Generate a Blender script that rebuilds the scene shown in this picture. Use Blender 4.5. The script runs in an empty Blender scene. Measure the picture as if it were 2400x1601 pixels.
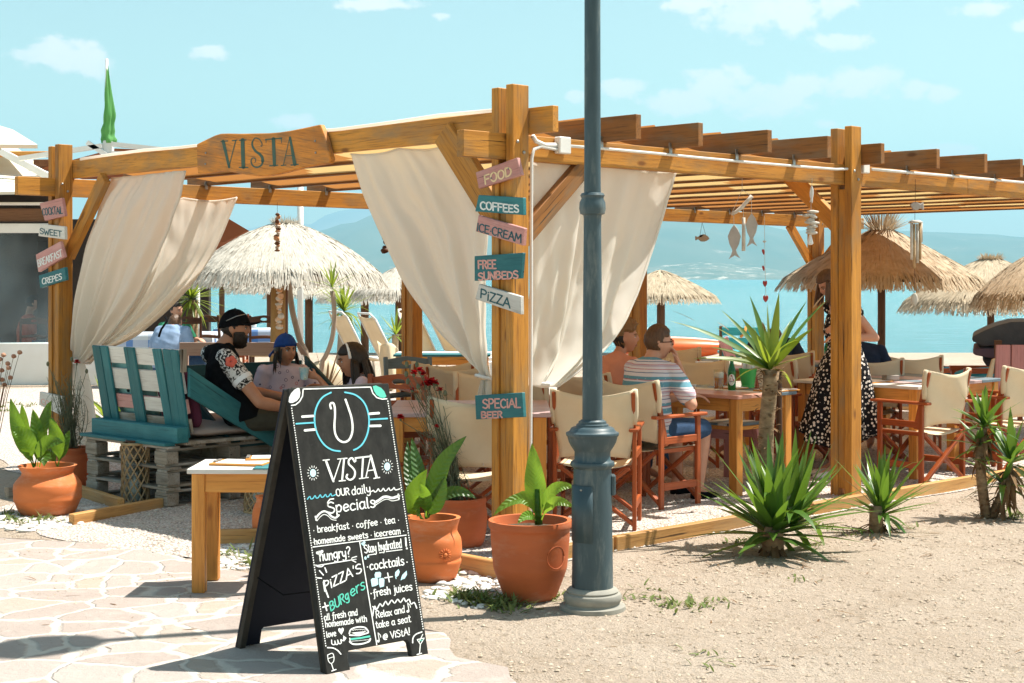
import bpy, bmesh, math, random
from mathutils import Vector, Matrix, Euler, noise as mnoise
random.seed(7)
R = math.radians
V = Vector
C = bpy.context.scene.collection
SC = bpy.context.scene
# ---------------------------------------------------------------- camera (metres; eye 1.6 m above the paving, level, looking along +Y)
F, H, CX, HY = 3566.0, 1.6, 1200.0, 654.0
cam = bpy.data.cameras.new('camera'); camo = bpy.data.objects.new('camera', cam); C.objects.link(camo)
camo.location = (0, 0, H); camo.rotation_euler = (R(90), 0, 0)
cam.sensor_width = 36; cam.lens = 36 * F / 2400; cam.shift_y = (HY - 800.5) / 2400
cam.clip_start = 0.1; cam.clip_end = 60000
SC.camera = camo
# ---------------------------------------------------------------- light
SUN_EL, SUN_DIR = R(63.5), V((0.945, 0.327)).normalized()
sun = bpy.data.lights.new('sun', 'SUN'); suno = bpy.data.objects.new('sun', sun); C.objects.link(suno)
sun.energy = 5.0; sun.angle = R(0.55); sun.color = (1.0, 0.95, 0.86)
SD = V((SUN_DIR.x * math.cos(SUN_EL), SUN_DIR.y * math.cos(SUN_EL), math.sin(SUN_EL)))
suno.rotation_euler = SD.to_track_quat('Z', 'Y').to_euler(); suno.location = (6, 3, 9)
SC.view_settings.view_transform = 'Standard'; SC.view_settings.look = 'None'
SC.view_settings.gamma = 1; SC.view_settings.exposure = 1.04
SC.cycles.max_bounces = 7; SC.cycles.transparent_max_bounces = 12; SC.cycles.volume_bounces = 0
SC.cycles.use_denoising = True
SC.cycles.sample_clamp_indirect = 6
W = bpy.data.worlds.new('World'); SC.world = W; W.use_nodes = True
nt = W.node_tree; N = nt.nodes; L = nt.links; N.clear()
out = N.new('ShaderNodeOutputWorld'); bg = N.new('ShaderNodeBackground'); bg.inputs['Strength'].default_value = 0.072
sky = N.new('ShaderNodeTexSky'); sky.sky_type = 'NISHITA'; sky.sun_disc = False
sky.sun_elevation = SUN_EL; sky.sun_rotation = math.atan2(SUN_DIR.x, SUN_DIR.y)
sky.air_density = 1.0; sky.dust_density = 0.9; sky.ozone_density = 1.0
def wm(op, a, b=None, c=None):
    n = N.new('ShaderNodeMath'); n.operation = op
    for i, x in enumerate((a, b, c)):
        if x is None: continue
        if isinstance(x, (int, float)): n.inputs[i].default_value = x
        else: L.new(x, n.inputs[i])
    return n.outputs[0]
tint = N.new('ShaderNodeMix'); tint.data_type = 'RGBA'; tint.blend_type = 'MULTIPLY'
tint.inputs['Factor'].default_value = 1; tint.inputs['B'].default_value = (1.52, 1.46, 1.06, 1)
L.new(sky.outputs[0], tint.inputs['A'])
# cumulus: direction-space noise kept to a dozen cloud places
tc = N.new('ShaderNodeTexCoord'); sp = N.new('ShaderNodeSeparateXYZ'); L.new(tc.outputs['Generated'], sp.inputs[0])
az = wm('ARCTAN2', sp.outputs[0], sp.outputs[1]); el = wm('ARCSINE', sp.outputs[2])
cv = N.new('ShaderNodeCombineXYZ'); L.new(az, cv.inputs[0]); L.new(wm('MULTIPLY', el, 1.35), cv.inputs[1])
nz = N.new('ShaderNodeTexNoise'); nz.inputs['Scale'].default_value = 62; nz.inputs['Detail'].default_value = 8; nz.inputs['Roughness'].default_value = 0.6
L.new(cv.outputs[0], nz.inputs['Vector'])
CL = [(1790, 20, 175, 62), (1620, 8, 70, 26), (1960, 5, 70, 22), (1680, 200, 90, 42), (1600, 240, 90, 36), (1800, 235, 120, 40), (1880, 205, 60, 32),
      (2010, 195, 80, 38), (2060, 182, 50, 30), (2150, 212, 35, 24), (2205, 218, 40, 20), (1960, 98, 70, 22), (1458, 208, 55, 24), (1350, 228, 26, 16),
      (150, 130, 95, 38), (205, 150, 60, 34), (85, 130, 45, 18), (485, 122, 48, 17), (695, 286, 60, 18), (885, 8, 100, 16), (1035, 38, 25, 12),
      (2230, 350, 60, 16), (1940, 290, 30, 12), (2300, 20, 60, 18), (2395, 60, 30, 16)]
for k in range(26):
    CL.append((random.uniform(-9000, 11500), random.uniform(-900, 330), random.uniform(60, 260), random.uniform(20, 60)))
m = None
for (px, py, rx, ry) in CL:
    a0, e0 = math.atan2(px - CX, F), math.atan2(HY - py, math.hypot(px - CX, F))
    dx = wm('MULTIPLY', wm('SUBTRACT', az, a0), F / (rx * 1.08)); dy = wm('MULTIPLY', wm('SUBTRACT', el, e0), F / (ry * 1.15))
    d = wm('SUBTRACT', 1.0, wm('SQRT', wm('ADD', wm('MULTIPLY', dx, dx), wm('MULTIPLY', dy, dy))))
    m = d if m is None else wm('SMOOTH_MAX', m, d, 0.25)
cf = wm('ADD', wm('MULTIPLY_ADD', wm('MAXIMUM', m, -1.0), 1.5, 0.08), wm('MULTIPLY', wm('SUBTRACT', nz.outputs[0], 0.5), 3.5))
cr = N.new('ShaderNodeMapRange'); cr.interpolation_type = 'SMOOTHSTEP'; L.new(cf, cr.inputs[0])
n2 = N.new('ShaderNodeTexNoise'); n2.inputs['Scale'].default_value = 30; n2.inputs['Detail'].default_value = 9; L.new(cv.outputs[0], n2.inputs['Vector'])
cr.inputs[1].default_value = 0.0; cr.inputs[2].default_value = 0.85; cr.inputs[3].default_value = 0; cr.inputs[4].default_value = 0.97
cm = N.new('ShaderNodeMix'); cm.data_type = 'RGBA'; L.new(wm('MULTIPLY', cr.outputs[0], wm('MINIMUM', wm('MULTIPLY_ADD', n2.outputs[0], 1.6, 0.18), 1.0)), cm.inputs['Factor']); L.new(tint.outputs['Result'], cm.inputs['A'])
cm.inputs['B'].default_value = (8.6, 8.3, 7.8, 1)
L.new(cm.outputs['Result'], bg.inputs['Color']); L.new(bg.outputs[0], out.inputs[0])

# ---------------------------------------------------------------- measuring: photo pixels (2400 wide) to metres
def P(px, py, D): return V(((px - CX) / F * D, D, H - (py - HY) / F * D))
def G(px, py, z=0.0):
    D = F * (H - z) / (py - HY); return P(px, py, D)
def hit(px, py, p0, n):
    d = V(((px - CX) / F, 1.0, -(py - HY) / F)); o = V((0, 0, H))
    return o + d * ((p0 - o).dot(n) / d.dot(n))
def zoom(x0, y0, s): return lambda x, y: (x0 + x * s, y0 + y * s)

# ---------------------------------------------------------------- objects
def chain_matrix(o):
    m = Matrix.Identity(4)
    while o is not None:
        m = o.matrix_basis @ m; o = o.parent
    return m
def tag(o, label=None, cat=None, group=None, kind=None):
    if label: o['label'] = label
    if cat: o['category'] = cat
    if group: o['group'] = group
    if kind: o['kind'] = kind
    return o
def thing(name, label, cat, loc=(0, 0, 0), rz=0.0, group=None):
    o = bpy.data.objects.new(name, None); C.objects.link(o); o.empty_display_size = 0.2
    o.location = loc; o.rotation_euler = (0, 0, rz)
    return tag(o, label, cat, group)
def dup(root, loc=None, rz=None, label=None, group=None, scale=None):
    def cp(o, par):
        c = o.copy(); C.objects.link(c); c.parent = par
        for ch in o.children: cp(ch, c)
        return c
    r = cp(root, None)
    if loc is not None: r.location = loc
    if rz is not None: r.rotation_euler = (0, 0, rz)
    if scale is not None: r.scale = (scale,) * 3 if isinstance(scale, (int, float)) else scale
    return tag(r, label, None, group)
RND = random.Random(11)
class MB:
    def __init__(s): s.v = []; s.f = []; s.g = []; s.smooth = False
    def add(s, co, gc=None):
        s.v.append(V(co)); s.g.append(V(gc) if gc is not None else V(co)); return len(s.v) - 1
    def face(s, *i): s.f.append(tuple(i))
    def box(s, c, size, X=(1, 0, 0), Z=(0, 0, 1)):
        c = V(c); X = V(X).normalized(); Z = V(Z); Y = Z.cross(X).normalized(); Z = X.cross(Y)
        hx, hy, hz = [k / 2 for k in size]
        o = V((RND.uniform(0, 50), RND.uniform(0, 50), RND.uniform(0, 50)))
        la = max(range(3), key=lambda k: size[k]); b = len(s.v)
        for sx in (-1, 1):
            for sy in (-1, 1):
                for sz in (-1, 1):
                    l = [sx * hx, sy * hy, sz * hz]
                    g = [l[la], l[(la + 1) % 3], l[(la + 2) % 3]]
                    s.add(c + X * l[0] + Y * l[1] + Z * l[2], V(g) + o)
        for q in ((0, 1, 3, 2), (4, 6, 7, 5), (0, 4, 5, 1), (2, 3, 7, 6), (0, 2, 6, 4), (1, 5, 7, 3)): s.face(*[b + k for k in q])
        return s
    def bar(s, a, b, w, h, up=(0, 0, 1)):
        a, b = V(a), V(b); d = b - a; up = V(up)
        if abs(d.normalized().dot(up)) > 0.98: up = V((0, 1, 0))
        Y = up.cross(d).normalized(); Z = d.normalized().cross(Y)
        return s.box((a + b) / 2, (d.length, w, h), d, Z)
    def tube(s, pts, r, n=8, cap=True):
        pts = [V(p) for p in pts]; rr = r if isinstance(r, (list, tuple)) else [r] * len(pts)
        t = (pts[1] - pts[0]).normalized(); nrm = t.orthogonal().normalized(); b0 = len(s.v); ln = 0.0
        off = RND.uniform(0, 30)
        for i, p in enumerate(pts):
            t2 = (pts[min(i + 1, len(pts) - 1)] - pts[max(i - 1, 0)]).normalized()
            nrm = (nrm - t2 * nrm.dot(t2)).normalized(); bn = t2.cross(nrm)
            if i: ln += (p - pts[i - 1]).length
            for k in range(n):
                a = 2 * math.pi * k / n; d = nrm * math.cos(a) + bn * math.sin(a)
                s.add(p + d * rr[i], (ln + off, d.dot(nrm) * rr[i], d.dot(bn) * rr[i] + off))
        for i in range(len(pts) - 1):
            for k in range(n):
                a = b0 + i * n + k; b = b0 + i * n + (k + 1) % n
                s.face(a, b, b + n, a + n)
        if cap:
            s.face(*[b0 + k for k in range(n)][::-1]); e = b0 + (len(pts) - 1) * n; s.face(*[e + k for k in range(n)])
        return s
    def lathe(s, prof, n=32, c=(0, 0, 0), cap=True, wob=0.0):
        c = V(c); b0 = len(s.v)
        for (r, z) in prof:
            for k in range(n):
                a = 2 * math.pi * k / n; q = r * (1 + wob * math.sin(a * 2 + z * 3))
                s.add(c + V((q * math.cos(a), q * math.sin(a), z)))
        for i in range(len(prof) - 1):
            for k in range(n):
                a = b0 + i * n + k; b = b0 + i * n + (k + 1) % n; s.face(a, b, b + n, a + n)
        if cap:
            s.face(*[b0 + k for k in range(n)][::-1]); e = b0 + (len(prof) - 1) * n; s.face(*[e + k for k in range(n)])
        return s
    def prism(s, pts, d):
        """pts: planar polygon (world), extruded by vector d"""
        pts = [V(p) for p in pts]; d = V(d); n = len(pts); b = len(s.v)
        e = max(range(n), key=lambda k: (pts[(k + 1) % n] - pts[k]).length); X = (pts[(e + 1) % n] - pts[e]).normalized()
        Zd = d.normalized(); Y = Zd.cross(X); o = V((RND.uniform(0, 50), RND.uniform(0, 50), 0))
        for dz in (V((0, 0, 0)), d):
            for p in pts:
                q = p + dz; r = q - pts[0]; s.add(q, V((r.dot(X), r.dot(Y), r.dot(Zd))) + o)
        nrm = sum(((pts[(k + 1) % n] - pts[0]).cross(pts[(k + 2) % n] - pts[0]) for k in range(n - 2)), V((0, 0, 0)))
        fl = nrm.dot(d) > 0
        f1 = [b + k for k in range(n)]; f2 = [b + n + k for k in range(n)]
        s.face(*(f1[::-1] if fl else f1)); s.face(*(f2 if fl else f2[::-1]))
        for k in range(n):
            q = (b + k, b + (k + 1) % n, b + n + (k + 1) % n, b + n + k); s.face(*(q if fl else q[::-1]))
        return s
    def grid(s, fn, nu, nv, wrap=False):
        b = len(s.v)
        for j in range(nv + 1):
            for i in range(nu + (0 if wrap else 1)):
                r = fn(i / nu, j / nv)
                if isinstance(r, tuple) and len(r) == 2: s.add(r[0], r[1])
                else: s.add(r)
        w = nu if wrap else nu + 1
        for j in range(nv):
            for i in range(nu):
                a = b + j * w + i; c = b + j * w + (i + 1) % w
                s.face(a, c, c + w, a + w)
        return s
    def ball(s, c, r, nu=12, nv=8, fn=None):
        c = V(c); r = V(r) if not isinstance(r, (int, float)) else V((r, r, r))
        def q(u, v):
            a, t = 2 * math.pi * u, math.pi * (v * 0.998 + 0.001)
            d = V((math.sin(t) * math.cos(a), math.sin(t) * math.sin(a), -math.cos(t)))
            k = fn(d) if fn else 1.0
            return c + V((d.x * r.x, d.y * r.y, d.z * r.z)) * k
        return s.grid(q, nu, nv, True)
    def build(s, name, mat, parent=None, smooth=False, bevel=0.0, thick=0.0, bseg=1, sub=0, origin=None, angle=None):
        me = bpy.data.meshes.new(name)
        o = bpy.data.objects.new(name, me); C.objects.link(o)
        if parent is not None:
            inv = chain_matrix(parent).inverted(); vs = [inv @ v for v in s.v]; o.parent = parent
        else:
            if origin is None and s.v:
                xs = [v.x for v in s.v]; ys = [v.y for v in s.v]; zs = [v.z for v in s.v]
                origin = V(((min(xs) + max(xs)) / 2, (min(ys) + max(ys)) / 2, min(zs)))
            origin = V(origin or (0, 0, 0)); o.location = origin; vs = [v - origin for v in s.v]
        me.from_pydata(vs, [], s.f)
        at = me.attributes.new('gc', 'FLOAT_VECTOR', 'POINT'); at.data.foreach_set('vector', [c for g in s.g for c in g])
        mats = mat if isinstance(mat, (list, tuple)) else [mat]
        for m_ in mats: me.materials.append(m_)
        if bevel:
            bm = bmesh.new(); bm.from_mesh(me)
            bmesh.ops.bevel(bm, geom=bm.edges[:], offset=bevel, segments=bseg, profile=0.6, affect='EDGES', clamp_overlap=True)
            bm.to_mesh(me); bm.free()
        if smooth: me.polygons.foreach_set('use_smooth', [True] * len(me.polygons))
        if thick:
            md = o.modifiers.new('thickness', 'SOLIDIFY'); md.thickness = thick; md.offset = 0
        if sub:
            md = o.modifiers.new('smooth', 'SUBSURF'); md.levels = sub; md.render_levels = sub
        if angle is not None:
            md = me; me.polygons.foreach_set('use_smooth', [True] * len(me.polygons))
            try: me.set_sharp_from_angle(angle=R(angle))
            except Exception: pass
        me.update()
        return o
# ---------------------------------------------------------------- materials (all procedural)
MATS = {}
def srgb(r, g, b):
    f = lambda c: (c / 255 / 12.92) if c / 255 <= 0.04045 else ((c / 255 + 0.055) / 1.055) ** 2.4
    return (f(r), f(g), f(b), 1)
def mat(name, c1, c2=None, scale=6.0, stretch=(1, 1, 1), rough=0.6, bump=0.0, bscale=None, coords='obj', metal=0.0, trans=0.0, tcol=None,
        spec=0.4, detail=6.0, lo=0.35, hi=0.65, c3=None, s3=1.2, f3=(0.55, 0.75), bdist=0.01, coat=0.0, glass=0.0, vary=0.0, veins=0.0):
    """two-tone noise colour (c1..c2), an optional third tone in patches (wear, dirt), bump, translucency"""
    m = bpy.data.materials.new(name); m.use_nodes = True; t = m.node_tree; n = t.nodes; l = t.links
    b = n['Principled BSDF']; b.inputs['Roughness'].default_value = rough; b.inputs['Metallic'].default_value = metal
    b.inputs['Specular IOR Level'].default_value = spec; b.inputs['Coat Weight'].default_value = coat
    if glass: b.inputs['Transmission Weight'].default_value = glass
    if coords == 'gc':
        a = n.new('ShaderNodeAttribute'); a.attribute_name = 'gc'; src = a.outputs['Vector']
    else:
        a = n.new('ShaderNodeTexCoord'); src = a.outputs['Object']
    mp = n.new('ShaderNodeMapping'); mp.inputs['Scale'].default_value = stretch; l.new(src, mp.inputs[0])
    def rgb(a_, b_, fac):
        x = n.new('ShaderNodeMix'); x.data_type = 'RGBA'; l.new(fac, x.inputs['Factor'])
        for key, q in (('A', a_), ('B', b_)):
            if isinstance(q, tuple): x.inputs[key].default_value = q
            else: l.new(q, x.inputs[key])
        return x.outputs['Result']
    def rng(sock, a_, b_):
        x = n.new('ShaderNodeMapRange'); l.new(sock, x.inputs[0]); x.inputs[1].default_value = a_; x.inputs[2].default_value = b_; return x.outputs[0]
    col = c1; nz_ = None
    if c2 is not None or bump:
        nz_ = n.new('ShaderNodeTexNoise'); nz_.inputs['Scale'].default_value = scale; nz_.inputs['Detail'].default_value = detail; nz_.inputs['Roughness'].default_value = 0.62
        l.new(mp.outputs[0], nz_.inputs['Vector'])
    if c2 is not None: col = rgb(c1, c2, rng(nz_.outputs[0], lo, hi))
    if c3 is not None:
        z = n.new('ShaderNodeTexNoise'); z.inputs['Scale'].default_value = s3; z.inputs['Detail'].default_value = 8; z.inputs['Roughness'].default_value = 0.7
        l.new(mp.outputs[0], z.inputs['Vector']); col = rgb(col, c3, rng(z.outputs[0], *f3))
    if veins:
        at_ = n.new('ShaderNodeAttribute'); at_.attribute_name = 'gc'; sx_ = n.new('ShaderNodeSeparateXYZ'); l.new(at_.outputs['Vector'], sx_.inputs[0])
        def mm(op, a_, b_=None):
            x = n.new('ShaderNodeMath'); x.operation = op
            for i, q in enumerate((a_, b_)):
                if q is None: continue
                if isinstance(q, (int, float)): x.inputs[i].default_value = q
                else: l.new(q, x.inputs[i])
            return x.outputs[0]
        ay_ = mm('ABSOLUTE', sx_.outputs[1]); wv = mm('SINE', mm('MULTIPLY', mm('SUBTRACT', sx_.outputs[0], mm('MULTIPLY', ay_, 0.9)), veins))
        vf = mm('MAXIMUM', rng(wv, 0.55, 1.0), rng(ay_, 0.006, 0.002)); dk = n.new('ShaderNodeMix'); dk.data_type = 'RGBA'; dk.blend_type = 'MULTIPLY'; l.new(mm('MULTIPLY', vf, 0.3), dk.inputs['Factor'])
        if isinstance(col, tuple): dk.inputs['A'].default_value = col
        else: l.new(col, dk.inputs['A'])
        dk.inputs['B'].default_value = (1.6, 1.35, 1.2, 1); col = dk.outputs['Result']
        vb = n.new('ShaderNodeBump'); vb.inputs['Strength'].default_value = 0.5; vb.inputs['Distance'].default_value = 0.004; l.new(wv, vb.inputs['Height']); l.new(vb.outputs[0], b.inputs['Normal'])
    if vary:
        oi = n.new('ShaderNodeObjectInfo'); hs = n.new('ShaderNodeHueSaturation')
        mr = n.new('ShaderNodeMapRange'); l.new(oi.outputs['Random'], mr.inputs[0]); mr.inputs[3].default_value = 1 - vary; mr.inputs[4].default_value = 1 + vary
        l.new(mr.outputs[0], hs.inputs['Value'])
        if isinstance(col, tuple): hs.inputs['Color'].default_value = col
        else: l.new(col, hs.inputs['Color'])
        col = hs.outputs[0]
    if isinstance(col, tuple): b.inputs['Base Color'].default_value = col
    else: l.new(col, b.inputs['Base Color'])
    if bump:
        if bscale:
            z = n.new('ShaderNodeTexNoise'); z.inputs['Scale'].default_value = bscale; z.inputs['Detail'].default_value = 8; l.new(mp.outputs[0], z.inputs['Vector']); hsock = z.outputs[0]
        else: hsock = nz_.outputs[0]
        bp = n.new('ShaderNodeBump'); bp.inputs['Strength'].default_value = bump; bp.inputs['Distance'].default_value = bdist
        l.new(hsock, bp.inputs['Height']); l.new(bp.outputs[0], b.inputs['Normal'])
    if trans:
        tr = n.new('ShaderNodeBsdfTranslucent'); ms = n.new('ShaderNodeMixShader'); ms.inputs[0].default_value = trans
        tcl = tcol or col
        if isinstance(tcl, tuple): tr.inputs[0].default_value = tcl
        else: l.new(tcl, tr.inputs[0])
        l.new(b.outputs[0], ms.inputs[1]); l.new(tr.outputs[0], ms.inputs[2]); l.new(ms.outputs[0], n['Material Output'].inputs[0])
    MATS[name] = m
    return m
def wood(name, a, b_, dark, rough=0.6, knots=True, weather=None):
    """plank wood: long grain along the plank, growth bands and knots"""
    m = bpy.data.materials.new(name); m.use_nodes = True; t = m.node_tree; n = t.nodes; l = t.links; p = n['Principled BSDF']
    p.inputs['Roughness'].default_value = rough; p.inputs['Specular IOR Level'].default_value = 0.3
    at = n.new('ShaderNodeAttribute'); at.attribute_name = 'gc'
    def noise(st, sc, det=6):
        mp = n.new('ShaderNodeMapping'); mp.inputs['Scale'].default_value = st; l.new(at.outputs['Vector'], mp.inputs[0])
        z = n.new('ShaderNodeTexNoise'); z.inputs['Scale'].default_value = sc; z.inputs['Detail'].default_value = det; z.inputs['Roughness'].default_value = 0.6
        l.new(mp.outputs[0], z.inputs['Vector']); return z.outputs[0]
    def rng(s_, a_, c_):
        x = n.new('ShaderNodeMapRange'); l.new(s_, x.inputs[0]); x.inputs[1].default_value = a_; x.inputs[2].default_value = c_; return x.outputs[0]
    def mix(A, B, f, kind='MIX'):
        x = n.new('ShaderNodeMix'); x.data_type = 'RGBA'; x.blend_type = kind
        if isinstance(f, float): x.inputs['Factor'].default_value = f
        else: l.new(f, x.inputs['Factor'])
        for k, q in (('A', A), ('B', B)):
            if isinstance(q, tuple): x.inputs[k].default_value = q
            else: l.new(q, x.inputs[k])
        return x.outputs['Result']
    grain = noise((1.2, 26, 26), 3.5, 8); band = noise((0.5, 7, 7), 2.0, 3)
    col = mix(a, b_, rng(band, 0.35, 0.65)); col = mix(col, dark, rng(grain, 0.50, 0.74))
    stain = noise((0.35, 1.2, 1.2), 3.1, 9); sm_ = n.new('ShaderNodeMath'); sm_.operation = 'MULTIPLY'; sm_.inputs[1].default_value = 0.55; l.new(rng(stain, 0.5, 0.72), sm_.inputs[0]); col = mix(col, dark, sm_.outputs[0])
    crack = noise((0.7, 34, 34), 1.3, 4); col = mix(col, tuple(c * 0.35 for c in dark[:3]) + (1,), rng(crack, 0.655, 0.69))
    if weather: col = mix(col, weather, rng(noise((1.0, 3, 3), 2.6, 9), 0.48, 0.72))
    if knots:
        vo = n.new('ShaderNodeTexVoronoi'); mp = n.new('ShaderNodeMapping'); mp.inputs['Scale'].default_value = (2.4, 6, 6); l.new(at.outputs['Vector'], mp.inputs[0]); l.new(mp.outputs[0], vo.inputs['Vector'])
        vo.inputs['Scale'].default_value = 0.9
        col = mix(col, dark, rng(vo.outputs['Distance'], 0.12, 0.05))
    oi = n.new('ShaderNodeObjectInfo'); hs = n.new('ShaderNodeHueSaturation'); mr = n.new('ShaderNodeMapRange'); l.new(oi.outputs['Random'], mr.inputs[0]); mr.inputs[3].default_value = 0.84; mr.inputs[4].default_value = 1.14
    l.new(mr.outputs[0], hs.inputs['Value']); l.new(col, hs.inputs['Color']); col = hs.outputs[0]
    l.new(col, p.inputs['Base Color'])
    bp = n.new('ShaderNodeBump'); bp.inputs['Strength'].default_value = 0.35; bp.inputs['Distance'].default_value = 0.004; l.new(grain, bp.inputs['Height']); l.new(bp.outputs[0], p.inputs['Normal'])
    MATS[name] = m; return m
WD = wood('honey_timber', (0.61, 0.268, 0.042, 1), (0.49, 0.205, 0.030, 1), (0.23, 0.085, 0.016, 1), weather=(0.31, 0.18, 0.075, 1))
WDJ = wood('weathered_timber', (0.33, 0.135, 0.032, 1), (0.25, 0.10, 0.024, 1), (0.11, 0.045, 0.016, 1), weather=(0.20, 0.14, 0.085, 1))
WED = wood('sun_faded_timber', (0.56, 0.30, 0.10, 1), (0.46, 0.235, 0.075, 1), (0.26, 0.12, 0.04, 1), weather=(0.42, 0.27, 0.13, 1))
CANY = None
WPINE = wood('pine_table_wood', (0.68, 0.31, 0.07, 1), (0.57, 0.235, 0.045, 1), (0.36, 0.13, 0.025, 1), rough=0.45)
WRED = wood('mahogany_stained_wood', (0.38, 0.088, 0.024, 1), (0.30, 0.065, 0.018, 1), (0.17, 0.035, 0.011, 1), rough=0.38, knots=False)
WDARK = wood('dark_walnut_wood', (0.11, 0.042, 0.018, 1), (0.08, 0.03, 0.014, 1), (0.045, 0.018, 0.009, 1), rough=0.45, knots=False)
WGREY = wood('grey_pallet_wood', (0.36, 0.31, 0.25, 1), (0.26, 0.215, 0.165, 1), (0.13, 0.10, 0.07, 1), rough=0.85, weather=(0.48, 0.45, 0.41, 1))
WPOLE = wood('brown_pole_wood', (0.20, 0.10, 0.05, 1), (0.15, 0.07, 0.035, 1), (0.08, 0.04, 0.02, 1), rough=0.7)
WSIGN = wood('oiled_slab_wood', (0.72, 0.27, 0.035, 1), (0.56, 0.20, 0.025, 1), (0.2, 0.075, 0.02, 1), rough=0.55, weather=(0.22, 0.125, 0.06, 1))
PW = wood('white_painted_wood', (0.74, 0.71, 0.66, 1), (0.68, 0.65, 0.6, 1), (0.5, 0.46, 0.41, 1), rough=0.7, weather=(0.6, 0.56, 0.5, 1))
PT = wood('teal_painted_wood', (0.028, 0.17, 0.19, 1), (0.023, 0.145, 0.165, 1), (0.014, 0.095, 0.11, 1), rough=0.55, knots=False, weather=(0.05, 0.21, 0.22, 1))
PP = wood('pink_painted_wood', (0.62, 0.30, 0.27, 1), (0.55, 0.26, 0.24, 1), (0.4, 0.19, 0.17, 1), rough=0.6, knots=False, weather=(0.66, 0.38, 0.34, 1))
PPK = wood('dusty_pink_paint', (0.52, 0.25, 0.25, 1), (0.46, 0.22, 0.22, 1), (0.36, 0.16, 0.16, 1), rough=0.6, knots=False)
PBG = wood('taupe_painted_wood', (0.42, 0.30, 0.24, 1), (0.38, 0.27, 0.22, 1), (0.3, 0.2, 0.16, 1), rough=0.6, knots=False)
PTD = wood('deep_teal_paint', (0.016, 0.085, 0.10, 1), (0.013, 0.07, 0.085, 1), (0.009, 0.05, 0.06, 1), rough=0.5, knots=False)
PGB = wood('slate_blue_paint', (0.15, 0.21, 0.25, 1), (0.13, 0.18, 0.22, 1), (0.08, 0.12, 0.15, 1), rough=0.5, knots=False)
PAQ = wood('turquoise_paint', (0.05, 0.42, 0.44, 1), (0.04, 0.37, 0.39, 1), (0.03, 0.28, 0.3, 1), rough=0.5, knots=False)
CANV = mat('cream_chair_canvas', (0.82, 0.70, 0.51, 1), (0.77, 0.64, 0.45, 1), scale=5, rough=0.9, bump=0.2, bscale=260, bdist=0.002, trans=0.22)
CURT = mat('ivory_curtain_cloth', (0.91, 0.88, 0.84, 1), (0.88, 0.85, 0.80, 1), scale=2.2, rough=0.95, bump=0.25, bscale=120, bdist=0.003, trans=0.6, tcol=(0.97, 0.93, 0.85, 1))
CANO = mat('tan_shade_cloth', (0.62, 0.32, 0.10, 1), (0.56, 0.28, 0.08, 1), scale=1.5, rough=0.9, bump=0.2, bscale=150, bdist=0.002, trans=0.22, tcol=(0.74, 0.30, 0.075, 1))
TERR = mat('terracotta', (0.66, 0.185, 0.05, 1), (0.57, 0.15, 0.04, 1), scale=3, stretch=(1, 1, 3), rough=0.75, bump=0.15, bscale=60, bdist=0.003, c3=(0.62, 0.34, 0.21, 1), s3=2.6, f3=(0.5, 0.78))
TERD = mat('dark_terracotta', (0.52, 0.125, 0.036, 1), (0.43, 0.10, 0.03, 1), scale=3, stretch=(1, 1, 3), rough=0.65, bump=0.12, bscale=60, bdist=0.003, c3=(0.50, 0.25, 0.15, 1), s3=2.6, f3=(0.52, 0.8))
CANY = mat('sunlit_shade_cloth', (0.80, 0.60, 0.28, 1), (0.75, 0.54, 0.24, 1), scale=1.5, rough=0.9, trans=0.30, tcol=(0.90, 0.62, 0.26, 1))  # the shade cloth again, with the yellow of sunlight coming through put into its colour
SOILP = mat('potting_soil', (0.05, 0.035, 0.022, 1), (0.11, 0.075, 0.045, 1), scale=40, rough=0.95, bump=0.8, bdist=0.02)
LAMPM = mat('blue_grey_lamp_paint', (0.036, 0.064, 0.078, 1), (0.056, 0.09, 0.103, 1), scale=5, stretch=(3, 3, 0.6), rough=0.45, metal=0.0, spec=0.4, bump=0.08, bscale=90, bdist=0.002, c3=(0.20, 0.215, 0.20, 1), s3=5, f3=(0.54, 0.8))
STONEB = mat('lamp_foot_stone', (0.33, 0.31, 0.26, 1), (0.24, 0.23, 0.2, 1), scale=6, rough=0.85, bump=0.2, bscale=70, bdist=0.004)
CHALK = mat('chalkboard_black', (0.021, 0.021, 0.02, 1), (0.034, 0.034, 0.031, 1), scale=26, stretch=(1, 1, 0.5), rough=0.85, spec=0.12, bump=0.1, bscale=140, bdist=0.001, c3=(0.05, 0.049, 0.046, 1), s3=60, f3=(0.6, 0.75))
CHALKF = mat('board_frame_black', (0.03, 0.027, 0.022, 1), (0.06, 0.05, 0.04, 1), scale=8, rough=0.75, spec=0.15)
NAVY = mat('board_rear_navy', (0.007, 0.009, 0.017, 1), (0.011, 0.013, 0.022, 1), scale=3, rough=0.6, spec=0.15)
MWHITE = mat('white_marker_paint', (0.84, 0.85, 0.83, 1), (0.55, 0.56, 0.54, 1), scale=45, rough=0.8, detail=5, lo=0.45, hi=0.8)
MBLUE = mat('blue_marker_paint', (0.12, 0.52, 0.64, 1), rough=0.6)
MPALE = mat('pale_blue_marker_paint', (0.52, 0.78, 0.85, 1), rough=0.6)
MGREEN = mat('green_marker_paint', (0.10, 0.55, 0.42, 1), rough=0.6)
MTEAL = mat('dark_teal_lettering', (0.02, 0.10, 0.12, 1), rough=0.6)
MCREAM = mat('cream_lettering', (0.80, 0.62, 0.36, 1), rough=0.6)
MPINK = mat('pink_lettering', (0.72, 0.36, 0.31, 1), rough=0.6)
MGRN2 = mat('sea_green_lettering', (0.045, 0.115, 0.09, 1), (0.065, 0.11, 0.07, 1), scale=30, rough=0.6)
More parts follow.
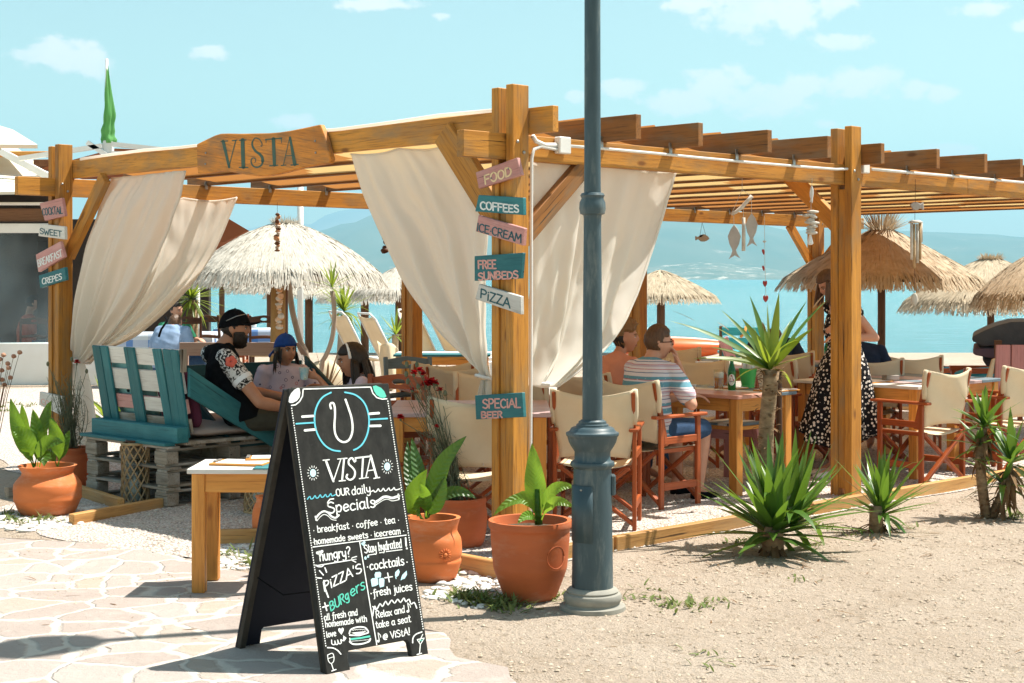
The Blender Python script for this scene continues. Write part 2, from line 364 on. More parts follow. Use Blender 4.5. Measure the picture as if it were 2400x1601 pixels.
LEAF = mat('broad_leaf_green', (0.075, 0.19, 0.022, 1), (0.05, 0.135, 0.018, 1), scale=3, rough=0.42, spec=0.4, trans=0.42, tcol=(0.26, 0.42, 0.03, 1), c3=(0.15, 0.22, 0.03, 1), s3=3, f3=(0.6, 0.85), vary=0.25, veins=210)
LEAFD = mat('dark_leaf_green', (0.035, 0.095, 0.022, 1), (0.05, 0.12, 0.03, 1), scale=3, rough=0.4, spec=0.45, trans=0.3, tcol=(0.12, 0.24, 0.02, 1), vary=0.25, veins=210)
LEAFB = mat('banana_leaf_green', (0.12, 0.29, 0.03, 1), (0.09, 0.24, 0.025, 1), scale=5, rough=0.4, spec=0.4, trans=0.45, tcol=(0.36, 0.55, 0.05, 1), vary=0.15, veins=320, c3=(0.30, 0.32, 0.05, 1), s3=5, f3=(0.6, 0.8))
YUCC = mat('yucca_green', (0.075, 0.165, 0.022, 1), (0.045, 0.115, 0.017, 1), scale=4, rough=0.36, spec=0.5, trans=0.28, tcol=(0.20, 0.34, 0.03, 1), c3=(0.12, 0.18, 0.02, 1), s3=4, f3=(0.62, 0.85))
YUCT = mat('yucca_yellow_green', (0.125, 0.185, 0.02, 1), (0.08, 0.14, 0.018, 1), scale=6, rough=0.4, spec=0.45, trans=0.35, tcol=(0.4, 0.5, 0.04, 1), c3=(0.25, 0.2, 0.03, 1), s3=5, f3=(0.62, 0.8))
DRYL = mat('dry_brown_leaf', (0.24, 0.14, 0.06, 1), (0.13, 0.065, 0.028, 1), scale=7, rough=0.85, trans=0.15)
TRUNK = mat('flaky_yucca_bark', (0.34, 0.23, 0.13, 1), (0.16, 0.10, 0.055, 1), scale=14, stretch=(1, 1, 2.5), rough=0.9, bump=0.7, bdist=0.012)
STEMG = mat('grey_green_stem', (0.10, 0.14, 0.08, 1), (0.17, 0.17, 0.10, 1), scale=9, rough=0.7, trans=0.12)
REDF = mat('red_carnation', (0.62, 0.008, 0.012, 1), (0.42, 0.005, 0.008, 1), scale=40, rough=0.6, trans=0.2)
BARKP = mat('pale_bark', (0.42, 0.33, 0.25, 1), (0.30, 0.22, 0.16, 1), scale=10, stretch=(1, 1, 0.4), rough=0.85, bump=0.4, bdist=0.01)
THAT = mat('straw_thatch', (0.56, 0.46, 0.33, 1), (0.43, 0.34, 0.23, 1), scale=7, rough=0.85, trans=0.12, c3=(0.30, 0.21, 0.12, 1), s3=5, f3=(0.58, 0.8))
THATW = mat('sun_bleached_thatch', (0.60, 0.555, 0.48, 1), (0.50, 0.455, 0.385, 1), scale=9, rough=0.85, trans=0.10, c3=(0.42, 0.31, 0.19, 1), s3=7, f3=(0.62, 0.8))
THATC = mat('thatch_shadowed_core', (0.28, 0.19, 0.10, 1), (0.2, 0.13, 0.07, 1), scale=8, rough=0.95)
WPL = mat('white_plastic', (0.78, 0.77, 0.74, 1), (0.72, 0.71, 0.68, 1), scale=6, rough=0.4)
WMET = mat('white_metal', (0.8, 0.8, 0.78, 1), (0.72, 0.71, 0.68, 1), scale=4, rough=0.45)
STEEL = mat('galvanised_steel', (0.45, 0.45, 0.43, 1), (0.3, 0.29, 0.27, 1), scale=15, rough=0.4, metal=0.9)
PLAST = mat('whitewashed_plaster', (0.90, 0.88, 0.84, 1), (0.85, 0.82, 0.77, 1), scale=3, rough=0.9, bump=0.15, bscale=40)
ROOFC = mat('cream_awning_cloth', (0.80, 0.73, 0.60, 1), (0.76, 0.68, 0.55, 1), scale=1.5, rough=0.85, trans=0.12)
RUST = mat('rust_awning_cloth', (0.36, 0.125, 0.05, 1), (0.31, 0.1, 0.04, 1), scale=2, rough=0.9, trans=0.2)
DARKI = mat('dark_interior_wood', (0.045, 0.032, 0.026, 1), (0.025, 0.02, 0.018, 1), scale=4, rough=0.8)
PEB = mat('white_pebble', (0.76, 0.73, 0.68, 1), (0.58, 0.55, 0.5, 1), scale=5, rough=0.8)
SKIN = mat('tanned_skin', (0.55, 0.255, 0.155, 1), (0.48, 0.215, 0.125, 1), scale=8, rough=0.5, spec=0.35)
SKINB = mat('brown_skin', (0.46, 0.215, 0.125, 1), (0.40, 0.18, 0.10, 1), scale=8, rough=0.5, spec=0.35)
SKINC = mat('light_tanned_skin', (0.60, 0.31, 0.21, 1), (0.54, 0.27, 0.175, 1), scale=8, rough=0.5, spec=0.35)
HAIRK = mat('black_hair', (0.012, 0.008, 0.006, 1), (0.03, 0.018, 0.012, 1), scale=14, stretch=(5, 5, 0.4), rough=0.5, spec=0.4, bump=0.5, bdist=0.006)
HAIRB = mat('brown_hair', (0.07, 0.035, 0.018, 1), (0.13, 0.065, 0.03, 1), scale=16, stretch=(5, 5, 0.4), rough=0.5, spec=0.4, bump=0.5, bdist=0.006)
HAIRG = mat('sandy_hair', (0.30, 0.16, 0.06, 1), (0.2, 0.1, 0.04, 1), scale=18, stretch=(4, 4, 0.6), rough=0.5, bump=0.6, bdist=0.006)
EYEW = mat('eye_white', (0.7, 0.68, 0.64, 1), rough=0.3)
EYEK = mat('eye_iris_dark', (0.02, 0.012, 0.008, 1), rough=0.2)
LIPS = mat('lip_skin', (0.32, 0.105, 0.075, 1), rough=0.5)
BLACK = mat('black_cloth', (0.006, 0.006, 0.007, 1), (0.010, 0.010, 0.011, 1), scale=30, rough=1.0, spec=0.03)
NAVYC = mat('navy_cloth', (0.012, 0.02, 0.045, 1), (0.018, 0.028, 0.058, 1), scale=20, rough=0.9, spec=0.2)
BLUEC = mat('blue_cap_cloth', (0.012, 0.06, 0.27, 1), (0.01, 0.045, 0.21, 1), scale=20, rough=0.8, spec=0.2)
LBLUE = mat('pale_blue_cloth', (0.26, 0.36, 0.52, 1), (0.22, 0.31, 0.46, 1), scale=8, rough=0.9, spec=0.2)
OLIVE = mat('olive_cloth', (0.065, 0.06, 0.042, 1), (0.05, 0.046, 0.033, 1), scale=15, rough=0.9, spec=0.2)
DENIM = mat('denim_cloth', (0.04, 0.085, 0.17, 1), (0.03, 0.06, 0.12, 1), scale=25, rough=0.9, spec=0.2)
PEACH = mat('peach_cloth', (0.62, 0.27, 0.17, 1), (0.56, 0.23, 0.15, 1), scale=10, rough=0.9, spec=0.2)
LILAC = mat('lilac_cloth', (0.55, 0.46, 0.54, 1), (0.5, 0.42, 0.5, 1), scale=10, rough=0.9, spec=0.2)
GREENC = mat('green_cloth', (0.02, 0.2, 0.1, 1), (0.015, 0.15, 0.08, 1), scale=10, rough=0.9)
MAROON = mat('maroon_cushion_cloth', (0.13, 0.022, 0.05, 1), (0.1, 0.016, 0.04, 1), scale=10, rough=0.9)
AQUAC = mat('aqua_cushion_cloth', (0.24, 0.50, 0.50, 1), (0.2, 0.43, 0.44, 1), scale=8, rough=0.9)
TAUPEC = mat('taupe_cushion_cloth', (0.36, 0.29, 0.25, 1), (0.32, 0.25, 0.22, 1), scale=8, rough=0.9)
TURQC = mat('turquoise_mattress', (0.03, 0.32, 0.45, 1), (0.02, 0.22, 0.36, 1), scale=6, rough=0.8)
TANC = mat('sand_tarp', (0.62, 0.52, 0.36, 1), (0.54, 0.44, 0.3, 1), scale=6, rough=0.9)
GREENG = mat('green_bottle_glass', (0.01, 0.22, 0.04, 1), rough=0.08, glass=0.55, spec=0.5)
GREENP = mat('green_bucket_enamel', (0.06, 0.42, 0.10, 1), rough=0.35)
GLASS = bpy.data.materials.new('clear_glass'); GLASS.use_nodes = True
_n = GLASS.node_tree.nodes; _l = GLASS.node_tree.links; _t = _n.new('ShaderNodeBsdfTransparent'); _t.inputs[0].default_value = (0.93, 0.96, 0.95, 1); _g = _n.new('ShaderNodeBsdfGlossy'); _g.inputs['Roughness'].default_value = 0.05
_f = _n.new('ShaderNodeFresnel'); _f.inputs[0].default_value = 1.45; _x = _n.new('ShaderNodeMixShader'); _x.inputs[0].default_value = 0.10; _l.new(_t.outputs[0], _x.inputs[1]); _l.new(_g.outputs[0], _x.inputs[2]); _l.new(_x.outputs[0], _n['Material Output'].inputs[0])
VINYL = bpy.data.materials.new('clear_vinyl_sheet'); VINYL.use_nodes = True
_n = VINYL.node_tree.nodes; _l = VINYL.node_tree.links; _t = _n.new('ShaderNodeBsdfTransparent'); _t.inputs[0].default_value = (0.82, 0.88, 0.9, 1); _p = _n['Principled BSDF']; _p.inputs['Base Color'].default_value = (0.55, 0.66, 0.72, 1); _p.inputs['Roughness'].default_value = 0.12
_z = _n.new('ShaderNodeTexNoise'); _z.inputs['Scale'].default_value = 1.6; _z.inputs['Detail'].default_value = 5; _r = _n.new('ShaderNodeMapRange'); _r.inputs[1].default_value = 0.35; _r.inputs[2].default_value = 0.7; _r.inputs[3].default_value = 0.02; _r.inputs[4].default_value = 0.20
_l.new(_z.outputs[0], _r.inputs[0]); _x = _n.new('ShaderNodeMixShader'); _l.new(_r.outputs[0], _x.inputs[0]); _l.new(_t.outputs[0], _x.inputs[1]); _l.new(_p.outputs[0], _x.inputs[2]); _l.new(_x.outputs[0], _n['Material Output'].inputs[0])
BEER = mat('lager_beer', (0.62, 0.26, 0.015, 1), rough=0.2, trans=0.35, tcol=(0.9, 0.4, 0.02, 1))
FOAMW = mat('beer_foam', (0.82, 0.76, 0.64, 1), rough=0.8)
WPAP = mat('white_paper', (0.82, 0.81, 0.78, 1), rough=0.8)
ORNG = mat('orange_kayak_shell', (0.78, 0.16, 0.04, 1), (0.7, 0.12, 0.03, 1), scale=2, rough=0.35)
TARP = mat('charcoal_tarp', (0.035, 0.035, 0.042, 1), (0.055, 0.055, 0.06, 1), scale=5, rough=0.6, bump=0.5, bscale=6, bdist=0.03, c3=(0.18, 0.18, 0.18, 1), s3=7, f3=(0.66, 0.8))
MAUVE = mat('mauve_foam', (0.16, 0.10, 0.13, 1), (0.12, 0.08, 0.1, 1), scale=5, rough=0.8)
REDW = mat('red_shell', (0.42, 0.035, 0.02, 1), (0.3, 0.02, 0.015, 1), scale=20, rough=0.5)
DRIFT = mat('bleached_driftwood', (0.62, 0.57, 0.5, 1), (0.45, 0.40, 0.34, 1), scale=12, rough=0.9, bump=0.3, bdist=0.004)
FISHG = mat('grey_painted_fish', (0.45, 0.40, 0.36, 1), (0.38, 0.34, 0.31, 1), scale=9, rough=0.8)
FISHE = mat('bare_wood_edge', (0.5, 0.33, 0.17, 1), rough=0.8)
RATT = mat('rattan_cane', (0.50, 0.34, 0.18, 1), (0.38, 0.24, 0.12, 1), scale=12, rough=0.7)
SHELL = mat('orange_shell', (0.55, 0.25, 0.10, 1), (0.7, 0.5, 0.33, 1), scale=15, rough=0.6)
GUMB = mat('flag_green_cloth', (0.12, 0.36, 0.11, 1), (0.16, 0.42, 0.15, 1), scale=5, rough=0.85, trans=0.4, tcol=(0.3, 0.6, 0.2, 1))
WATR = mat('clothes_white', (0.75, 0.75, 0.75, 1), rough=0.9)
PINKH = mat('hot_pink_cloth', (0.7, 0.02, 0.16, 1), rough=0.8)
# ================================================================ SETTING
def nodes_of(m): return m.node_tree.nodes, m.node_tree.links
def ground_mat(name, cols, kind):
    """sandy soil / gravel / crazy paving, with relief"""
    m = bpy.data.materials.new(name); m.use_nodes = True; n, l = nodes_of(m); p = n['Principled BSDF']; p.inputs['Roughness'].default_value = 0.92; p.inputs['Specular IOR Level'].default_value = 0.15
    tcn = n.new('ShaderNodeTexCoord'); src = tcn.outputs['Object']
    def noise(sc, det=8, ro=0.6, vec=None):
        z = n.new('ShaderNodeTexNoise'); z.inputs['Scale'].default_value = sc; z.inputs['Detail'].default_value = det; z.inputs['Roughness'].default_value = ro
        l.new(vec or src, z.inputs['Vector']); return z
    def rng(s_, a, b, c=0, d=1):
        x = n.new('ShaderNodeMapRange'); l.new(s_, x.inputs[0])
        for i, q in enumerate((a, b, c, d)): x.inputs[i + 1].default_value = q
        return x.outputs[0]
    def mix(A, B, f, kind='MIX'):
        x = n.new('ShaderNodeMix'); x.data_type = 'RGBA'; x.blend_type = kind
        if isinstance(f, float): x.inputs['Factor'].default_value = f
        else: l.new(f, x.inputs['Factor'])
        for k, q in (('A', A), ('B', B)):
            if isinstance(q, tuple): x.inputs[k].default_value = q
            else: l.new(q, x.inputs[k])
        return x.outputs['Result']
    def math_(op, a, b):
        x = n.new('ShaderNodeMath'); x.operation = op
        for i, q in enumerate((a, b)):
            if isinstance(q, (int, float)): x.inputs[i].default_value = q
            else: l.new(q, x.inputs[i])
        return x.outputs[0]
    if kind == 'soil':
        col = mix(cols[0], cols[1], rng(noise(0.9).outputs[0], 0.35, 0.68)); col = mix(col, cols[2], rng(noise(34, 4).outputs[0], 0.56, 0.72))
        vo = n.new('ShaderNodeTexVoronoi'); vo.inputs['Scale'].default_value = 42; l.new(src, vo.inputs['Vector'])
        col = mix(col, cols[3], rng(vo.outputs['Distance'], 0.24, 0.1)); col = mix(col, (0.30, 0.23, 0.16, 1), rng(noise(11, 6).outputs[0], 0.58, 0.78)); col = mix(col, (0.42, 0.32, 0.23, 1), rng(noise(1.7, 9, 0.72).outputs[0], 0.54, 0.74))
        h = math_('ADD', math_('MULTIPLY', noise(16, 10, 0.7).outputs[0], 1.0), math_('MULTIPLY', noise(90, 4).outputs[0], 0.45)); dist = 0.075
    elif kind == 'gravel':
        vo = n.new('ShaderNodeTexVoronoi'); vo.inputs['Scale'].default_value = 62; l.new(src, vo.inputs['Vector'])
        sep = n.new('ShaderNodeSeparateColor'); l.new(vo.outputs['Color'], sep.inputs[0])
        col = mix(cols[0], cols[1], sep.outputs[0]); col = mix(col, cols[2], rng(sep.outputs[1], 0.72, 1.0)); col = mix(col, cols[3], rng(vo.outputs['Distance'], 0.35, 0.75))
        h = math_('ADD', math_('MULTIPLY', vo.outputs['Distance'], -0.6), math_('MULTIPLY', noise(9, 6).outputs[0], 1.4)); dist = 0.03
    else:
        w = noise(2.2, 3); vm = n.new('ShaderNodeVectorMath'); vm.operation = 'MULTIPLY_ADD'; l.new(w.outputs['Color'], vm.inputs[0]); vm.inputs[1].default_value = (0.22, 0.22, 0); l.new(src, vm.inputs[2])
        w2 = noise(14, 4); vm2 = n.new('ShaderNodeVectorMath'); vm2.operation = 'MULTIPLY_ADD'; l.new(w2.outputs['Color'], vm2.inputs[0]); vm2.inputs[1].default_value = (0.035, 0.035, 0); l.new(vm.outputs[0], vm2.inputs[2])
        ve = n.new('ShaderNodeTexVoronoi'); ve.feature = 'DISTANCE_TO_EDGE'; ve.inputs['Scale'].default_value = 3.3; l.new(vm2.outputs[0], ve.inputs['Vector'])
        vc = n.new('ShaderNodeTexVoronoi'); vc.inputs['Scale'].default_value = 3.3; l.new(vm2.outputs[0], vc.inputs['Vector'])
        sep = n.new('ShaderNodeSeparateColor'); l.new(vc.outputs['Color'], sep.inputs[0])
        st = mix(cols[0], cols[1], sep.outputs[0]); st = mix(st, cols[2], rng(sep.outputs[1], 0.75, 0.95)); st = mix(st, cols[3], rng(noise(7, 8, 0.7).outputs[0], 0.5, 0.8)); st = mix(st, (0.2, 0.15, 0.11, 1), rng(noise(60, 3).outputs[0], 0.68, 0.76)); st = mix(st, (0.60, 0.54, 0.47, 1), rng(noise(3.1, 9, 0.7).outputs[0], 0.60, 0.85))
        ed = math_('ADD', ve.outputs['Distance'], math_('MULTIPLY', math_('SUBTRACT', noise(20, 5).outputs[0], 0.5), 0.05))
        jf = rng(ed, 0.030, 0.068)
        joint = mix((0.62, 0.57, 0.51, 1), (0.50, 0.44, 0.38, 1), noise(18, 6).outputs[0])
        col = mix(joint, st, jf)
        h = math_('ADD', math_('MULTIPLY', jf, 0.55), math_('MULTIPLY', noise(24, 8, 0.7).outputs[0], 0.8)); dist = 0.018
    l.new(col, p.inputs['Base Color'])
    bp = n.new('ShaderNodeBump'); bp.inputs['Strength'].default_value = 0.9; bp.inputs['Distance'].default_value = dist; l.new(h, bp.inputs['Height']); l.new(bp.outputs[0], p.inputs['Normal'])
    return m
SOIL = ground_mat('sandy_soil', [(0.54, 0.43, 0.335, 1), (0.62, 0.51, 0.41, 1), (0.36, 0.27, 0.18, 1), (0.66, 0.58, 0.48, 1)], 'soil')
GRAV = ground_mat('pale_gravel', [(0.78, 0.70, 0.64, 1), (0.62, 0.53, 0.48, 1), (0.85, 0.80, 0.75, 1), (0.33, 0.26, 0.22, 1)], 'gravel')
PAVE = ground_mat('crazy_paving', [(0.355, 0.295, 0.262, 1), (0.41, 0.35, 0.318, 1), (0.40, 0.33, 0.27, 1), (0.44, 0.385, 0.35, 1)], 'pave')

def ground_z(x, y):
    if y > 33: return -1.9 * min(1, (y - 33) / 22) - 0.02 * max(0, y - 55)
    a = max(0.0, min(1.0, (y - 13.5) / 2))  # little relief on the open soil
    return 0.020 * mnoise.noise(V((x * 0.9, y * 0.9, 0))) * (1 - a) + 0.006 * mnoise.noise(V((x * 4, y * 4, 2)))
def gz_lin(x, y):
    if not (-9.9 < x < 9.9 and 3 < y < 17.5): return ground_z(x, y) if -10 < x < 10 else 0
    i, j = math.floor((x + 12) / .25), math.floor((y - 3) / .25); fx, fy = (x + 12) / .25 - i, (y - 3) / .25 - j; g = lambda p, q: ground_z(-12 + .25 * p, 3 + .25 * q)
    return (g(i, j) * (1 - fx) + g(i + 1, j) * fx) * (1 - fy) + (g(i, j + 1) * (1 - fx) + g(i + 1, j + 1) * fx) * fy
mb = MB()
xs = [-260, -60, -30, -18] + [-12 + i * 0.25 for i in range(97)] + [18, 30, 60, 260]
ys = [-30, -6, 0, 2] + [3 + i * 0.25 for i in range(60)] + [18.5, 20, 22, 24, 26, 29, 33, 36, 40, 46, 55, 80]
for y in ys:
    for x in xs: mb.add((x, y, ground_z(x, y) if -10 < x < 10 else (ground_z(0, y) if y > 33 else 0)))
nx = len(xs)
for j in range(len(ys) - 1):
    for i in range(nx - 1): mb.face(j * nx + i, j * nx + i + 1, (j + 1) * nx + i + 1, (j + 1) * nx + i)
tag(mb.build('ground', SOIL, smooth=True, origin=(0, 0, 0)), 'sandy beige soil around the terrace', 'ground', kind='structure')
def sheet(name, poly, m, z, label, edge=0.05, step=0.22):
    """ground sheet with a ragged rim that follows the ground relief"""
    mb = MB(); pts = []
    for i, p in enumerate(poly):
        a, b = V((p[0], p[1])), V((poly[(i + 1) % len(poly)][0], poly[(i + 1) % len(poly)][1])); k = max(1, int((b - a).length / 0.12)) if edge else 1
        for j in range(k):
            q = a + (b - a) * (j / k); w = edge * mnoise.noise(V((q.x * 3, q.y * 3, 5))) * 2
            pts.append(V((q.x + w, q.y + w * 0.7)))
    bm = bmesh.new(); vs = [bm.verts.new((p.x, p.y, 0)) for p in pts]; f = bm.faces.new(vs)
    bmesh.ops.triangulate(bm, faces=[f]); x0, x1 = min(p.x for p in pts), max(p.x for p in pts); y0, y1 = min(p.y for p in pts), max(p.y for p in pts)
    s_ = step
    k = math.ceil(x0 / s_)
    while k * s_ < min(x1, 11): bmesh.ops.bisect_plane(bm, geom=bm.verts[:] + bm.edges[:] + bm.faces[:], plane_co=(k * s_, 0, 0), plane_no=(1, 0, 0)); k += 1
    k = math.ceil(y0 / s_)
    while k * s_ < min(y1, 19): bmesh.ops.bisect_plane(bm, geom=bm.verts[:] + bm.edges[:] + bm.faces[:], plane_co=(0, k * s_, 0), plane_no=(0, 1, 0)); k += 1
    for v in bm.verts: v.co.z = gz_lin(v.co.x, v.co.y) + z
    me = bpy.data.meshes.new(name); bm.to_mesh(me); bm.free(); o = bpy.data.objects.new(name, me); C.objects.link(o); me.materials.append(m)
    me.polygons.foreach_set('use_smooth', [True] * len(me.polygons))
    if me.polygons[0].normal.z < 0: me.flip_normals()
    return tag(o, label, 'ground', kind='structure')
def g2(px, py): q = G(px, py); return (q.x, q.y)
sheet('gravel', [(-0.02, 8.24), (0.60, 8.93), (4.1, 12.15), (8.6, 16.3), (7, 22), (-3, 24), (-10, 21), (-4.6, 13.6), (-3.6, 11.6), (-3.5, 10.2), (-2.9, 9.5), (-2.2, 8.75), (-1.5, 8.6), (-1.0, 9.0)], GRAV, 0.005, 'pale grey gravel of the terrace')
sheet('paving', [(-9, -3), g2(1250, 1640), g2(1130, 1560), g2(1010, 1490), g2(820, 1420), g2(640, 1360), g2(480, 1320), g2(250, 1275), (-3.3, 9.3), (-5.5, 10.2), (-9.5, 10.6)], PAVE, 0.006, 'crazy paving of pinkish stones with pale joints', edge=0.10)
# sea
def sea_mat():
    m = bpy.data.materials.new('turquoise_sea'); m.use_nodes = True; n, l = nodes_of(m); p = n['Principled BSDF']
    tcn = n.new('ShaderNodeTexCoord'); mp = n.new('ShaderNodeMapping'); mp.inputs['Scale'].default_value = (0.35, 1.0, 1); l.new(tcn.outputs['Object'], mp.inputs[0])
    z = n.new('ShaderNodeTexNoise'); z.inputs['Scale'].default_value = 1.15; z.inputs['Detail'].default_value = 9; z.inputs['Roughness'].default_value = 0.66; l.new(mp.outputs[0], z.inputs['Vector'])
    b2 = n.new('ShaderNodeTexNoise'); b2.inputs['Scale'].default_value = 0.035; b2.inputs['Detail'].default_value = 5; l.new(mp.outputs[0], b2.inputs['Vector'])
    x = n.new('ShaderNodeMix'); x.data_type = 'RGBA'; l.new(b2.outputs[0], x.inputs['Factor']); x.inputs['A'].default_value = (0.035, 0.19, 0.22, 1); x.inputs['B'].default_value = (0.06, 0.25, 0.275, 1)
    x2 = n.new('ShaderNodeMix'); x2.data_type = 'RGBA'; mr = n.new('ShaderNodeMapRange'); l.new(z.outputs[0], mr.inputs[0]); mr.inputs[1].default_value = 0.46; mr.inputs[2].default_value = 0.68; l.new(mr.outputs[0], x2.inputs['Factor']); l.new(x.outputs['Result'], x2.inputs['A']); x2.inputs['B'].default_value = (0.12, 0.33, 0.37, 1)  # crests lightened in the base colour, in place of glints on the ripples
    l.new(x2.outputs['Result'], p.inputs['Base Color']); p.inputs['Roughness'].default_value = 0.22; p.inputs['Specular IOR Level'].default_value = 0.5
    bp = n.new('ShaderNodeBump'); bp.inputs['Strength'].default_value = 0.8; bp.inputs['Distance'].default_value = 0.9; l.new(z.outputs[0], bp.inputs['Height']); l.new(bp.outputs[0], p.inputs['Normal'])
    return m
mb = MB(); mb.face(*[mb.add(q) for q in ((-22000, 34, -0.8), (22000, 34, -0.8), (22000, 14000, -0.8), (-22000, 14000, -0.8))])
tag(mb.build('sea', sea_mat(), origin=(0, 0, -0.8)), 'turquoise bay behind the beach', 'sea', kind='structure')
# hills across the bay
HILLM = mat('wooded_hillside', (0.055, 0.095, 0.045, 1), (0.115, 0.13, 0.07, 1), scale=0.0022, rough=0.95, detail=10, c3=(0.34, 0.29, 0.22, 1), s3=0.006, f3=(0.60, 0.72))
HILLS = mat('shore_scrub', (0.06, 0.10, 0.05, 1), (0.16, 0.16, 0.1, 1), scale=0.01, rough=0.95, detail=10, c3=(0.55, 0.48, 0.38, 1), s3=0.016, f3=(0.54, 0.64))
HILLF = mat('far_mountain_rock', (0.16, 0.17, 0.14, 1), (0.24, 0.23, 0.19, 1), scale=0.0016, rough=0.95, detail=10)
def ridge(name, prof, D, depth, m, label, rough_=1.0, nx=220, ny=14):
    """terrain: foot at the water at D, crest at D+depth with the given crest line (photo x, y)"""
    pr = sorted(prof)
    def crest(px):
        for (a, ya), (b, yb) in zip(pr, pr[1:]):
            if a <= px <= b: t = (px - a) / (b - a); t = t * t * (3 - 2 * t) * 0.5 + t * 0.5; return ya + (yb - ya) * t
        return pr[0][1] if px < pr[0][0] else pr[-1][1]
    x0, x1 = pr[0][0], pr[-1][0]
    def fn(u, v):
        px = x0 + (x1 - x0) * u; hh = (HY - crest(px)) / F * (D + depth); dd = D + depth * v
        nn = mnoise.fractal(V((px * 0.012, v * 3, D * 0.001)), 1.0, 2.0, 5)
        rel = nn * 0.10 * hh * math.sin(min(1, v * 1.1) * math.pi) * rough_ + hh * 0.035 * mnoise.fractal(V((px * 0.05, v * 4, 3)), 1.0, 2.0, 4) * (v ** 0.5)
        z = -6 + (hh + 6) * (v ** 0.85 if v <= 0.92 else 0.93 + 0.07 * math.sin((v - 0.92) / 0.08 * math.pi / 2)) + rel
        if v == 0: z = -6
        return V(((px - CX) / F * (D + depth * 0.5), dd, z))
    mb = MB(); mb.grid(fn, nx, ny)
    return tag(mb.build(name, m, smooth=True, origin=(0, D, 0)), label, 'hills', kind='structure')
ridge('hills', [(-3200, 600), (-1500, 560), (-300, 575), (200, 590), (520, 570), (640, 548), (760, 520), (880, 492), (1000, 470), (1200, 452), (1400, 455), (1560, 470), (1700, 492), (1850, 520), (1960, 541), (2060, 534), (2160, 530), (2260, 540), (2400, 545), (2700, 560), (3600, 520), (5200, 575)], 6500, 2600, HILLM, 'long wooded mountain across the bay')
ridge('hills', [(-900, 652), (420, 652), (560, 640), (700, 632), (900, 640), (1200, 628), (1500, 630), (1610, 618), (1690, 612), (1780, 624), (1900, 634), (2050, 644), (2250, 638), (2500, 645), (4200, 652)], 5600, 700, HILLS, 'low pale scrubby shore at the foot of the mountain', nx=160, ny=8)
ridge('hills', [(-2500, 560), (-400, 540), (300, 545), (480, 540), (560, 528), (615, 521), (680, 528), (720, 505), (790, 488), (860, 482), (960, 480), (1200, 500), (1700, 560), (2400, 600)], 12000, 2500, HILLF, 'pale far mountain seen behind the left curtain', nx=140, ny=10)
# the hazy air over the bay
HAZ = bpy.data.materials.new('sea_haze'); HAZ.use_nodes = True; n, l = nodes_of(HAZ); n.remove(n['Principled BSDF'])
pv = n.new('ShaderNodeVolumePrincipled'); pv.inputs['Density'].default_value = 0.000125; pv.inputs['Color'].default_value = (0.38, 0.77, 1.0, 1); pv.inputs['Anisotropy'].default_value = 0.1
l.new(pv.outputs[0], n['Material Output'].inputs['Volume'])
mb = MB(); mb.box((0, 7200, 480), (48000, 16400, 1000))
tag(mb.build('haze', HAZ, origin=(0, 0, -20)), 'thin sea haze over the bay', 'haze', kind='stuff')

# ================================================================ PERGOLA
UU, VV = V((-0.695, 0.719, 0)).normalized(), V((0.719, 0.695, 0)).normalized()
O0 = V((-0.012, 8.83, 0))
def Q(a, b, z): return O0 + VV * a + UU * b + V((0, 0, z))
LB = 5.42
perg = thing('pergola', 'honey coloured timber pergola with tan shade cloth over the terrace', 'pergola', Q(0, 0, 0))
def post(a, b, top=2.72, bottom=0.0):
    mb = MB()
    mb.box(Q(a, b - 0.062, (top + bottom) / 2), (0.13, 0.06, top - bottom), VV)
    mb.box(Q(a, b + 0.062, (top - 0.01 + bottom) / 2), (0.125, 0.06, top - 0.01 - bottom), VV)
    mb.box(Q(a + 0.004, b, 1.16 + bottom / 2), (0.105, 0.0635, 2.2 - bottom), VV)
    o = mb.build('post', WD, perg, bevel=0.004)
    bl = MB()
    for dz in (2.33, 2.39): bl.ball(Q(a + (0.02 if dz < 2.35 else -0.03), b - 0.094, dz), 0.011, 8, 5)
    bl.build('bolt', STEEL, o, smooth=True)
    return o
for a, b in ((0, 0), (3.44, 0), (7.0, 0), (0, LB), (3.845, LB), (7.3, LB), (10.89, LB)): post(a, b)
for b in (0, LB):
    for (a0, a1) in ((-0.39, 5.15), (5.153, 12.0)):
        MB().box(Q((a0 + a1) / 2, b, 2.365), (a1 - a0, 0.058, 0.15), VV).build('beam', WD, perg, bevel=0.003)
JA = [0.093, 0.78, 1.435, 2.127, 2.78, 3.535, 4.26, 4.94, 5.62, 6.3, 6.98, 7.66, 8.35, 9.03, 9.7, 10.4, 11.1]
for i, a in enumerate(JA):
    e = -0.28 - (0.03 * math.sin(i * 2.1) if i else 0)
    MB().box(Q(a, (e + LB + 0.3) / 2, 2.516), (LB + 0.3 - e, 0.05, 0.15), UU).build('joist', WD if i == 0 else WDJ, perg, bevel=0.003)
    for b in (0, LB):
        MB().box(Q(a - 0.032, b - 0.0325, 2.44), (0.03, 0.004, 0.07), VV).build('bracket', STEEL, perg)
# braces
def brace(a, b, da, db, z0=1.86, z1=2.30, w=0.058, w2=0.115, m=None):
    d = VV * da + UU * db; p = Q(a, b, z0); q = Q(a, b, z1) + d
    MB().bar(p, q, w, w2).build('brace', m or WD, perg, bevel=0.003)
brace(0.06, 0.02, 0, 0.62, 1.80, 2.50, w2=0.17); brace(0.05, LB - 0.06, 0, -0.60, 1.80, 2.42); brace(0.05, 0, 0.62, 0, 1.80, 2.33, m=WDJ)
brace(10.89 - 0.05, LB, -0.55, 0, 1.75, 2.31); brace(10.89, LB - 0.05, 0, -0.6, 1.75, 2.40); brace(3.44 + .05, 0.05, 0, 0.5, 1.95, 2.40)
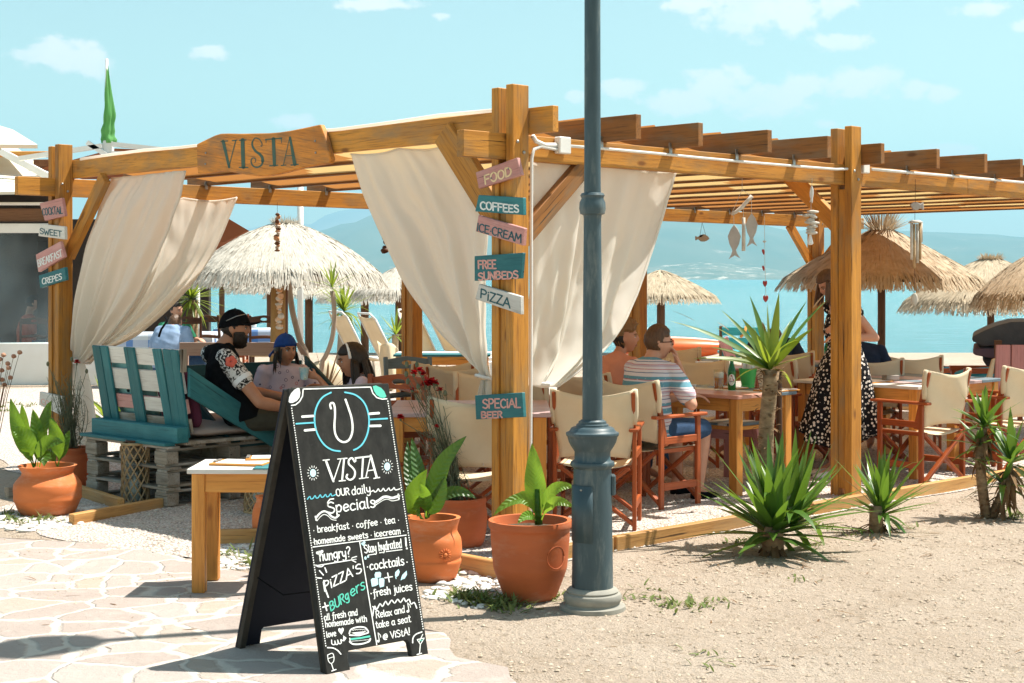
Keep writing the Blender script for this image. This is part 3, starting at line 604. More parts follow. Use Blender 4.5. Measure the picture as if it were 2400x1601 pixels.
# shade cloth, one slack panel from joist to joist
for i in range(len(JA) - 1):
    a0, a1 = JA[i] + 0.0, JA[i + 1] - 0.004
    def fn(u, v, a0=a0, a1=a1, i=i):
        sag = 0.05 * math.sin(u * math.pi) + 0.012 * mnoise.noise(V((u * 3 + i * 7, v * 9, 0)))
        b = 0.14 + (LB - 0.35) * v + 0.05 * math.sin(u * math.pi) * (1 if v < 0.5 else -1)
        return Q(a0 + 0.01 + (a1 - a0 - 0.03) * u, b, 2.606 - 0.15 * u ** 0.8 - 0.5 * sag)
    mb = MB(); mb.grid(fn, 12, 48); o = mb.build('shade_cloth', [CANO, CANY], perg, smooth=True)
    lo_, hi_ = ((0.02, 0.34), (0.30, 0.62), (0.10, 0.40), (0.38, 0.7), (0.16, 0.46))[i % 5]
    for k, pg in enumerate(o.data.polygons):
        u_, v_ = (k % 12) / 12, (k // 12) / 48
        if lo_ + 0.10 * u_ < v_ < hi_ + 0.10 * u_: pg.material_index = 1  # sunlit patches painted on the panel, slanted ends imitating the joist shadows
MB().tube([Q(0.07, 0.2 + 0.5 * k, 2.60 + 0.008 * math.sin(k * 1.7)) for k in range(11)], 0.012, 6).build('cloth_hem', CURT, perg, smooth=True)

# ---------------------------------------------------------------- curtains
def curve_at(pts, t):
    """uniform Catmull-Rom through 2-D/3-D points"""
    n_ = len(pts) - 1; x = min(max(t, 0), 1) * n_; i = min(int(x), n_ - 1); f = x - i
    p = [V(pts[max(0, min(n_, i + k))]) for k in (-1, 0, 1, 2)]
    return 0.5 * ((2 * p[1]) + (p[2] - p[0]) * f + (2 * p[0] - 5 * p[1] + 4 * p[2] - p[3]) * f * f + (3 * p[1] - p[0] - 3 * p[2] + p[3]) * f ** 3)
def curtain(left, right, p0, nrm, folds, seed, label, tail=None, amp=0.05, topsag=0.0, nu=90, nv=60, group=None):
    root = thing('curtain', label, 'curtain', hit(*right[0], p0, nrm), group=group)
    Lw = [hit(*q, p0, nrm) for q in left]; Rw = [hit(*q, p0, nrm) for q in right]
    rr = random.Random(seed); ph = [rr.uniform(0, 6.28) for _ in range(8)]; kk = [rr.uniform(0.6, 1.5) for _ in range(8)]
    def fn(u, v):
        a, b = curve_at(Lw, v), curve_at(Rw, v); w = (b - a).length
        p = a + (b - a) * u
        s_ = u + 0.02 * math.sin(u * 9 + ph[0])
        fold = math.sin(s_ * folds * 6.283 + ph[1]) + 0.55 * math.sin(s_ * folds * kk[2] * 13.1 + ph[2] + v * 1.5) + 0.35 * math.sin(s_ * folds * 21 + ph[3] - v * 2)
        A = amp * (0.22 + 0.78 * min(1, v * 1.5)) * (0.35 + 0.65 * min(1, w / 0.5))
        p = p + nrm * (A * fold * 0.62 + 0.03 * math.sin(v * 5 + u * 4 + ph[4]) + 0.012 * mnoise.noise(V((u * 14, v * 10, seed))))
        if topsag: p.z -= topsag * abs(math.sin(u * math.pi * 2.0)) * (1 - v) ** 3
        return p
    mb = MB(); mb.grid(fn, nu, nv); mb.build('drape', CURT, root, smooth=True, thick=0.003)
    hm = MB(); hm.tube([fn(1.0, k / 40) + nrm * 0.003 for k in range(41)], 0.009, 6); hm.tube([fn(k / 30, 0.0) for k in range(31)], 0.007, 6)
    hm.build('hem', CURT, root, smooth=True)
    if tail:
        tl = [hit(*q, p0, nrm) for q in tail[0]]; tr = [hit(*q, p0, nrm) for q in tail[1]]
        def fn2(u, v):
            a, b = curve_at(tl, v), curve_at(tr, v); p = a + (b - a) * u
            return p + nrm * (0.045 * math.sin(u * 14 + seed) * (0.4 + v) + 0.02 * math.sin(u * 31 + v * 3))
        mb = MB(); mb.grid(fn2, 40, 24); mb.build('tail', CURT, root, smooth=True, thick=0.003)
    tp = fn(0.5, 0.985); tb = MB(); rr_ = 0.05
    tb.tube([tp + V((math.cos(k / 8 * 6.283) * rr_ * nrm.y + math.sin(k / 8 * 6.283) * rr_ * nrm.x, -math.cos(k / 8 * 6.283) * rr_ * nrm.x + math.sin(k / 8 * 6.283) * rr_ * nrm.y, 0.012 * math.sin(k))) for k in range(9)], 0.011, 6)
    tb.build('tieback', WPL, root, smooth=True)
    return root
NL, NR = -VV, -UU            # outward normals of the pergola's left and right sides
pl_left = Q(0.10, 0, 0); pl_back = Q(0, LB - 0.05, 0)
z = zoom(800, 180, 0.3953); z9 = zoom(900, 780, 0.2423)
cg = 'ivory curtains tied back to the pergola posts'
curtain([(1, 1)] and [(252, 418), (222, 470), (190, 600), (178, 740), (170, 850)], [(442, 402), (418, 480), (372, 575), (310, 690), (246, 782), (192, 848)], pl_left, NL, 3.2, 3,
        'ivory curtain tied back to the post with the sweet and crepes signs', tail=([(172, 852), (176, 900), (178, 960), (172, 1040)], [(190, 852), (206, 905), (216, 965), (222, 1045)]), amp=0.07, group=cg)
curtain([(300, 466), (330, 560), (300, 690), (235, 800), (196, 850)], [(551, 463), (500, 590), (430, 690), (330, 780), (250, 818), (204, 852)], pl_back, NR, 2.6, 5,
        'inner ivory curtain hanging half sunlit from the far beam behind the front left one', amp=0.06, topsag=0.03, group=cg)
curtain([(828, 362), (862, 460), (905, 560), (965, 690), (1035, 790), (1090, 845), (1140, 884)], [(1062, 336), (1110, 430), (1146, 520), (1152, 640), (1152, 760), (1151, 850), (1150, 886)], Q(0.13, 0, 0), NL, 2.3, 8,
        'large ivory curtain left of the post with the food signs', tail=([(1136, 890), (1130, 940), (1122, 1010), (1124, 1082)], [(1152, 890), (1153, 950), (1152, 1020), (1150, 1090)]), amp=0.055, topsag=0.02, group=cg)
curtain([(1244, 372), (1244, 500), (1245, 640), (1246, 760), (1244, 850), (1240, 905)], [(1588, 402), (1556, 510), (1513, 622), (1464, 728), (1404, 818), (1300, 906)], Q(0, 0.06, 0), NR, 2.4, 12,
        'ivory curtain on the sunny side tied back behind the lamp post', amp=0.06, topsag=0.02, group=cg)
# ================================================================ LAMP POST
LC = G(1393, 1440); LC = V((LC.x, LC.y + 0.17, 0))
lamp = thing('lamp_post', 'tall blue grey cast iron lamp post with a turned base in front of the pergola', 'lamp post', LC)
LD = LC.y
zl = zoom(900, 800, 0.4336)
def lz(y): return H - (zl(0, y)[1] - HY) / F * LD
def lr(h): return h * 0.4336 / F * LD
prof = [(178, 1476), (181, 1452), (178, 1424), (150, 1419), (146, 1412), (156, 1395), (159, 1375), (152, 1360), (138, 1354), (141, 1345), (130, 1333), (113, 1326)]
mb = MB(); mb.lathe([(lr(181), -0.03)] + [(lr(r), lz(y)) for r, y in prof], 48, (LC.x, LC.y, 0)); mb.build('plinth', STONEB, lamp, angle=40)
prof = [(112, 1330), (108, 1040), (103, 700), (102, 686), (108, 680), (118, 672), (121, 662), (117, 650), (104, 644), (98, 636), (97, 596), (104, 584), (116, 566), (128, 544), (134, 522), (136, 514), (141, 510), (144, 500), (142, 492), (130, 488), (122, 480), (116, 468), (104, 462), (88, 458), (87, 448), (76, 444), (75, 432), (66, 428), (62, 424)]
mb = MB(); mb.lathe([(lr(r), lz(y)) for r, y in prof], 48, (LC.x, LC.y, 0)); mb.build('pedestal', LAMPM, lamp, angle=40)
mb = MB(); mb.lathe([(lr(55), lz(430)), (lr(53), lz(0)), (lr(44.5), 2.15), (lr(43), 3.2), (lr(36), 4.9)], 40, (LC.x, LC.y, 0)); mb.build('shaft', LAMPM, lamp, angle=40)
zc = 1.6 - (480 - HY) / F * LD
mb = MB(); mb.lathe([(lr(46), zc - 0.075), (lr(50), zc - 0.05), (lr(66), zc - 0.045), (lr(72), zc - 0.02), (lr(70), zc + 0.01), (lr(60), zc + 0.03), (lr(62), zc + 0.038), (lr(66), zc + 0.045), (lr(60), zc + 0.055), (lr(45), zc + 0.06)], 40, (LC.x, LC.y, 0)); mb.build('collar', LAMPM, lamp, angle=40)
# top lantern, out of frame: throws the long shadow on the paving
lan = MB(); lan.lathe([(0.05, 4.85), (0.16, 4.95), (0.2, 5.25), (0.12, 5.4), (0.02, 5.5)], 12, (LC.x, LC.y, 0)); lan.build('lantern', LAMPM, lamp, angle=40)
# service door and side box
mb = MB()
def door(u, v):
    a = R(-178 + 86 * u); r = lr(109.5) + 0.001; return V((LC.x + r * math.cos(a), LC.y + r * math.sin(a), lz(1075) + (lz(772) - lz(1075)) * v))
mb.grid(door, 8, 1); d = mb.build('door', LAMPM, lamp, angle=40, thick=0.005)
sc_ = MB(); a = R(-122); sc_.ball(V((LC.x + (lr(111) + .014) * math.cos(a), LC.y + (lr(111) + .014) * math.sin(a), lz(790))), 0.006, 8, 5); sc_.build('screw', STEEL, d, smooth=True)
mb = MB(); mb.box(V((LC.x + lr(110), LC.y + 0.0, lz(775))), (0.026, 0.06, 0.10)); mb.build('side_box', LAMPM, lamp, bevel=0.006)

# ================================================================ LETTERING: a hand-drawn stroke alphabet (10 units = cap height)
GL = {
'A': ("0,0 3.2,10 6.4,0/", "1.3,3.6 5.2,3.6/", 6.6), 'B': ("0.4,0 0.4,10/", "0.4,10 3.6,9.8 4.8,7.8 3.4,5.6 0.6,5.2", "0.6,5.2 4.2,4.8 5.6,2.8 4.2,0.4 0.4,0", 6), 'C': ("5.6,8.6 3.4,10 1,8 0.3,5 1,1.6 3.4,0 5.6,1.2", 6),
'D': ("0.4,0 0.4,10/", "0.4,10 3.6,9.4 5.8,6.6 5.6,3 3.6,0.5 0.4,0", 6.2), 'E': ("5,10 0.4,10 0.4,0 5,0/", "0.4,5.2 4.2,5.2/", 5.4), 'F': ("5,10 0.4,10 0.4,0/", "0.4,5.4 4.2,5.4/", 5.2), 'I': ("0.5,0 0.5,10/", 1.2),
'K': ("0.4,0 0.4,10/", "5,10 0.6,4.8 5.4,0/", 5.6), 'L': ("0.4,10 0.4,0 4.8,0/", 5), 'M': ("0.2,0 1,10 3.8,3.4 6.6,10 7.4,0/", 7.8), 'N': ("0.4,0 0.4,10 5.4,0 5.4,10/", 6), 'O': ("3.2,10 0.9,8.4 0.3,5 1,1.6 3.2,0 5.4,1.6 6.1,5 5.4,8.4 3.2,10", 6.6),
'P': ("0.4,0 0.4,10/", "0.4,10 3.8,9.8 5.2,7.6 3.8,5.2 0.4,4.8", 5.6), 'R': ("0.4,0 0.4,10/", "0.4,10 3.8,9.8 5,7.6 3.6,5.4 0.4,5", "2.4,5 5.4,0/", 5.8), 'S': ("5,8.8 3,10 0.8,8.8 0.8,6.6 3,5.2 5,3.8 5,1.4 3,0 0.4,1.2", 5.6),
'T': ("0,10 5.6,10/", "2.8,10 2.8,0/", 5.8), 'U': ("0.4,10 0.4,3 1.6,0.4 3.4,0 5.2,1.4 5.6,4 5.6,10", 6.2), 'V': ("0,10 2.9,0 5.8,10/", 6), 'W': ("0,10 1.8,0 3.8,7 5.8,0 7.6,10/", 7.8), 'Z': ("0.3,10 5,10 0.2,0 5.2,0/", 5.4),
'a': ("4.2,5.4 2.4,6.6 0.6,5.2 0.3,2.8 1.2,0.4 2.8,0.4 4.2,2.6", "4.3,6.5 4.2,1.2 5,0.2", 5), 'b': ("0.5,10 0.5,0/", "0.5,4.4 2.4,6.4 4.2,5 4.4,2.6 3.2,0.2 0.5,0.8", 4.8), 'c': ("4,5.6 2.4,6.6 0.7,5 0.4,2.6 1.6,0.2 4.2,1", 4.4),
'd': ("4.2,4.6 2.6,6.5 0.7,5 0.4,2.4 1.6,0.1 3.2,0.8 4.2,2.8", "4.3,10 4.2,0.2/", 4.9), 'e': ("0.5,3.2 4,3.9 3.9,5.6 2.3,6.6 0.7,5 0.4,2.4 1.8,0.1 4.1,1.1", 4.5), 'f': ("4,9.4 2.8,10 1.8,8.6 1.7,4 1.5,-1.6 0.6,-2.6", "0.3,5.8 3.4,6/", 3.8),
'g': ("4.2,5.4 2.4,6.6 0.6,5 0.5,2.6 2,0.8 4.1,2.8", "4.3,6.5 4.3,-1.6 2.6,-3.2 0.7,-2.2", 4.9), 'h': ("0.5,10 0.5,0/", "0.5,3.8 2.3,6.4 3.9,5.4 4,0", 4.6), 'i': ("0.6,6.4 0.6,0/", "0.6,8.6 0.65,8.9", 1.3), 'j': ("1.4,6.4 1.5,-1.6 0.2,-2.8", "1.4,8.6 1.45,8.9", 2.1),
'k': ("0.5,10 0.5,0/", "3.6,6.4 0.7,3.2 3.9,0/", 4.2), 'l': ("0.6,10 0.6,1.4 1.4,0.1", 1.7), 'm': ("0.4,6.4 0.4,0/", "0.4,4.2 1.9,6.5 3.2,5.4 3.2,0", "3.2,4.2 4.7,6.5 6,5.4 6.1,0", 6.7), 'n': ("0.4,6.4 0.4,0/", "0.4,3.9 2.2,6.5 3.8,5.4 3.9,0", 4.5), 'o': ("2.4,6.5 0.8,5.2 0.4,3.2 1,1 2.4,0 4,1.2 4.4,3.4 3.9,5.4 2.4,6.5", 4.9),
'p': ("0.4,6.4 0.4,-3/", "0.4,4.4 2.2,6.5 4,5.2 4.2,2.8 3,0.3 0.4,0.8", 4.7), 'r': ("0.4,6.4 0.5,0/", "0.5,3.8 1.8,6.2 3.2,6.2", 3.3), 's': ("3.6,5.8 2,6.6 0.7,5.6 1.2,4 3.2,2.8 3.5,1 2,0 0.3,0.8", 4), 't': ("1.7,9.2 1.6,1.4 2.6,0.1 3.6,0.6", "0.2,6.6 3.4,6.8/", 3.8), 'u': ("0.4,6.4 0.5,2 1.7,0.1 3.2,0.8 3.9,2.8", "3.9,6.4 3.9,0.2/", 4.6),
'v': ("0,6.4 2,0 4,6.4/", 4.2), 'w': ("0,6.4 1.3,0.2 2.9,5 4.4,0.2 5.8,6.4/", 6), 'x': ("0,6.4 4,0/", "4,6.4 0,0/", 4.2), 'y': ("0.4,6.4 0.6,3 2,1.2 3.9,3", "4.1,6.4 3.9,-1.4 2.2,-3 0.5,-2.2", 4.6),
'`': ("0.6,6.2 0.65,6.3", 1.2), '.': ("0.6,3.6 0.65,3.9", 1.4), '!': ("0.9,10.5 0.7,3.2/", "0.6,0.2 0.65,0.5", 1.7), '?': ("0.4,8.6 2,10 3.9,8.8 3.6,6.6 2,4.8 1.9,2.8", "1.8,0.2 1.85,0.5", 4.4), "'": ("0.8,10.2 0.5,7.8/", 1.4), '+': ("0.2,4.4 4.6,4.4/", "2.4,6.8 2.4,2/", 5), '-': ("0.3,5 2.6,5/", 3),
'@': ("5,4 3.8,5.6 2.4,4.8 2.2,2.8 3.4,2 4.9,3.2 5,5.4", "5,3 6.4,2.6 6.8,5 5.4,7.8 2.8,7.6 0.8,5.4 0.7,2.4 2.6,0 5.4,0.2", 7.4), 'Λ': ("0,0 3.2,10 6.4,0/", 6.6), 'Φ': ("3,10.6 3,-0.6/", "3,8 1,7.2 0.3,5 1,2.8 3,2 5,2.8 5.7,5 5,7.2 3,8", 6.2), ' ': (2.6,),
}
def smooth_pts(pts, per=5, closed=False):
    if len(pts) < 3: return [V(p) for p in pts]
    n_ = (len(pts) - 1) * per
    return [curve_at(pts, k / n_) for k in range(n_ + 1)]
def parse(s):
    straight = s.endswith('/'); s = s.rstrip('/')
    p = [V(tuple(map(float, q.split(',')))) for q in s.split()]
    return p if straight else smooth_pts(p, 4)
class Ink:
    """brush marks lying on a flat face: strokes in a 2-D layout, mapped to the face by fn(x, y)"""
    def __init__(s, fn): s.fn = fn; s.mb = MB()
    def stroke(s, pts, w, w1=None):
        pts = [V(p[:2]) if not isinstance(p, V) else V((p.x, p.y)) for p in pts]; n_ = len(pts); b0 = len(s.mb.v); L_ = []; R_ = []
        q = [pts[0]]
        for p in pts[1:]:
            if (p - q[-1]).length > 1e-4: q.append(p)
        pts = q; n_ = len(pts)
        if n_ < 2: return s.dot(pts[0], w / 2)
        t0 = (pts[1] - pts[0]).normalized(); t1 = (pts[-1] - pts[-2]).normalized()
        # split at sharp corners so that the joints stay full width
        run = [pts[0]]
        for i in range(1, n_):
            run.append(pts[i])
            if i < n_ - 1 and (pts[i] - pts[i - 1]).normalized().dot((pts[i + 1] - pts[i]).normalized()) < 0.5:
                s._run(run, w, w1); run = [pts[i]]
        s._run(run, w, w1)
    def _run(s, pts, w, w1=None):
        n_ = len(pts); t0 = (pts[1] - pts[0]).normalized(); t1 = (pts[-1] - pts[-2]).normalized(); row = []
        for i, p in enumerate(pts):
            t = (pts[min(i + 1, n_ - 1)] - pts[max(i - 1, 0)]).normalized(); nn = V((-t.y, t.x)); ww = (w if w1 is None else w + (w1 - w) * i / (n_ - 1)) / 2 * (1 + 0.10 * mnoise.noise(V((p.x * .6, p.y * .6, 3))))
            row.append((s.mb.add(s.fn(*(p + nn * ww))), s.mb.add(s.fn(*(p - nn * ww)))))
        for a, b in zip(row, row[1:]): s.mb.face(a[0], a[1], b[1], b[0])
        for p, t, (i0, i1), sg in ((pts[0], -t0, row[0], 1), (pts[-1], t1, row[-1], -1)):
            ww = (w if (w1 is None or sg == 1) else w1) / 2; nn = V((-t.y, t.x)); arc = []
            for k in range(1, 5):
                a = math.pi * k / 5; arc.append(s.mb.add(s.fn(*(p - nn * ww * math.cos(a) + t * ww * math.sin(a)))))
            s.mb.face(*([i0] + arc + [i1]) if sg == 1 else ([i1] + arc + [i0]))
    def dot(s, p, r, sx=1.0, sy=1.0, n=12):
        s.mb.face(*[s.mb.add(s.fn(p[0] + r * sx * math.cos(6.283 * k / n), p[1] + r * sy * math.sin(6.283 * k / n))) for k in range(n)])
    def poly(s, pts): s.mb.face(*[s.mb.add(s.fn(*p)) for p in pts])
    def text(s, txt, p0, p1, h, w, up=None, jit=0.25, squeeze=None):
        p0, p1 = V(p0), V(p1); wid = sum(GL[c][-1] for c in txt) + 0.9 * (len(txt) - 1); ex = (p1 - p0) / wid; h = h * 0.80; w = w * 0.84
        upv = V(up).normalized() * (h / 10) if up else V((ex.y, -ex.x)).normalized() * (h / 10)
        x = 0.0; rr = random.Random(txt)
        for c in txt:
            dy = rr.uniform(-jit, jit); sc = 1 + rr.uniform(-0.05, 0.05)
            for st in GL[c][:-1]: s.stroke([p0 + ex * (x + q.x) + upv * (q.y * sc + dy) for q in parse(st)], w)
            x += GL[c][-1] + 0.9
    def build(s, m, parent, name='lettering'):
        o = s.mb.build(name, m, parent)
        me = o.data; bm = bmesh.new(); bm.from_mesh(me); bmesh.ops.recalc_face_normals(bm, faces=bm.faces); bm.to_mesh(me); bm.free()
        return o
def on_plane(zf, p0, nrm, off=0.0015):
    pp = V(p0) + V(nrm) * off
    return lambda x, y: hit(*zf(x, y), pp, V(nrm))

# ================================================================ CHALKBOARD
zb = zoom(520, 860, 0.4727)
BL, BR = G(*zb(520, 1532)), G(*zb(1027, 1435)); Wd = (BR - BL).normalized(); Bk = V((-Wd.y, Wd.x, 0)); LEAN = 0.303; BH = 1.142
fu = (Bk * LEAN + V((0, 0, BH))).normalized(); fn_ = Wd.cross(fu).normalized()
if fn_.y > 0: fn_ = -fn_
board = thing('chalkboard_sign', 'black A-frame chalkboard listing the daily specials in white lettering', 'chalkboard', (BL + BR) / 2 + Bk * 0.3)
BW = (BR - BL).length; BLn = math.hypot(BH, LEAN)
def bp(x, y, d=0.0): return BL + Wd * x + fu * y + fn_ * d
ft = 0.115
outl = [(0, 0), (0.115, 0), (0.11, 0.072), (0.118, 0.082), (BW - 0.10, 0.082), (BW - 0.09, 0.072), (BW - 0.085, 0), (BW, 0), (BW, BLn), (0, BLn)]
mb = MB(); mb.prism([bp(x, y) for x, y in outl], -fn_ * 0.03); face = mb.build('front_panel', CHALK, board, bevel=0.003)
sk = V((-0.045, -0.05, 0)); bu = (V((0, 0, BH)) - Bk * (LEAN + 0.012) - sk).normalized(); ap = bp(0, BLn, -0.034)
bfoot = [ap + sk * 1.0 + Bk * (LEAN + 0.0) + V((0, 0, -ap.z + 0.001)) + Wd * t for t in (0, BW)]
def bk(x, y): return bfoot[0] + (bfoot[1] - bfoot[0]) * (x / BW) + (ap - bfoot[0]) * (y / BLn)
nb = (bfoot[1] - bfoot[0]).cross(ap - bfoot[0]).normalized()
if nb.y < 0: nb = -nb
mb = MB(); mb.prism([bk(x, y) for x, y in outl], nb * 0.012); mb.build('rear_panel', NAVY, board)
for (x0, x1) in ((0.0, 0.028), (BW - 0.028, BW)):
    mb = MB(); mb.prism([bk(x0, 0), bk(x1, 0), bk(x1, BLn), bk(x0, BLn)], -nb * 0.030); mb.build('rear_stile', CHALKF, board, bevel=0.002)
    mb = MB(); mb.prism([bp(x0 + .001, 0.002, -0.031), bp(x1 - .001, 0.002, -0.031), bp(x1 - .001, BLn - .01, -0.031), bp(x0 + .001, BLn - .01, -0.031)], -fn_ * 0.016); mb.build('front_stile', CHALKF, board, bevel=0.002)
mb = MB(); mb.bar(bp(0.03, BLn - 0.004, -0.02), bp(BW - 0.03, BLn - 0.004, -0.02), 0.03, 0.02); mb.build('hinge_rail', CHALKF, board, bevel=0.002)
mb = MB(); mb.tube([bp(0.02, 0.34, -0.045), (bp(0.02, 0.34, -0.045) + bk(0.02, 0.34)) / 2 + V((0, 0, -0.05)), bk(0.02, 0.34)], 0.003, 5); mb.build('cord', BLACK, board)
bm_ = on_plane(zb, bp(0, 0), fn_)
UPB = (-0.115, -1.0)
ik = Ink(bm_); T = ik.text; S = ik.stroke
# border
S([(405, 110), (735, 100)], 6)
S([(403, 112), (400, 145), (385, 172), (365, 188), (345, 191)], 6); S([(738, 100), (748, 130), (768, 152), (795, 160), (818, 158)], 6)
for a, b, n_ in (((346, 205), (517, 1395), 98), ((823, 170), (1000, 1310), 96)):
    for k in range(n_): ik.dot((a[0] + (b[0] - a[0]) * k / n_, a[1] + (b[1] - a[1]) * k / n_), 3.0, 1, 1.3, 8)
ik.poly([(331, 173), (334, 150), (344, 130), (360, 113), (376, 104), (385, 106), (389, 128), (385, 152), (372, 168), (352, 178), (338, 179)])
# emblem
S(smooth_pts([(541, 206), (537, 190), (541, 180), (552, 180), (559, 198), (561, 240), (558, 290), (562, 330), (578, 360), (604, 373), (630, 362), (645, 330), (648, 290), (641, 245), (628, 205), (613, 162)]), 10)
for a, b in (((399, 247), (456, 243)), ((412, 315), (464, 310)), ((730, 233), (778, 229)), ((734, 293), (786, 292))): S([a, b], 12)
# big name in serif capitals
for st, w in (([(516, 465), (553, 567)], 11), ([(553, 567), (590, 457)], 5), ([(502, 463), (532, 460)], 6), ([(574, 457), (600, 455)], 5), ([(606, 456), (596, 564)], 9), ([(594, 455), (620, 453)], 6), ([(582, 566), (612, 563)], 6),
              (smooth_pts([(658, 470), (645, 452), (630, 462), (630, 482), (648, 500), (660, 520), (655, 548), (635, 560), (618, 548), (622, 534)]), 9), ([(700, 447), (694, 552)], 9), ([(662, 452), (740, 443)], 8), ([(664, 452), (664, 468)], 5), ([(739, 443), (738, 458)], 5), ([(682, 554), (708, 551)], 6),
              ([(738, 442), (714, 548)], 5), ([(738, 440), (768, 548)], 11), ([(722, 515), (757, 510)], 5), ([(702, 551), (726, 548)], 5), ([(754, 553), (782, 548)], 6)): S(st, w)
# suns
for (cx, cy) in ((452, 526), (820, 494)):
    for k in range(14):
        a = 6.283 * k / 14; S([(cx + 22 * math.cos(a), cy + 28 * math.sin(a)), (cx + 28 * math.cos(a), cy + 36 * math.sin(a))], 3.2)
T('OUR', (568, 641), (634, 633), 44, 6, UPB); T('daily', (645, 635), (738, 622), 52, 6, UPB)
S(smooth_pts([(742, 618), (752, 612), (757, 620), (766, 618), (776, 604), (782, 616), (792, 614), (801, 602), (808, 614), (818, 612), (828, 600), (834, 612), (846, 608), (854, 598), (861, 610), (884, 604)], 4), 5)
T('Specials', (527, 728), (762, 694), 66, 8, UPB)
S([(527, 690), (524, 672), (536, 656), (554, 654)], 6)
S(smooth_pts([(466, 750), (484, 728), (505, 716), (525, 722), (545, 742), (564, 748), (580, 735)]), 9); S(smooth_pts([(760, 672), (780, 660), (800, 646), (820, 644), (842, 650), (860, 646), (878, 640)]), 12)
S([(464, 742), (468, 760)], 8); S([(875, 632), (878, 654)], 8)
for k in range(26):
    t = k / 25
    q = curve_at([(472, 762), (490, 742), (506, 732), (525, 738), (545, 756), (566, 760)], t); ik.dot(q, 2.6, n=6)
    q = curve_at([(764, 684), (782, 672), (802, 660), (822, 656), (842, 664), (862, 662), (878, 658)], t); ik.dot(q, 2.6, n=6)
T('. breakfast . coffee . tea .', (455, 824), (880, 772), 40, 5.4, UPB)
T('.homemade sweets . icecream .', (452, 882), (905, 825), 38, 5.4, UPB)
S([(452, 893), (914, 834)], 5); S([(683, 866), (768, 1378)], 5)
T('hungry?', (486, 964), (640, 940), 62, 7, UPB); S([(474, 922), (484, 926), (496, 915)], 15); S([(466, 986), (664, 954)], 5); S([(668, 940), (646, 946), (642, 958), (664, 968)], 5); S([(666, 954), (650, 956)], 4)
S(smooth_pts([(466, 982), (476, 990), (496, 990), (508, 978)]), 5)
T('Stay hydrated', (708, 924), (893, 895), 52, 6, UPB); S([(911, 848), (914, 888)], 8); ik.dot((917, 900), 5)
S([(727, 933), (760, 928)], 4.5); S([(782, 922), (806, 918)], 4.5); S([(815, 916), (893, 906)], 4.5)
for a, b in (((484, 1010), (503, 1032)), ((511, 996), (519, 1018)), ((472, 1046), (494, 1048))): S([a, b], 6)
T("PiZZA'S", (508, 1112), (695, 1016), 58, 7.4, (-0.16, -1)); S([(506, 1060), (512, 1100), (528, 1142)], 7.4)
S([(500, 1192), (527, 1183)], 7); S([(510, 1170), (520, 1208)], 7)
T('all fresh and', (508, 1258), (674, 1230), 40, 5.2, UPB); T('homemade with', (514, 1292), (720, 1262), 38, 5.2, UPB); T('love', (520, 1342), (567, 1334), 38, 5.2, UPB)
ik.poly([(593, 1328), (578, 1310), (577, 1299), (584, 1294), (591, 1300), (597, 1292), (604, 1296), (604, 1308)])
S(smooth_pts([(544, 1354), (546, 1374), (560, 1376), (560, 1358), (566, 1376), (576, 1372), (574, 1354), (582, 1372), (592, 1368), (590, 1352), (602, 1358), (604, 1340)], 4), 5); ik.poly([(600, 1330), (618, 1344), (606, 1362), (607, 1348)])
T('cocktails', (735, 1008), (905, 982), 54, 7, UPB); ik.dot((722, 992), 3.5, n=7); ik.dot((918, 968), 3.5, n=7)
S([(808, 1046), (845, 1040)], 6); S([(822, 1022), (830, 1066)], 6)
T('fresh juices', (752, 1140), (945, 1106), 48, 6.2, UPB); ik.dot((740, 1124), 3.5, n=7)
S(smooth_pts([(748, 1234), (752, 1205), (758, 1186), (768, 1202), (784, 1174), (796, 1188), (812, 1162), (824, 1180), (842, 1156), (856, 1172), (872, 1152), (886, 1168), (902, 1146), (912, 1164), (928, 1152), (938, 1176), (954, 1168), (966, 1196)], 3), 6)
S(smooth_pts([(748, 1188), (756, 1198), (770, 1208)], 3), 5)
T('Relax and', (766, 1246), (908, 1218), 42, 5.6, UPB); T('take a seat', (764, 1296), (938, 1264), 42, 5.6, UPB); T('@ ViStA!', (800, 1354), (934, 1328), 42, 5.6, UPB)
for (x, y) in ((925, 1212), (778, 1360)): ik.dot((x - 3, y), 7, n=8); S([(x + 3, y), (x - 4, y - 42)], 4); S([(x - 4, y - 42), (x + 8, y - 30), (x + 10, y - 20)], 4)
# corner glasses
S(smooth_pts([(524, 1392), (552, 1394), (574, 1406), (590, 1424)]), 6); S(smooth_pts([(946, 1368), (948, 1344), (962, 1326), (992, 1314)]), 6)
S(smooth_pts([(524, 1428), (528, 1456), (540, 1470), (553, 1462), (556, 1440), (548, 1420), (526, 1428)]), 4); S([(543, 1470), (553, 1502)], 4.5); S([(545, 1508), (566, 1500)], 5); S([(528, 1446), (553, 1438)], 3.5)
S([(968, 1352), (1004, 1344), (984, 1376), (968, 1352)], 4); S([(984, 1376), (980, 1422)], 4.5); S([(968, 1426), (990, 1420)], 5); S([(978, 1364), (996, 1326)], 4)
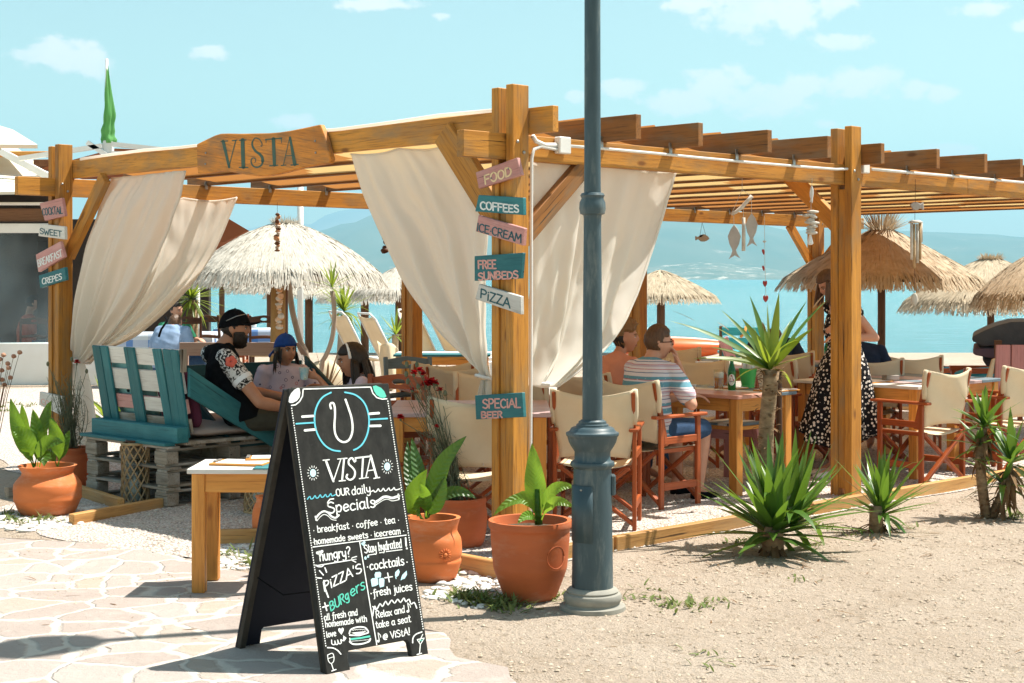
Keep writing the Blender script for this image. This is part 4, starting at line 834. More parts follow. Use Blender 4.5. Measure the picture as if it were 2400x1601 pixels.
# burger outline
S(smooth_pts([(632, 1322), (640, 1302), (672, 1290), (708, 1292), (724, 1308), (726, 1316)]), 7); S(smooth_pts([(634, 1362), (650, 1374), (690, 1374), (728, 1362), (736, 1348)]), 8); S([(634, 1330), (680, 1332), (726, 1318)], 7); ik.poly([(642, 1318), (718, 1310), (690, 1326), (676, 1334), (662, 1326)])
S([(634, 1346), (636, 1356)], 6)
for k in range(14): S([(646 + 5.6 * k, 1306 - 4 * math.sin(k / 13 * 3.14) + 2 * (k % 2)), (649 + 5.6 * k, 1304 - 4 * math.sin(k / 13 * 3.14))], 2.5); S([(640 + 6.5 * k, 1362 - 0.6 * k), (643 + 6.5 * k, 1359 - 0.6 * k)], 2.5)
ik.build(MWHITE, face)
ik = Ink(bm_)
ik.stroke(smooth_pts([(541, 127), (500, 150), (473, 190), (460, 240), (463, 295), (480, 345), (510, 388), (548, 412), (586, 418)]), 8); ik.stroke(smooth_pts([(610, 126), (660, 138), (700, 170), (722, 215), (730, 270), (722, 330), (700, 378), (675, 402), (654, 412)]), 8)
ik.stroke([(369, 282), (458, 276)], 8); ik.stroke([(733, 261), (820, 256)], 8)
ik.stroke(smooth_pts([(424, 656), (436, 642), (441, 654), (452, 652), (462, 638), (468, 650), (478, 648), (488, 634), (494, 646), (504, 644), (514, 632), (520, 644), (530, 641), (540, 628), (546, 640), (566, 632)], 4), 5)
ik.build(MBLUE, face)
ik = Ink(bm_)
for c in ((452, 526), (820, 494)): ik.dot(c, 15, 1, 1.35, 16)
ik.poly([(757, 1030), (762, 1018), (784, 1016), (790, 1024), (788, 1044), (760, 1046)]); ik.poly([(738, 1056), (746, 1048), (772, 1046), (776, 1078), (762, 1086), (744, 1090)]); ik.poly([(778, 1050), (800, 1046), (806, 1056), (804, 1088), (784, 1094), (780, 1080)])
ik.poly([(858, 1036), (860, 1018), (876, 1002), (882, 1016), (876, 1034), (864, 1044)]); ik.poly([(888, 1050), (894, 1032), (916, 1010), (918, 1030), (906, 1050), (894, 1054)]); ik.stroke([(862, 1044), (864, 1050)], 4); ik.stroke([(888, 1056), (896, 1050)], 4)
ik.dot((697, 876), 6); ik.dot((706, 870), 6); ik.poly([(690, 878), (712, 872), (702, 888)]); ik.dot((712, 948), 6, 1, 1.4); ik.dot((725, 940), 5, 1, 1.4)
ik.build(MPALE, face)
ik = Ink(bm_)
ik.poly([(748, 96), (764, 92), (790, 104), (806, 122), (816, 146), (806, 154), (786, 152), (766, 138), (754, 118)]); ik.stroke([(640, 1350), (690, 1344), (732, 1336)], 9); ik.stroke([(980, 1358), (996, 1354)], 5)
for txt, a, b, h in (('BURg', (540, 1212), (632, 1150), 56), ('ers', (640, 1140), (712, 1100), 66)): ik.text(txt, a, b, h, 7, (-0.18, -1))
ik.build(MGREEN, face)

# ================================================================ PAINTED SIGNS
def plank_sign(name, zf, corners, p0, nrm, m, lines, ink, label, thick=0.028, w=6, nails=()):
    n_ = V(nrm); pf = V(p0) + n_ * thick
    pts = [hit(*zf(*c), pf, n_) for c in corners]
    cen = sum(pts, V((0, 0, 0))) / len(pts)
    mb = MB(); mb.prism(pts, -n_ * thick)
    o = mb.build(name, m, None, bevel=0.003, origin=cen - n_ * thick * 0.5); tag(o, label, 'sign', 'painted board signs nailed to the posts')
    ik = Ink(on_plane(zf, pf, n_, 0.0012))
    for (txt, a, b, h, up) in lines: ik.text(txt, a, b, h, w, up, jit=0.35)
    ik.build(ink, o)
    if nails:
        nb_ = MB()
        for q in nails: nb_.ball(hit(*zf(*q), pf + n_ * 0.002, n_), 0.006, 6, 4)
        nb_.build('nail', STEEL, o, smooth=True)
    return o
z4 = zoom(800, 180, 0.3954); z6 = zoom(900, 800, 0.4336); zs = zoom(0, 280, 0.2679)
PF = Q(-0.066, 0, 0); PFL = Q(-0.066, LB, 0)
plank_sign('wooden_sign', z4, [(795, 567), (1040, 479), (1066, 582), (813, 663)], PF, NL, PP, [('FOOD', (852, 636), (1010, 584), 62, (-0.12, -1))], MCREAM, 'pink board sign lettered FOOD, tilted upward, topmost on the front post', w=11, nails=((888, 602), (990, 546)))
plank_sign('wooden_sign', z4, [(812, 700), (1076, 716), (1078, 820), (792, 798)], PF, NL, PT, [('COFFEES', (824, 784), (1052, 806), 54, (-0.02, -1))], MWHITE, 'teal board sign lettered COFFEES below the FOOD sign', w=11)
plank_sign('wooden_sign', z4, [(812, 820), (1084, 898), (1076, 1001), (795, 916)], PF, NL, PP, [('ICE.CREAM', (804, 912), (1066, 984), 58, (0.08, -1))], MTEAL, 'pink board sign lettered ICE CREAM slanting downward under the COFFEES sign', w=9, nails=((1000, 926),))
plank_sign('wooden_sign', z4, [(788, 1063), (1074, 1043), (1062, 1195), (788, 1210)], PF, NL, PT, [('FREE', (812, 1136), (918, 1136), 60, (-0.05, -1)), ('SUNBEDS', (812, 1206), (1048, 1194), 54, (-0.03, -1))], MPINK, 'large teal board sign lettered FREE SUNBEDS', w=11)
plank_sign('wooden_sign', z4, [(815, 1228), (1062, 1302), (1064, 1410), (792, 1318)], PF, NL, PW, [('PiZZA', (824, 1310), (1000, 1370), 66, (0.06, -1))], MTEAL, 'white weathered board sign lettered PIZZA', w=10)
plank_sign('wooden_sign', z6, [(490, 293), (745, 277), (753, 410), (496, 423)], PF, NL, PT, [('SPECiAL', (534, 362), (738, 358), 60, (-0.03, -1)), ('BEER', (527, 416), (640, 413), 42, (-0.03, -1))], MPINK, 'teal board sign lettered SPECIAL BEER, lowest on the front post', w=10)
plank_sign('wooden_sign', zs, [(345, 733), (538, 686), (566, 844), (390, 886)], PFL, NL, PP, [('COCKTAiL', (374, 842), (548, 822), 76, (-0.10, -1))], MTEAL, 'pink board sign lettered COCKTAIL on the left post', w=9)
plank_sign('wooden_sign', zs, [(345, 912), (562, 937), (566, 1050), (335, 1020)], PFL, NL, PW, [('SWEET', (350, 1000), (540, 1026), 60, (-0.03, -1))], MTEAL, 'white weathered board sign lettered SWEET', w=10)
plank_sign('wooden_sign', zs, [(312, 1184), (526, 1066), (562, 1202), (334, 1335)], PFL, NL, PP, [('BREAKFAST', (334, 1290), (544, 1196), 72, (-0.16, -1))], MWHITE, 'pink board sign lettered BREAKFAST tilted steeply', w=10)
plank_sign('wooden_sign', zs, [(338, 1366), (566, 1292), (576, 1404), (350, 1474)], PFL, NL, PT, [('CREPES', (370, 1444), (540, 1398), 62, (-0.06, -1))], MWHITE, 'teal board sign lettered CREPES, lowest readable sign on the left post', w=10)
zg = zoom(0, 880, 0.2296)
plank_sign('wooden_sign', zg, [(405, 165), (632, 215), (632, 412), (398, 302)], PFL, NL, PW, [('CO', (420, 290), (500, 320), 70, (0.02, -1))], MPINK, 'pale board sign with faded pink letters low on the left post behind the plants', w=8)
# carved slab over the entrance
zv = zoom(430, 270, 0.1659); pv0 = Q(0.093 - 0.026, 0, 0) + NL * 0.05
out_ = [(185, 410), (300, 352), (440, 285), (520, 262), (620, 258), (800, 262), (1000, 258), (1200, 254), (1350, 242), (1500, 220), (1700, 180), (1925, 132), (1958, 210), (1990, 300), (2020, 400), (2050, 520), (2078, 615), (2055, 682), (1900, 704), (1700, 740), (1500, 790), (1300, 840), (1150, 862), (1040, 862), (850, 838), (650, 800), (540, 788), (420, 810), (300, 826), (198, 822), (188, 640)]
pts = [hit(*zv(*q), pv0, NL) for q in out_]
mb = MB(); mb.prism(pts, -NL * 0.045); vs = mb.build('carved_sign', WSIGN, None, bevel=0.006, origin=hit(*zv(1100, 560), pv0, NL)); tag(vs, 'live edge timber slab lettered VISTA fixed to the front beam', 'sign')
ik = Ink(on_plane(zv, pv0, NL, 0.0015)); S = ik.stroke
for st, w, w1 in (([(560, 370), (645, 735)], 46, 34), ([(640, 735), (738, 358)], 12, 16), ([(528, 374), (622, 364)], 16, 16), ([(690, 360), (758, 352)], 16, 16), ([(835, 352), (845, 735)], 58, 54), ([(788, 355), (882, 350)], 18, 18), ([(790, 738), (910, 738)], 18, 18),
                  (smooth_pts([(1090, 432), (1106, 438), (1108, 400), (1070, 340), (1010, 325), (972, 380)]), 10, 18), (smooth_pts([(972, 380), (975, 440), (1020, 510), (1075, 550), (1112, 600), (1118, 650)]), 24, 44), (smooth_pts([(1118, 650), (1105, 700), (1050, 735), (985, 720), (955, 660), (970, 610), (1010, 612), (1020, 650), (1000, 672)]), 28, 8),
                  ([(1270, 335), (1285, 705)], 50, 46), ([(1160, 345), (1385, 325)], 18, 18), ([(1165, 350), (1166, 392)], 12, 8), ([(1382, 330), (1386, 395)], 14, 8), ([(1218, 716), (1330, 708)], 18, 18), ([(1500, 310), (1412, 700)], 10, 12), ([(1505, 315), (1572, 695)], 30, 52), ([(1450, 575), (1560, 568)], 12, 12), ([(1380, 712), (1448, 704)], 16, 16), ([(1520, 706), (1620, 694)], 18, 18)): S(st, w, w1)
ik.build(MGRN2, vs)
nl = MB()
for q in ((1862, 365), (1868, 530), (312, 690), (316, 535)): nl.ball(hit(*zv(*q), pv0 + NL * 0.002, NL), 0.008, 8, 5)
nl.build('bolt_head', STEEL, vs, smooth=True)
# ================================================================ TIMBER EDGING
def edging(pa, pb, label, h=0.095, w=0.05, m=None, z0=-0.01):
    a, b = V((pa[0], pa[1], z0 + h / 2)), V((pb[0], pb[1], z0 + h / 2))
    mb = MB(); mb.bar(a, b, w, h); o = mb.build('timber_edging', m or WED, None, bevel=0.006); return tag(o, label, 'edging', 'timber boards edging the gravel')
RA, RBp = V((0.60, 8.97)), V((4.15, 12.30)); rd = (RBp - RA).normalized()
def rp(t): return RA + rd * t
edging(rp(-0.78), rp(-0.02), 'short edging board between the banana pot and the lamp post')
edging(rp(0.0), rp(1.93), 'edging board running from the lamp post to the big yucca clump')
edging(rp(1.95), rp(2.85), 'edging board just beside the second pergola post')
edging(rp(2.87), rp(5.2), 'long edging board behind the two right-hand yuccas')
edging(rp(5.22), rp(9), 'farthest edging board at the right edge of the gravel')
edging((-0.37, 8.40), (-0.03, 8.06), 'edging board end between the two terracotta pots in front', h=0.11)
edging(g2(184, 1162)[0:2], g2(284, 1195), 'edging board in front of the pallet sofa stack', h=0.09)
edging(g2(166, 1232), g2(378, 1192), 'edging board with cut end lying beside the cane lantern', h=0.085)
edging(g2(515, 1276), g2(640, 1272), 'edging board behind the legs of the small table', h=0.1)
edging(g2(60, 1162), g2(14, 1168), 'grey weathered board end left of the round clay pot', m=WGREY)

# ================================================================ PEBBLES, STONES, WEEDS
def scatter(name, label, poly, count, r0, r1, m, seed, flat=0.6, z=0.0, avoid=None):
    rr = random.Random(seed); mb = MB(); xs = [p[0] for p in poly]; ys = [p[1] for p in poly]
    def inside(x, y):
        c = False; j = len(poly) - 1
        for i in range(len(poly)):
            if (poly[i][1] > y) != (poly[j][1] > y) and x < (poly[j][0] - poly[i][0]) * (y - poly[i][1]) / (poly[j][1] - poly[i][1]) + poly[i][0]: c = not c
            j = i
        return c
    n_ = 0; tries = 0
    while n_ < count and tries < count * 20:
        tries += 1
        x, y = rr.uniform(min(xs), max(xs)), rr.uniform(min(ys), max(ys))
        if not inside(x, y): continue
        n_ += 1; r = r0 + (r1 - r0) * rr.random() ** 2.2; a = rr.uniform(0, 6.28); ca, sa = math.cos(a), math.sin(a); off = V((rr.uniform(0, 40), 0, 0))
        b = len(mb.v); gz = ground_z(x, y) + z
        base = [(1, 0, 0), (0.3, 0.95, 0), (-0.8, 0.6, 0), (-0.8, -0.6, 0), (0.3, -0.95, 0), (0.1, 0.1, 1), (0, 0, -0.5)]
        e = rr.uniform(0.6, 1.0)
        for (px, py, pz) in base:
            px *= rr.uniform(0.75, 1.25); py *= e * rr.uniform(0.75, 1.25); pz *= flat * rr.uniform(0.7, 1.2)
            p = V((x + r * (px * ca - py * sa), y + r * (px * sa + py * ca), gz + r * (pz + 0.12))); mb.add(p, p + off)
        if r0 > 0.01:
            for k in range(5):
                q = V(mb.v[b + k]); c_ = V((x, y, gz)); t_ = c_ + (q - c_) * 0.68; t_.z = gz + r * flat * rr.uniform(.55, .75); mb.add(t_, t_ + off)
            mb.v[b + 5].z = gz + r * flat * 0.85; mb.v[b + 5].x += 0.0
            for k in range(5): mb.face(b + k, b + (k + 1) % 5, b + 7 + (k + 1) % 5, b + 7 + k); mb.face(b + 7 + k, b + 7 + (k + 1) % 5, b + 5); mb.face(b + (k + 1) % 5, b + k, b + 6)
        else:
            for k in range(5): mb.face(b + k, b + (k + 1) % 5, b + 5); mb.face(b + (k + 1) % 5, b + k, b + 6)
    return tag(mb.build(name, m, smooth=r0 > 0.008), label, 'stones', kind='stuff')
PEBG = mat('gravel_chips', (0.62, 0.57, 0.50, 1), (0.40, 0.34, 0.28, 1), scale=2.6, rough=0.9, coords='gc', detail=2, lo=0.4, hi=0.6)
PEBS = mat('soil_stones', (0.52, 0.43, 0.33, 1), (0.34, 0.26, 0.19, 1), scale=2.6, rough=0.9, coords='gc', detail=2, lo=0.4, hi=0.6)
scatter('gravel_chips', 'loose pale gravel chips covering the terrace', [(-0.02, 8.24), (0.6, 8.93), (4.1, 12.15), (5.2, 13.3), (2.5, 13.8), (-1.2, 11.0), (-2.6, 11.5), (-3.5, 10.2), (-2.3, 8.9), (-1.5, 8.7), (-1.0, 9.0)], 15000, 0.006, 0.016, PEBG, 3, z=0.004)
scatter('soil_stones', 'small stones strewn over the sandy soil', [(-0.5, 7.6), (0.6, 8.85), (4.6, 12.3), (5.6, 11.0), (3.2, 5.6), (0.2, 5.6), (-0.1, 6.3)], 9500, 0.003, 0.015, PEBS, 4)
scatter('path_grit', 'fine grit on the edge of the paving', [(-3.3, 9.9), (-1.3, 8.7), (-0.9, 7.6), (-2.2, 7.4), (-3.3, 8.8)], 1500, 0.003, 0.009, PEBS, 14, z=0.004)
scatter('white_pebbles', 'white rounded pebbles round the pots by the chalkboard', [g2(985, 1400), g2(1060, 1340), g2(1165, 1345), g2(1185, 1400), g2(1120, 1425)], 240, 0.014, 0.042, PEB, 5)
scatter('white_pebbles', 'white rounded pebbles in the bed under the round clay pot', [g2(-40, 1215), g2(60, 1190), g2(190, 1185), g2(330, 1200), g2(180, 1232), g2(90, 1250), g2(-40, 1240)], 420, 0.014, 0.045, PEB, 6)
scatter('white_pebbles', 'white pebbles behind the small table legs', [g2(508, 1330), g2(520, 1285), g2(610, 1275), g2(600, 1335)], 120, 0.014, 0.04, PEB, 7)
def blade_strip(mb, base, d, L_, w, droop, n=5, fold=0.25, twist=0.0, tipw=0.0, up=V((0, 0, 1))):
    """one leaf: a folded strip growing from base along d, bending down by droop"""
    d = V(d).normalized(); side = d.cross(up)
    if side.length < 0.05: side = d.cross(V((1, 0.3, 0)))
    side.normalize()
    if twist: side = Matrix.Rotation(twist, 3, d) @ side
    b0 = len(mb.v); off = V((RND.uniform(0, 40), RND.uniform(0, 40), 0)); p = V(base); dd = V(d)
    for i in range(n + 1):
        t = i / n; ww = w * (min(1, 0.45 + t * 2.2) * (1 - t ** 2.4) + tipw * t) * 0.5; ww = max(ww, 0.0006)
        nn = side.cross(dd).normalized()
        for k, (sx, sz) in enumerate(((-1, fold), (0, 0), (1, fold))):
            mb.add(p + side * (ww * sx) + nn * (ww * sz), V((t * L_, ww * sx, 0)) + off)
        dd = (dd + V((0, 0, -droop / n))).normalized(); p = p + dd * (L_ / n)
    for i in range(n):
        a = b0 + i * 3
        mb.face(a, a + 1, a + 4, a + 3); mb.face(a + 1, a + 2, a + 5, a + 4)
def litter(label, spots, seed, m):
    rr = random.Random(seed); mb = MB()
    for (px, py, cnt, rad) in spots:
        c = G(px, py)
        for k in range(cnt):
            q = c + V((rr.gauss(0, rad), rr.gauss(0, rad), 0)); q.z = ground_z(q.x, q.y) + .008; a = rr.uniform(0, 6.28); blade_strip(mb, q, (math.cos(a), math.sin(a), rr.uniform(-.05, .25)), rr.uniform(.02, .13), rr.uniform(.004, .014), rr.uniform(0, .4), n=3)
    return tag(mb.build('leaf_litter', m, smooth=True), label, 'litter', kind='stuff')
litter('dry leaf litter scattered round the yuccas', [(1812, 1310, 60, .22), (2058, 1255, 40, .15), (2312, 1222, 60, .18), (1700, 1330, 16, .4), (2150, 1300, 14, .5), (1600, 1450, 14, .5), (2000, 1450, 12, .6), (300, 1420, 14, .5), (500, 1480, 8, .4)], 8, DRYL)
def weeds(label, px_list, seed, size=0.09):
    rr = random.Random(seed); mb = MB()
    for (px, py, cnt) in px_list:
        c = G(px, py)
        for k in range(cnt):
            a = rr.uniform(0, 6.28); q = c + V((rr.gauss(0, 0.05), rr.gauss(0, 0.06), 0)); q.z = ground_z(q.x, q.y)
            blade_strip(mb, q, (math.cos(a) * .7, math.sin(a) * .7, rr.uniform(0.3, 1.3)), rr.uniform(0.3, 1) * size, rr.uniform(0.008, 0.022), rr.uniform(0.2, 1.2), n=3)
    return tag(mb.build('weeds', LEAFW, smooth=True), label, 'weeds', kind='stuff')
LEAFW = mat('weed_green', (0.10, 0.17, 0.03, 1), (0.20, 0.20, 0.06, 1), scale=0.7, rough=0.7, trans=0.3, coords='gc')
weeds('low green weeds in front of the banana pot', [(1080 + 14 * k, 1398 + (k * 37) % 34, 46) for k in range(9)] + [(1290, 1402, 24), (1300, 1395, 18), (1110, 1345, 22)], 1)
weeds('sparse weeds on the soil right of the lamp post', [(1490, 1402, 16), (1580, 1418, 26), (1605, 1412, 26), (1640, 1418, 22), (1680, 1412, 12), (1525, 1382, 10), (1660, 1540, 8), (1650, 1560, 6), (1730, 1270, 22), (1872, 1362, 8), (1900, 1280, 20), (1930, 1240, 24), (2010, 1255, 14), (2120, 1240, 14), (2370, 1205, 40), (2390, 1215, 26)], 2, 0.07)
weeds('weeds round the foot of the clay pot on the left', [(12, 1212, 40), (30, 1220, 30), (60, 1225, 22), (100, 1216, 20), (125, 1222, 16), (8, 965, 34), (0, 955, 34), (545, 1300, 26), (580, 1310, 40), (600, 1318, 30)], 3, 0.10)
weeds('dry grass tufts by the cafe edging', [(20 + 22 * k, 946 + (k * 13) % 9, 12) for k in range(10)], 4, 0.1)

# ================================================================ POTS AND PLANTS
def pot(px, py, prof, s, label, m, name='terracotta_pot', dz=0.0, soil=0.9, D=None):
    """prof: (half width px, y px) silhouette in photo pixels from foot to rim at the pot's distance"""
    g = G(px, py) if D is None else P(px, py, D)
    r0 = prof[0][0] / F * g.y; c = V((g.x, g.y + r0 * 0.6, 0)); D_ = c.y
    pr = [(w / F * D_, max(0.0, H - (y - HY) / F * D_)) for w, y in prof]
    pr[0] = (pr[0][0], 0.0)
    t = thing(name, label, 'plant pot', c)
    rim = pr[-1]; inner = [(rim[0] - 0.022, rim[1] - 0.001), (rim[0] - 0.035, rim[1] - 0.05)]
    mb = MB(); mb.lathe([(0.001, 0.0)] + [(r, z) for r, z in smooth_prof(pr)] + inner, 48, c, cap=False, wob=0.006); mb.build('clay_body', m, t, angle=50)
    mb = MB()
    rs = rim[0] - 0.03; zs_ = rim[1] - 0.045
    mb.grid(lambda u, v: c + V((rs * v * math.cos(6.283 * u), rs * v * math.sin(6.283 * u), zs_ + 0.012 * mnoise.noise(V((u * 9, v * 5, px))))), 28, 5, True); mb.build('soil', SOILP, t, smooth=True)
    return t, c, V((c.x, c.y, zs_)), rs
def smooth_prof(pr, per=3):
    q = [V((r, z, 0)) for r, z in pr]; n_ = (len(q) - 1) * per
    return [(curve_at(q, k / n_).x, curve_at(q, k / n_).y) for k in range(n_ + 1)]
# round belly pot on the left
zp = lambda v: 880 + v * 0.2296
potA, cA, sA, rA = pot(102, 1208, [(52, 1209), (62, 1200), (70, 1184), (73, 1176), (77, 1168), (76.5, 1158), (77.5, 1146), (76, 1134), (73, 1128), (66, 1119), (58, 1110), (59, 1103), (63, 1097), (67, 1090)], 1, 'round bellied terracotta pot with broad leaved canna plant on the left', TERR)
pot_fig, cF, sF, rF = pot(1012, 1364, [(46, 1366), (56, 1350), (66, 1322), (68, 1312), (66, 1306), (69, 1296), (69, 1280), (67, 1262), (61, 1250), (58, 1242), (60, 1230), (64, 1217), (66, 1212)], 1, 'bellied terracotta pot with dark leaved plant beside the chalkboard', TERR)
potB, cB, sB, rB = pot(1243, 1406, [(54, 1408), (60, 1400), (72, 1370), (83, 1340), (86, 1330), (87, 1324), (89, 1300), (92, 1262), (93, 1240), (97, 1234), (98, 1226), (97, 1218)], 1, 'wide terracotta pot holding the young banana plant beside the lamp post', TERD)
potC, cC, sC, rC = pot(1075, 1286, [(48, 1290), (58, 1270), (64, 1240), (66, 1212), (64, 1190), (62, 1182), (64, 1172), (63, 1165)], 1, 'terracotta pot of red carnations half hidden behind the bellied pot', TERD)
potD, cD, sD, rD = pot(165, 1142, [(30, 1146), (37, 1130), (39, 1105), (38, 1085), (37, 1070), (36, 1064), (39, 1056), (42, 1048)], 1, 'tall dark terracotta pot of carnations behind the round pot', TERD)
potE, cE, sE, rE = pot(622, 1270, [(20, 1272), (30, 1250), (33, 1220), (30, 1190), (22, 1172), (26, 1162)], 1, 'small terracotta pot half hidden behind the chalkboard', TERR)
# relief sun on the bellied pot and ring on the wide one
mb = MB(); cc = cF; rr_ = 69.5 / F * cF.y
for k in range(14):
    a = 6.283 * k / 14; q0 = (a, 0.022); 
    def on(pt, r=rr_): ang = R(-62) + pt[0] / r; return V((cF.x + (r + 0.0015) * math.cos(ang), cF.y + (r + 0.0015) * math.sin(ang), H - (1290 - HY) / F * cF.y + pt[1]))
    mb.tube([on((0.014 * math.cos(a), 0.014 * math.sin(a))), on((0.036 * math.cos(a), 0.034 * math.sin(a)))], [0.005, 0.002], 5)
mb.ball(on((0, 0)), 0.012, 8, 6); mb.build('sun_relief', TERR, pot_fig, smooth=True)
mb = MB(); rr_ = 90 / F * cB.y
mb.tube([V((cB.x + (rr_ + 0.001) * math.cos(R(-48) + 0.058 * math.cos(6.283 * k / 24) / rr_), cB.y + (rr_ + .001) * math.sin(R(-48) + 0.058 * math.cos(6.283 * k / 24) / rr_), H - (1295 - HY) / F * cB.y + 0.055 * math.sin(6.283 * k / 24))) for k in range(25)], 0.0022, 5); mb.build('ring_relief', TERD, potB, smooth=True)
def broad_leaf(mb, base, mid, tip, w, bend=V((0, 0, 1)), n=12, m=6, cup=0.25, stem=0.22, seed=0):
    """broad blade: petiole then an elliptic blade with a midrib fold, along the curve base-mid-tip"""
    base, mid, tip = V(base), V(mid), V(tip); b0 = len(mb.v); off = V((RND.uniform(0, 40), 0, 0))
    def c(t): return base * (1 - t) ** 2 + mid * 2 * t * (1 - t) + tip * t * t
    L_ = (tip - base).length
    ref = None
    for i in range(n + 1):
        t = i / n; p = c(t); d = (c(min(1, t + .02)) - c(max(0, t - .02))).normalized()
        s = d.cross(bend)
        if s.length < 0.1: s = d.cross(V((1, 0, 0)))
        s.normalize(); nn = s.cross(d).normalized(); tt = max(0, (t - stem) / (1 - stem))
        ww = w * 0.5 * (math.sin(math.pi * tt ** 0.78) ** 0.75 if 0 < tt < 1 else 0) + 0.004 * (1 - t)
        for k in range(m + 1):
            x = -1 + 2 * k / m
            wob = 0.055 * w * math.sin(t * 16 + x * 3 + seed) * abs(x)
            mb.add(p + s * (ww * x) + nn * (ww * cup * abs(x) ** 1.3 + wob), V((t * L_, ww * x, 0)) + off)
    for i in range(n):
        for k in range(m):
            a = b0 + i * (m + 1) + k; mb.face(a, a + 1, a + m + 2, a + m + 1)
def leafy(name, label, cat, c, D, leaves, m, stems=None, parent=None, leafname='leaf', bend=None):
    """leaves: (base px, mid px, tip px, width px, depth offsets (mid, tip)) all in photo pixels at distance D"""
    t = thing(name, label, cat, c)
    for i, (b, mi, tp, w, dd) in enumerate(leaves):
        mb = MB(); bb = V(bend) if bend else V((RND.uniform(-.25, .25), -1, 0.45))
        broad_leaf(mb, P(*b, D), P(*mi, D + dd[0]), P(*tp, D + dd[1]), w * .92 / F * D, bb, seed=i)
        mb.build(leafname, m[i % len(m)] if isinstance(m, list) else m, t, smooth=True)
    return t
za = lambda x, y: (x * 0.2296, 880 + y * 0.2296)
DA = cA.y
cl = [((345, 940), (230, 700), (105, 235), 46 / 2.296 * 2.6, (-.05, -.1)), ((350, 940), (260, 620), (225, 285), 30, (0, -.05)), ((355, 930), (420, 700), (335, 340), 36, (0, .02)), ((360, 930), (430, 520), (525, 255), 36, (.05, .1)), ((350, 930), (300, 600), (125, 540), 48, (-.1, -.16)),
      ((590, 930), (640, 700), (510, 420), 40, (-.03, -.06)), ((380, 930), (380, 640), (645, 680), 42, (-.1, -.2)), ((590, 930), (630, 760), (710, 560), 30, (.02, .06)), ((400, 935), (470, 720), (450, 930), 34, (-.1, -.18)), ((340, 940), (270, 760), (255, 620), 26, (.05, .1)), ((585, 930), (520, 760), (470, 760), 30, (.04, .1)), ((350, 930), (430, 620), (470, 480), 30, (.06, .12))]
leafy('canna_plant', 'canna plant with broad pointed yellow green leaves in the round clay pot', 'plant', sA, DA, [(za(*b), za(*mi), za(*tp), w if i else 40, dd) for i, (b, mi, tp, w, dd) in enumerate(cl)], LEAF)
zf_ = lambda x, y: (900 + x * 0.4336, 800 + y * 0.4336)
DF = cF.y
fl = [((232, 960), (240, 700), (446, 512), 42, (-.05, -.1)), ((225, 960), (200, 760), (148, 520), 34, (.05, .1)), ((215, 960), (90, 900), (235, 690), 52, (-.1, -.14)), ((225, 960), (290, 900), (332, 726), 38, (-.08, -.1)), ((225, 960), (240, 860), (196, 762), 32, (-.1, -.2)), ((240, 955), (330, 740), (500, 850), 30, (.0, -.06)),
      ((200, 960), (120, 780), (128, 535), 26, (.1, .2)), ((205, 960), (150, 900), (178, 915), 22, (-.1, -.2)), ((205, 960), (150, 820), (150, 690), 30, (.05, .1)), ((232, 955), (270, 780), (360, 650), 30, (.06, .12))]
leafy('broad_leaved_plant', 'broad leaved plant with dark and lime leaves beside the chalkboard', 'plant', sF, DF, [(zf_(*b), zf_(*mi), zf_(*tp), w, dd) for (b, mi, tp, w, dd) in fl], [LEAFD, LEAFD, LEAF, LEAFD, LEAF])
DBn = cB.y
bl_ = [((832, 985), (828, 850), (800, 552), 54, (0, .02)), ((840, 985), (880, 740), (1032, 790), 30, (-.05, -.08)), ((845, 985), (900, 800), (1028, 905), 26, (-.1, -.16)), ((832, 985), (780, 740), (588, 945), 26, (-.06, -.1)), ((828, 985), (790, 900), (722, 985), 24, (-.08, -.14)), ((830, 985), (800, 800), (715, 832), 24, (.04, .08)), ((834, 980), (850, 800), (815, 640), 26, (.03, .05))]
ban = leafy('banana_plant', 'young banana plant with bright arching leaves in the wide terracotta pot', 'plant', sB, DBn, [(zf_(*b), zf_(*mi), zf_(*tp), w, dd) for (b, mi, tp, w, dd) in bl_], LEAFB)
mb = MB(); mb.tube([P(*zf_(836, 990), DBn), P(*zf_(832, 900), DBn), P(*zf_(828, 800), DBn)], [0.021, 0.016, 0.012], 10); mb.build('stem', LEAF, ban, smooth=True)
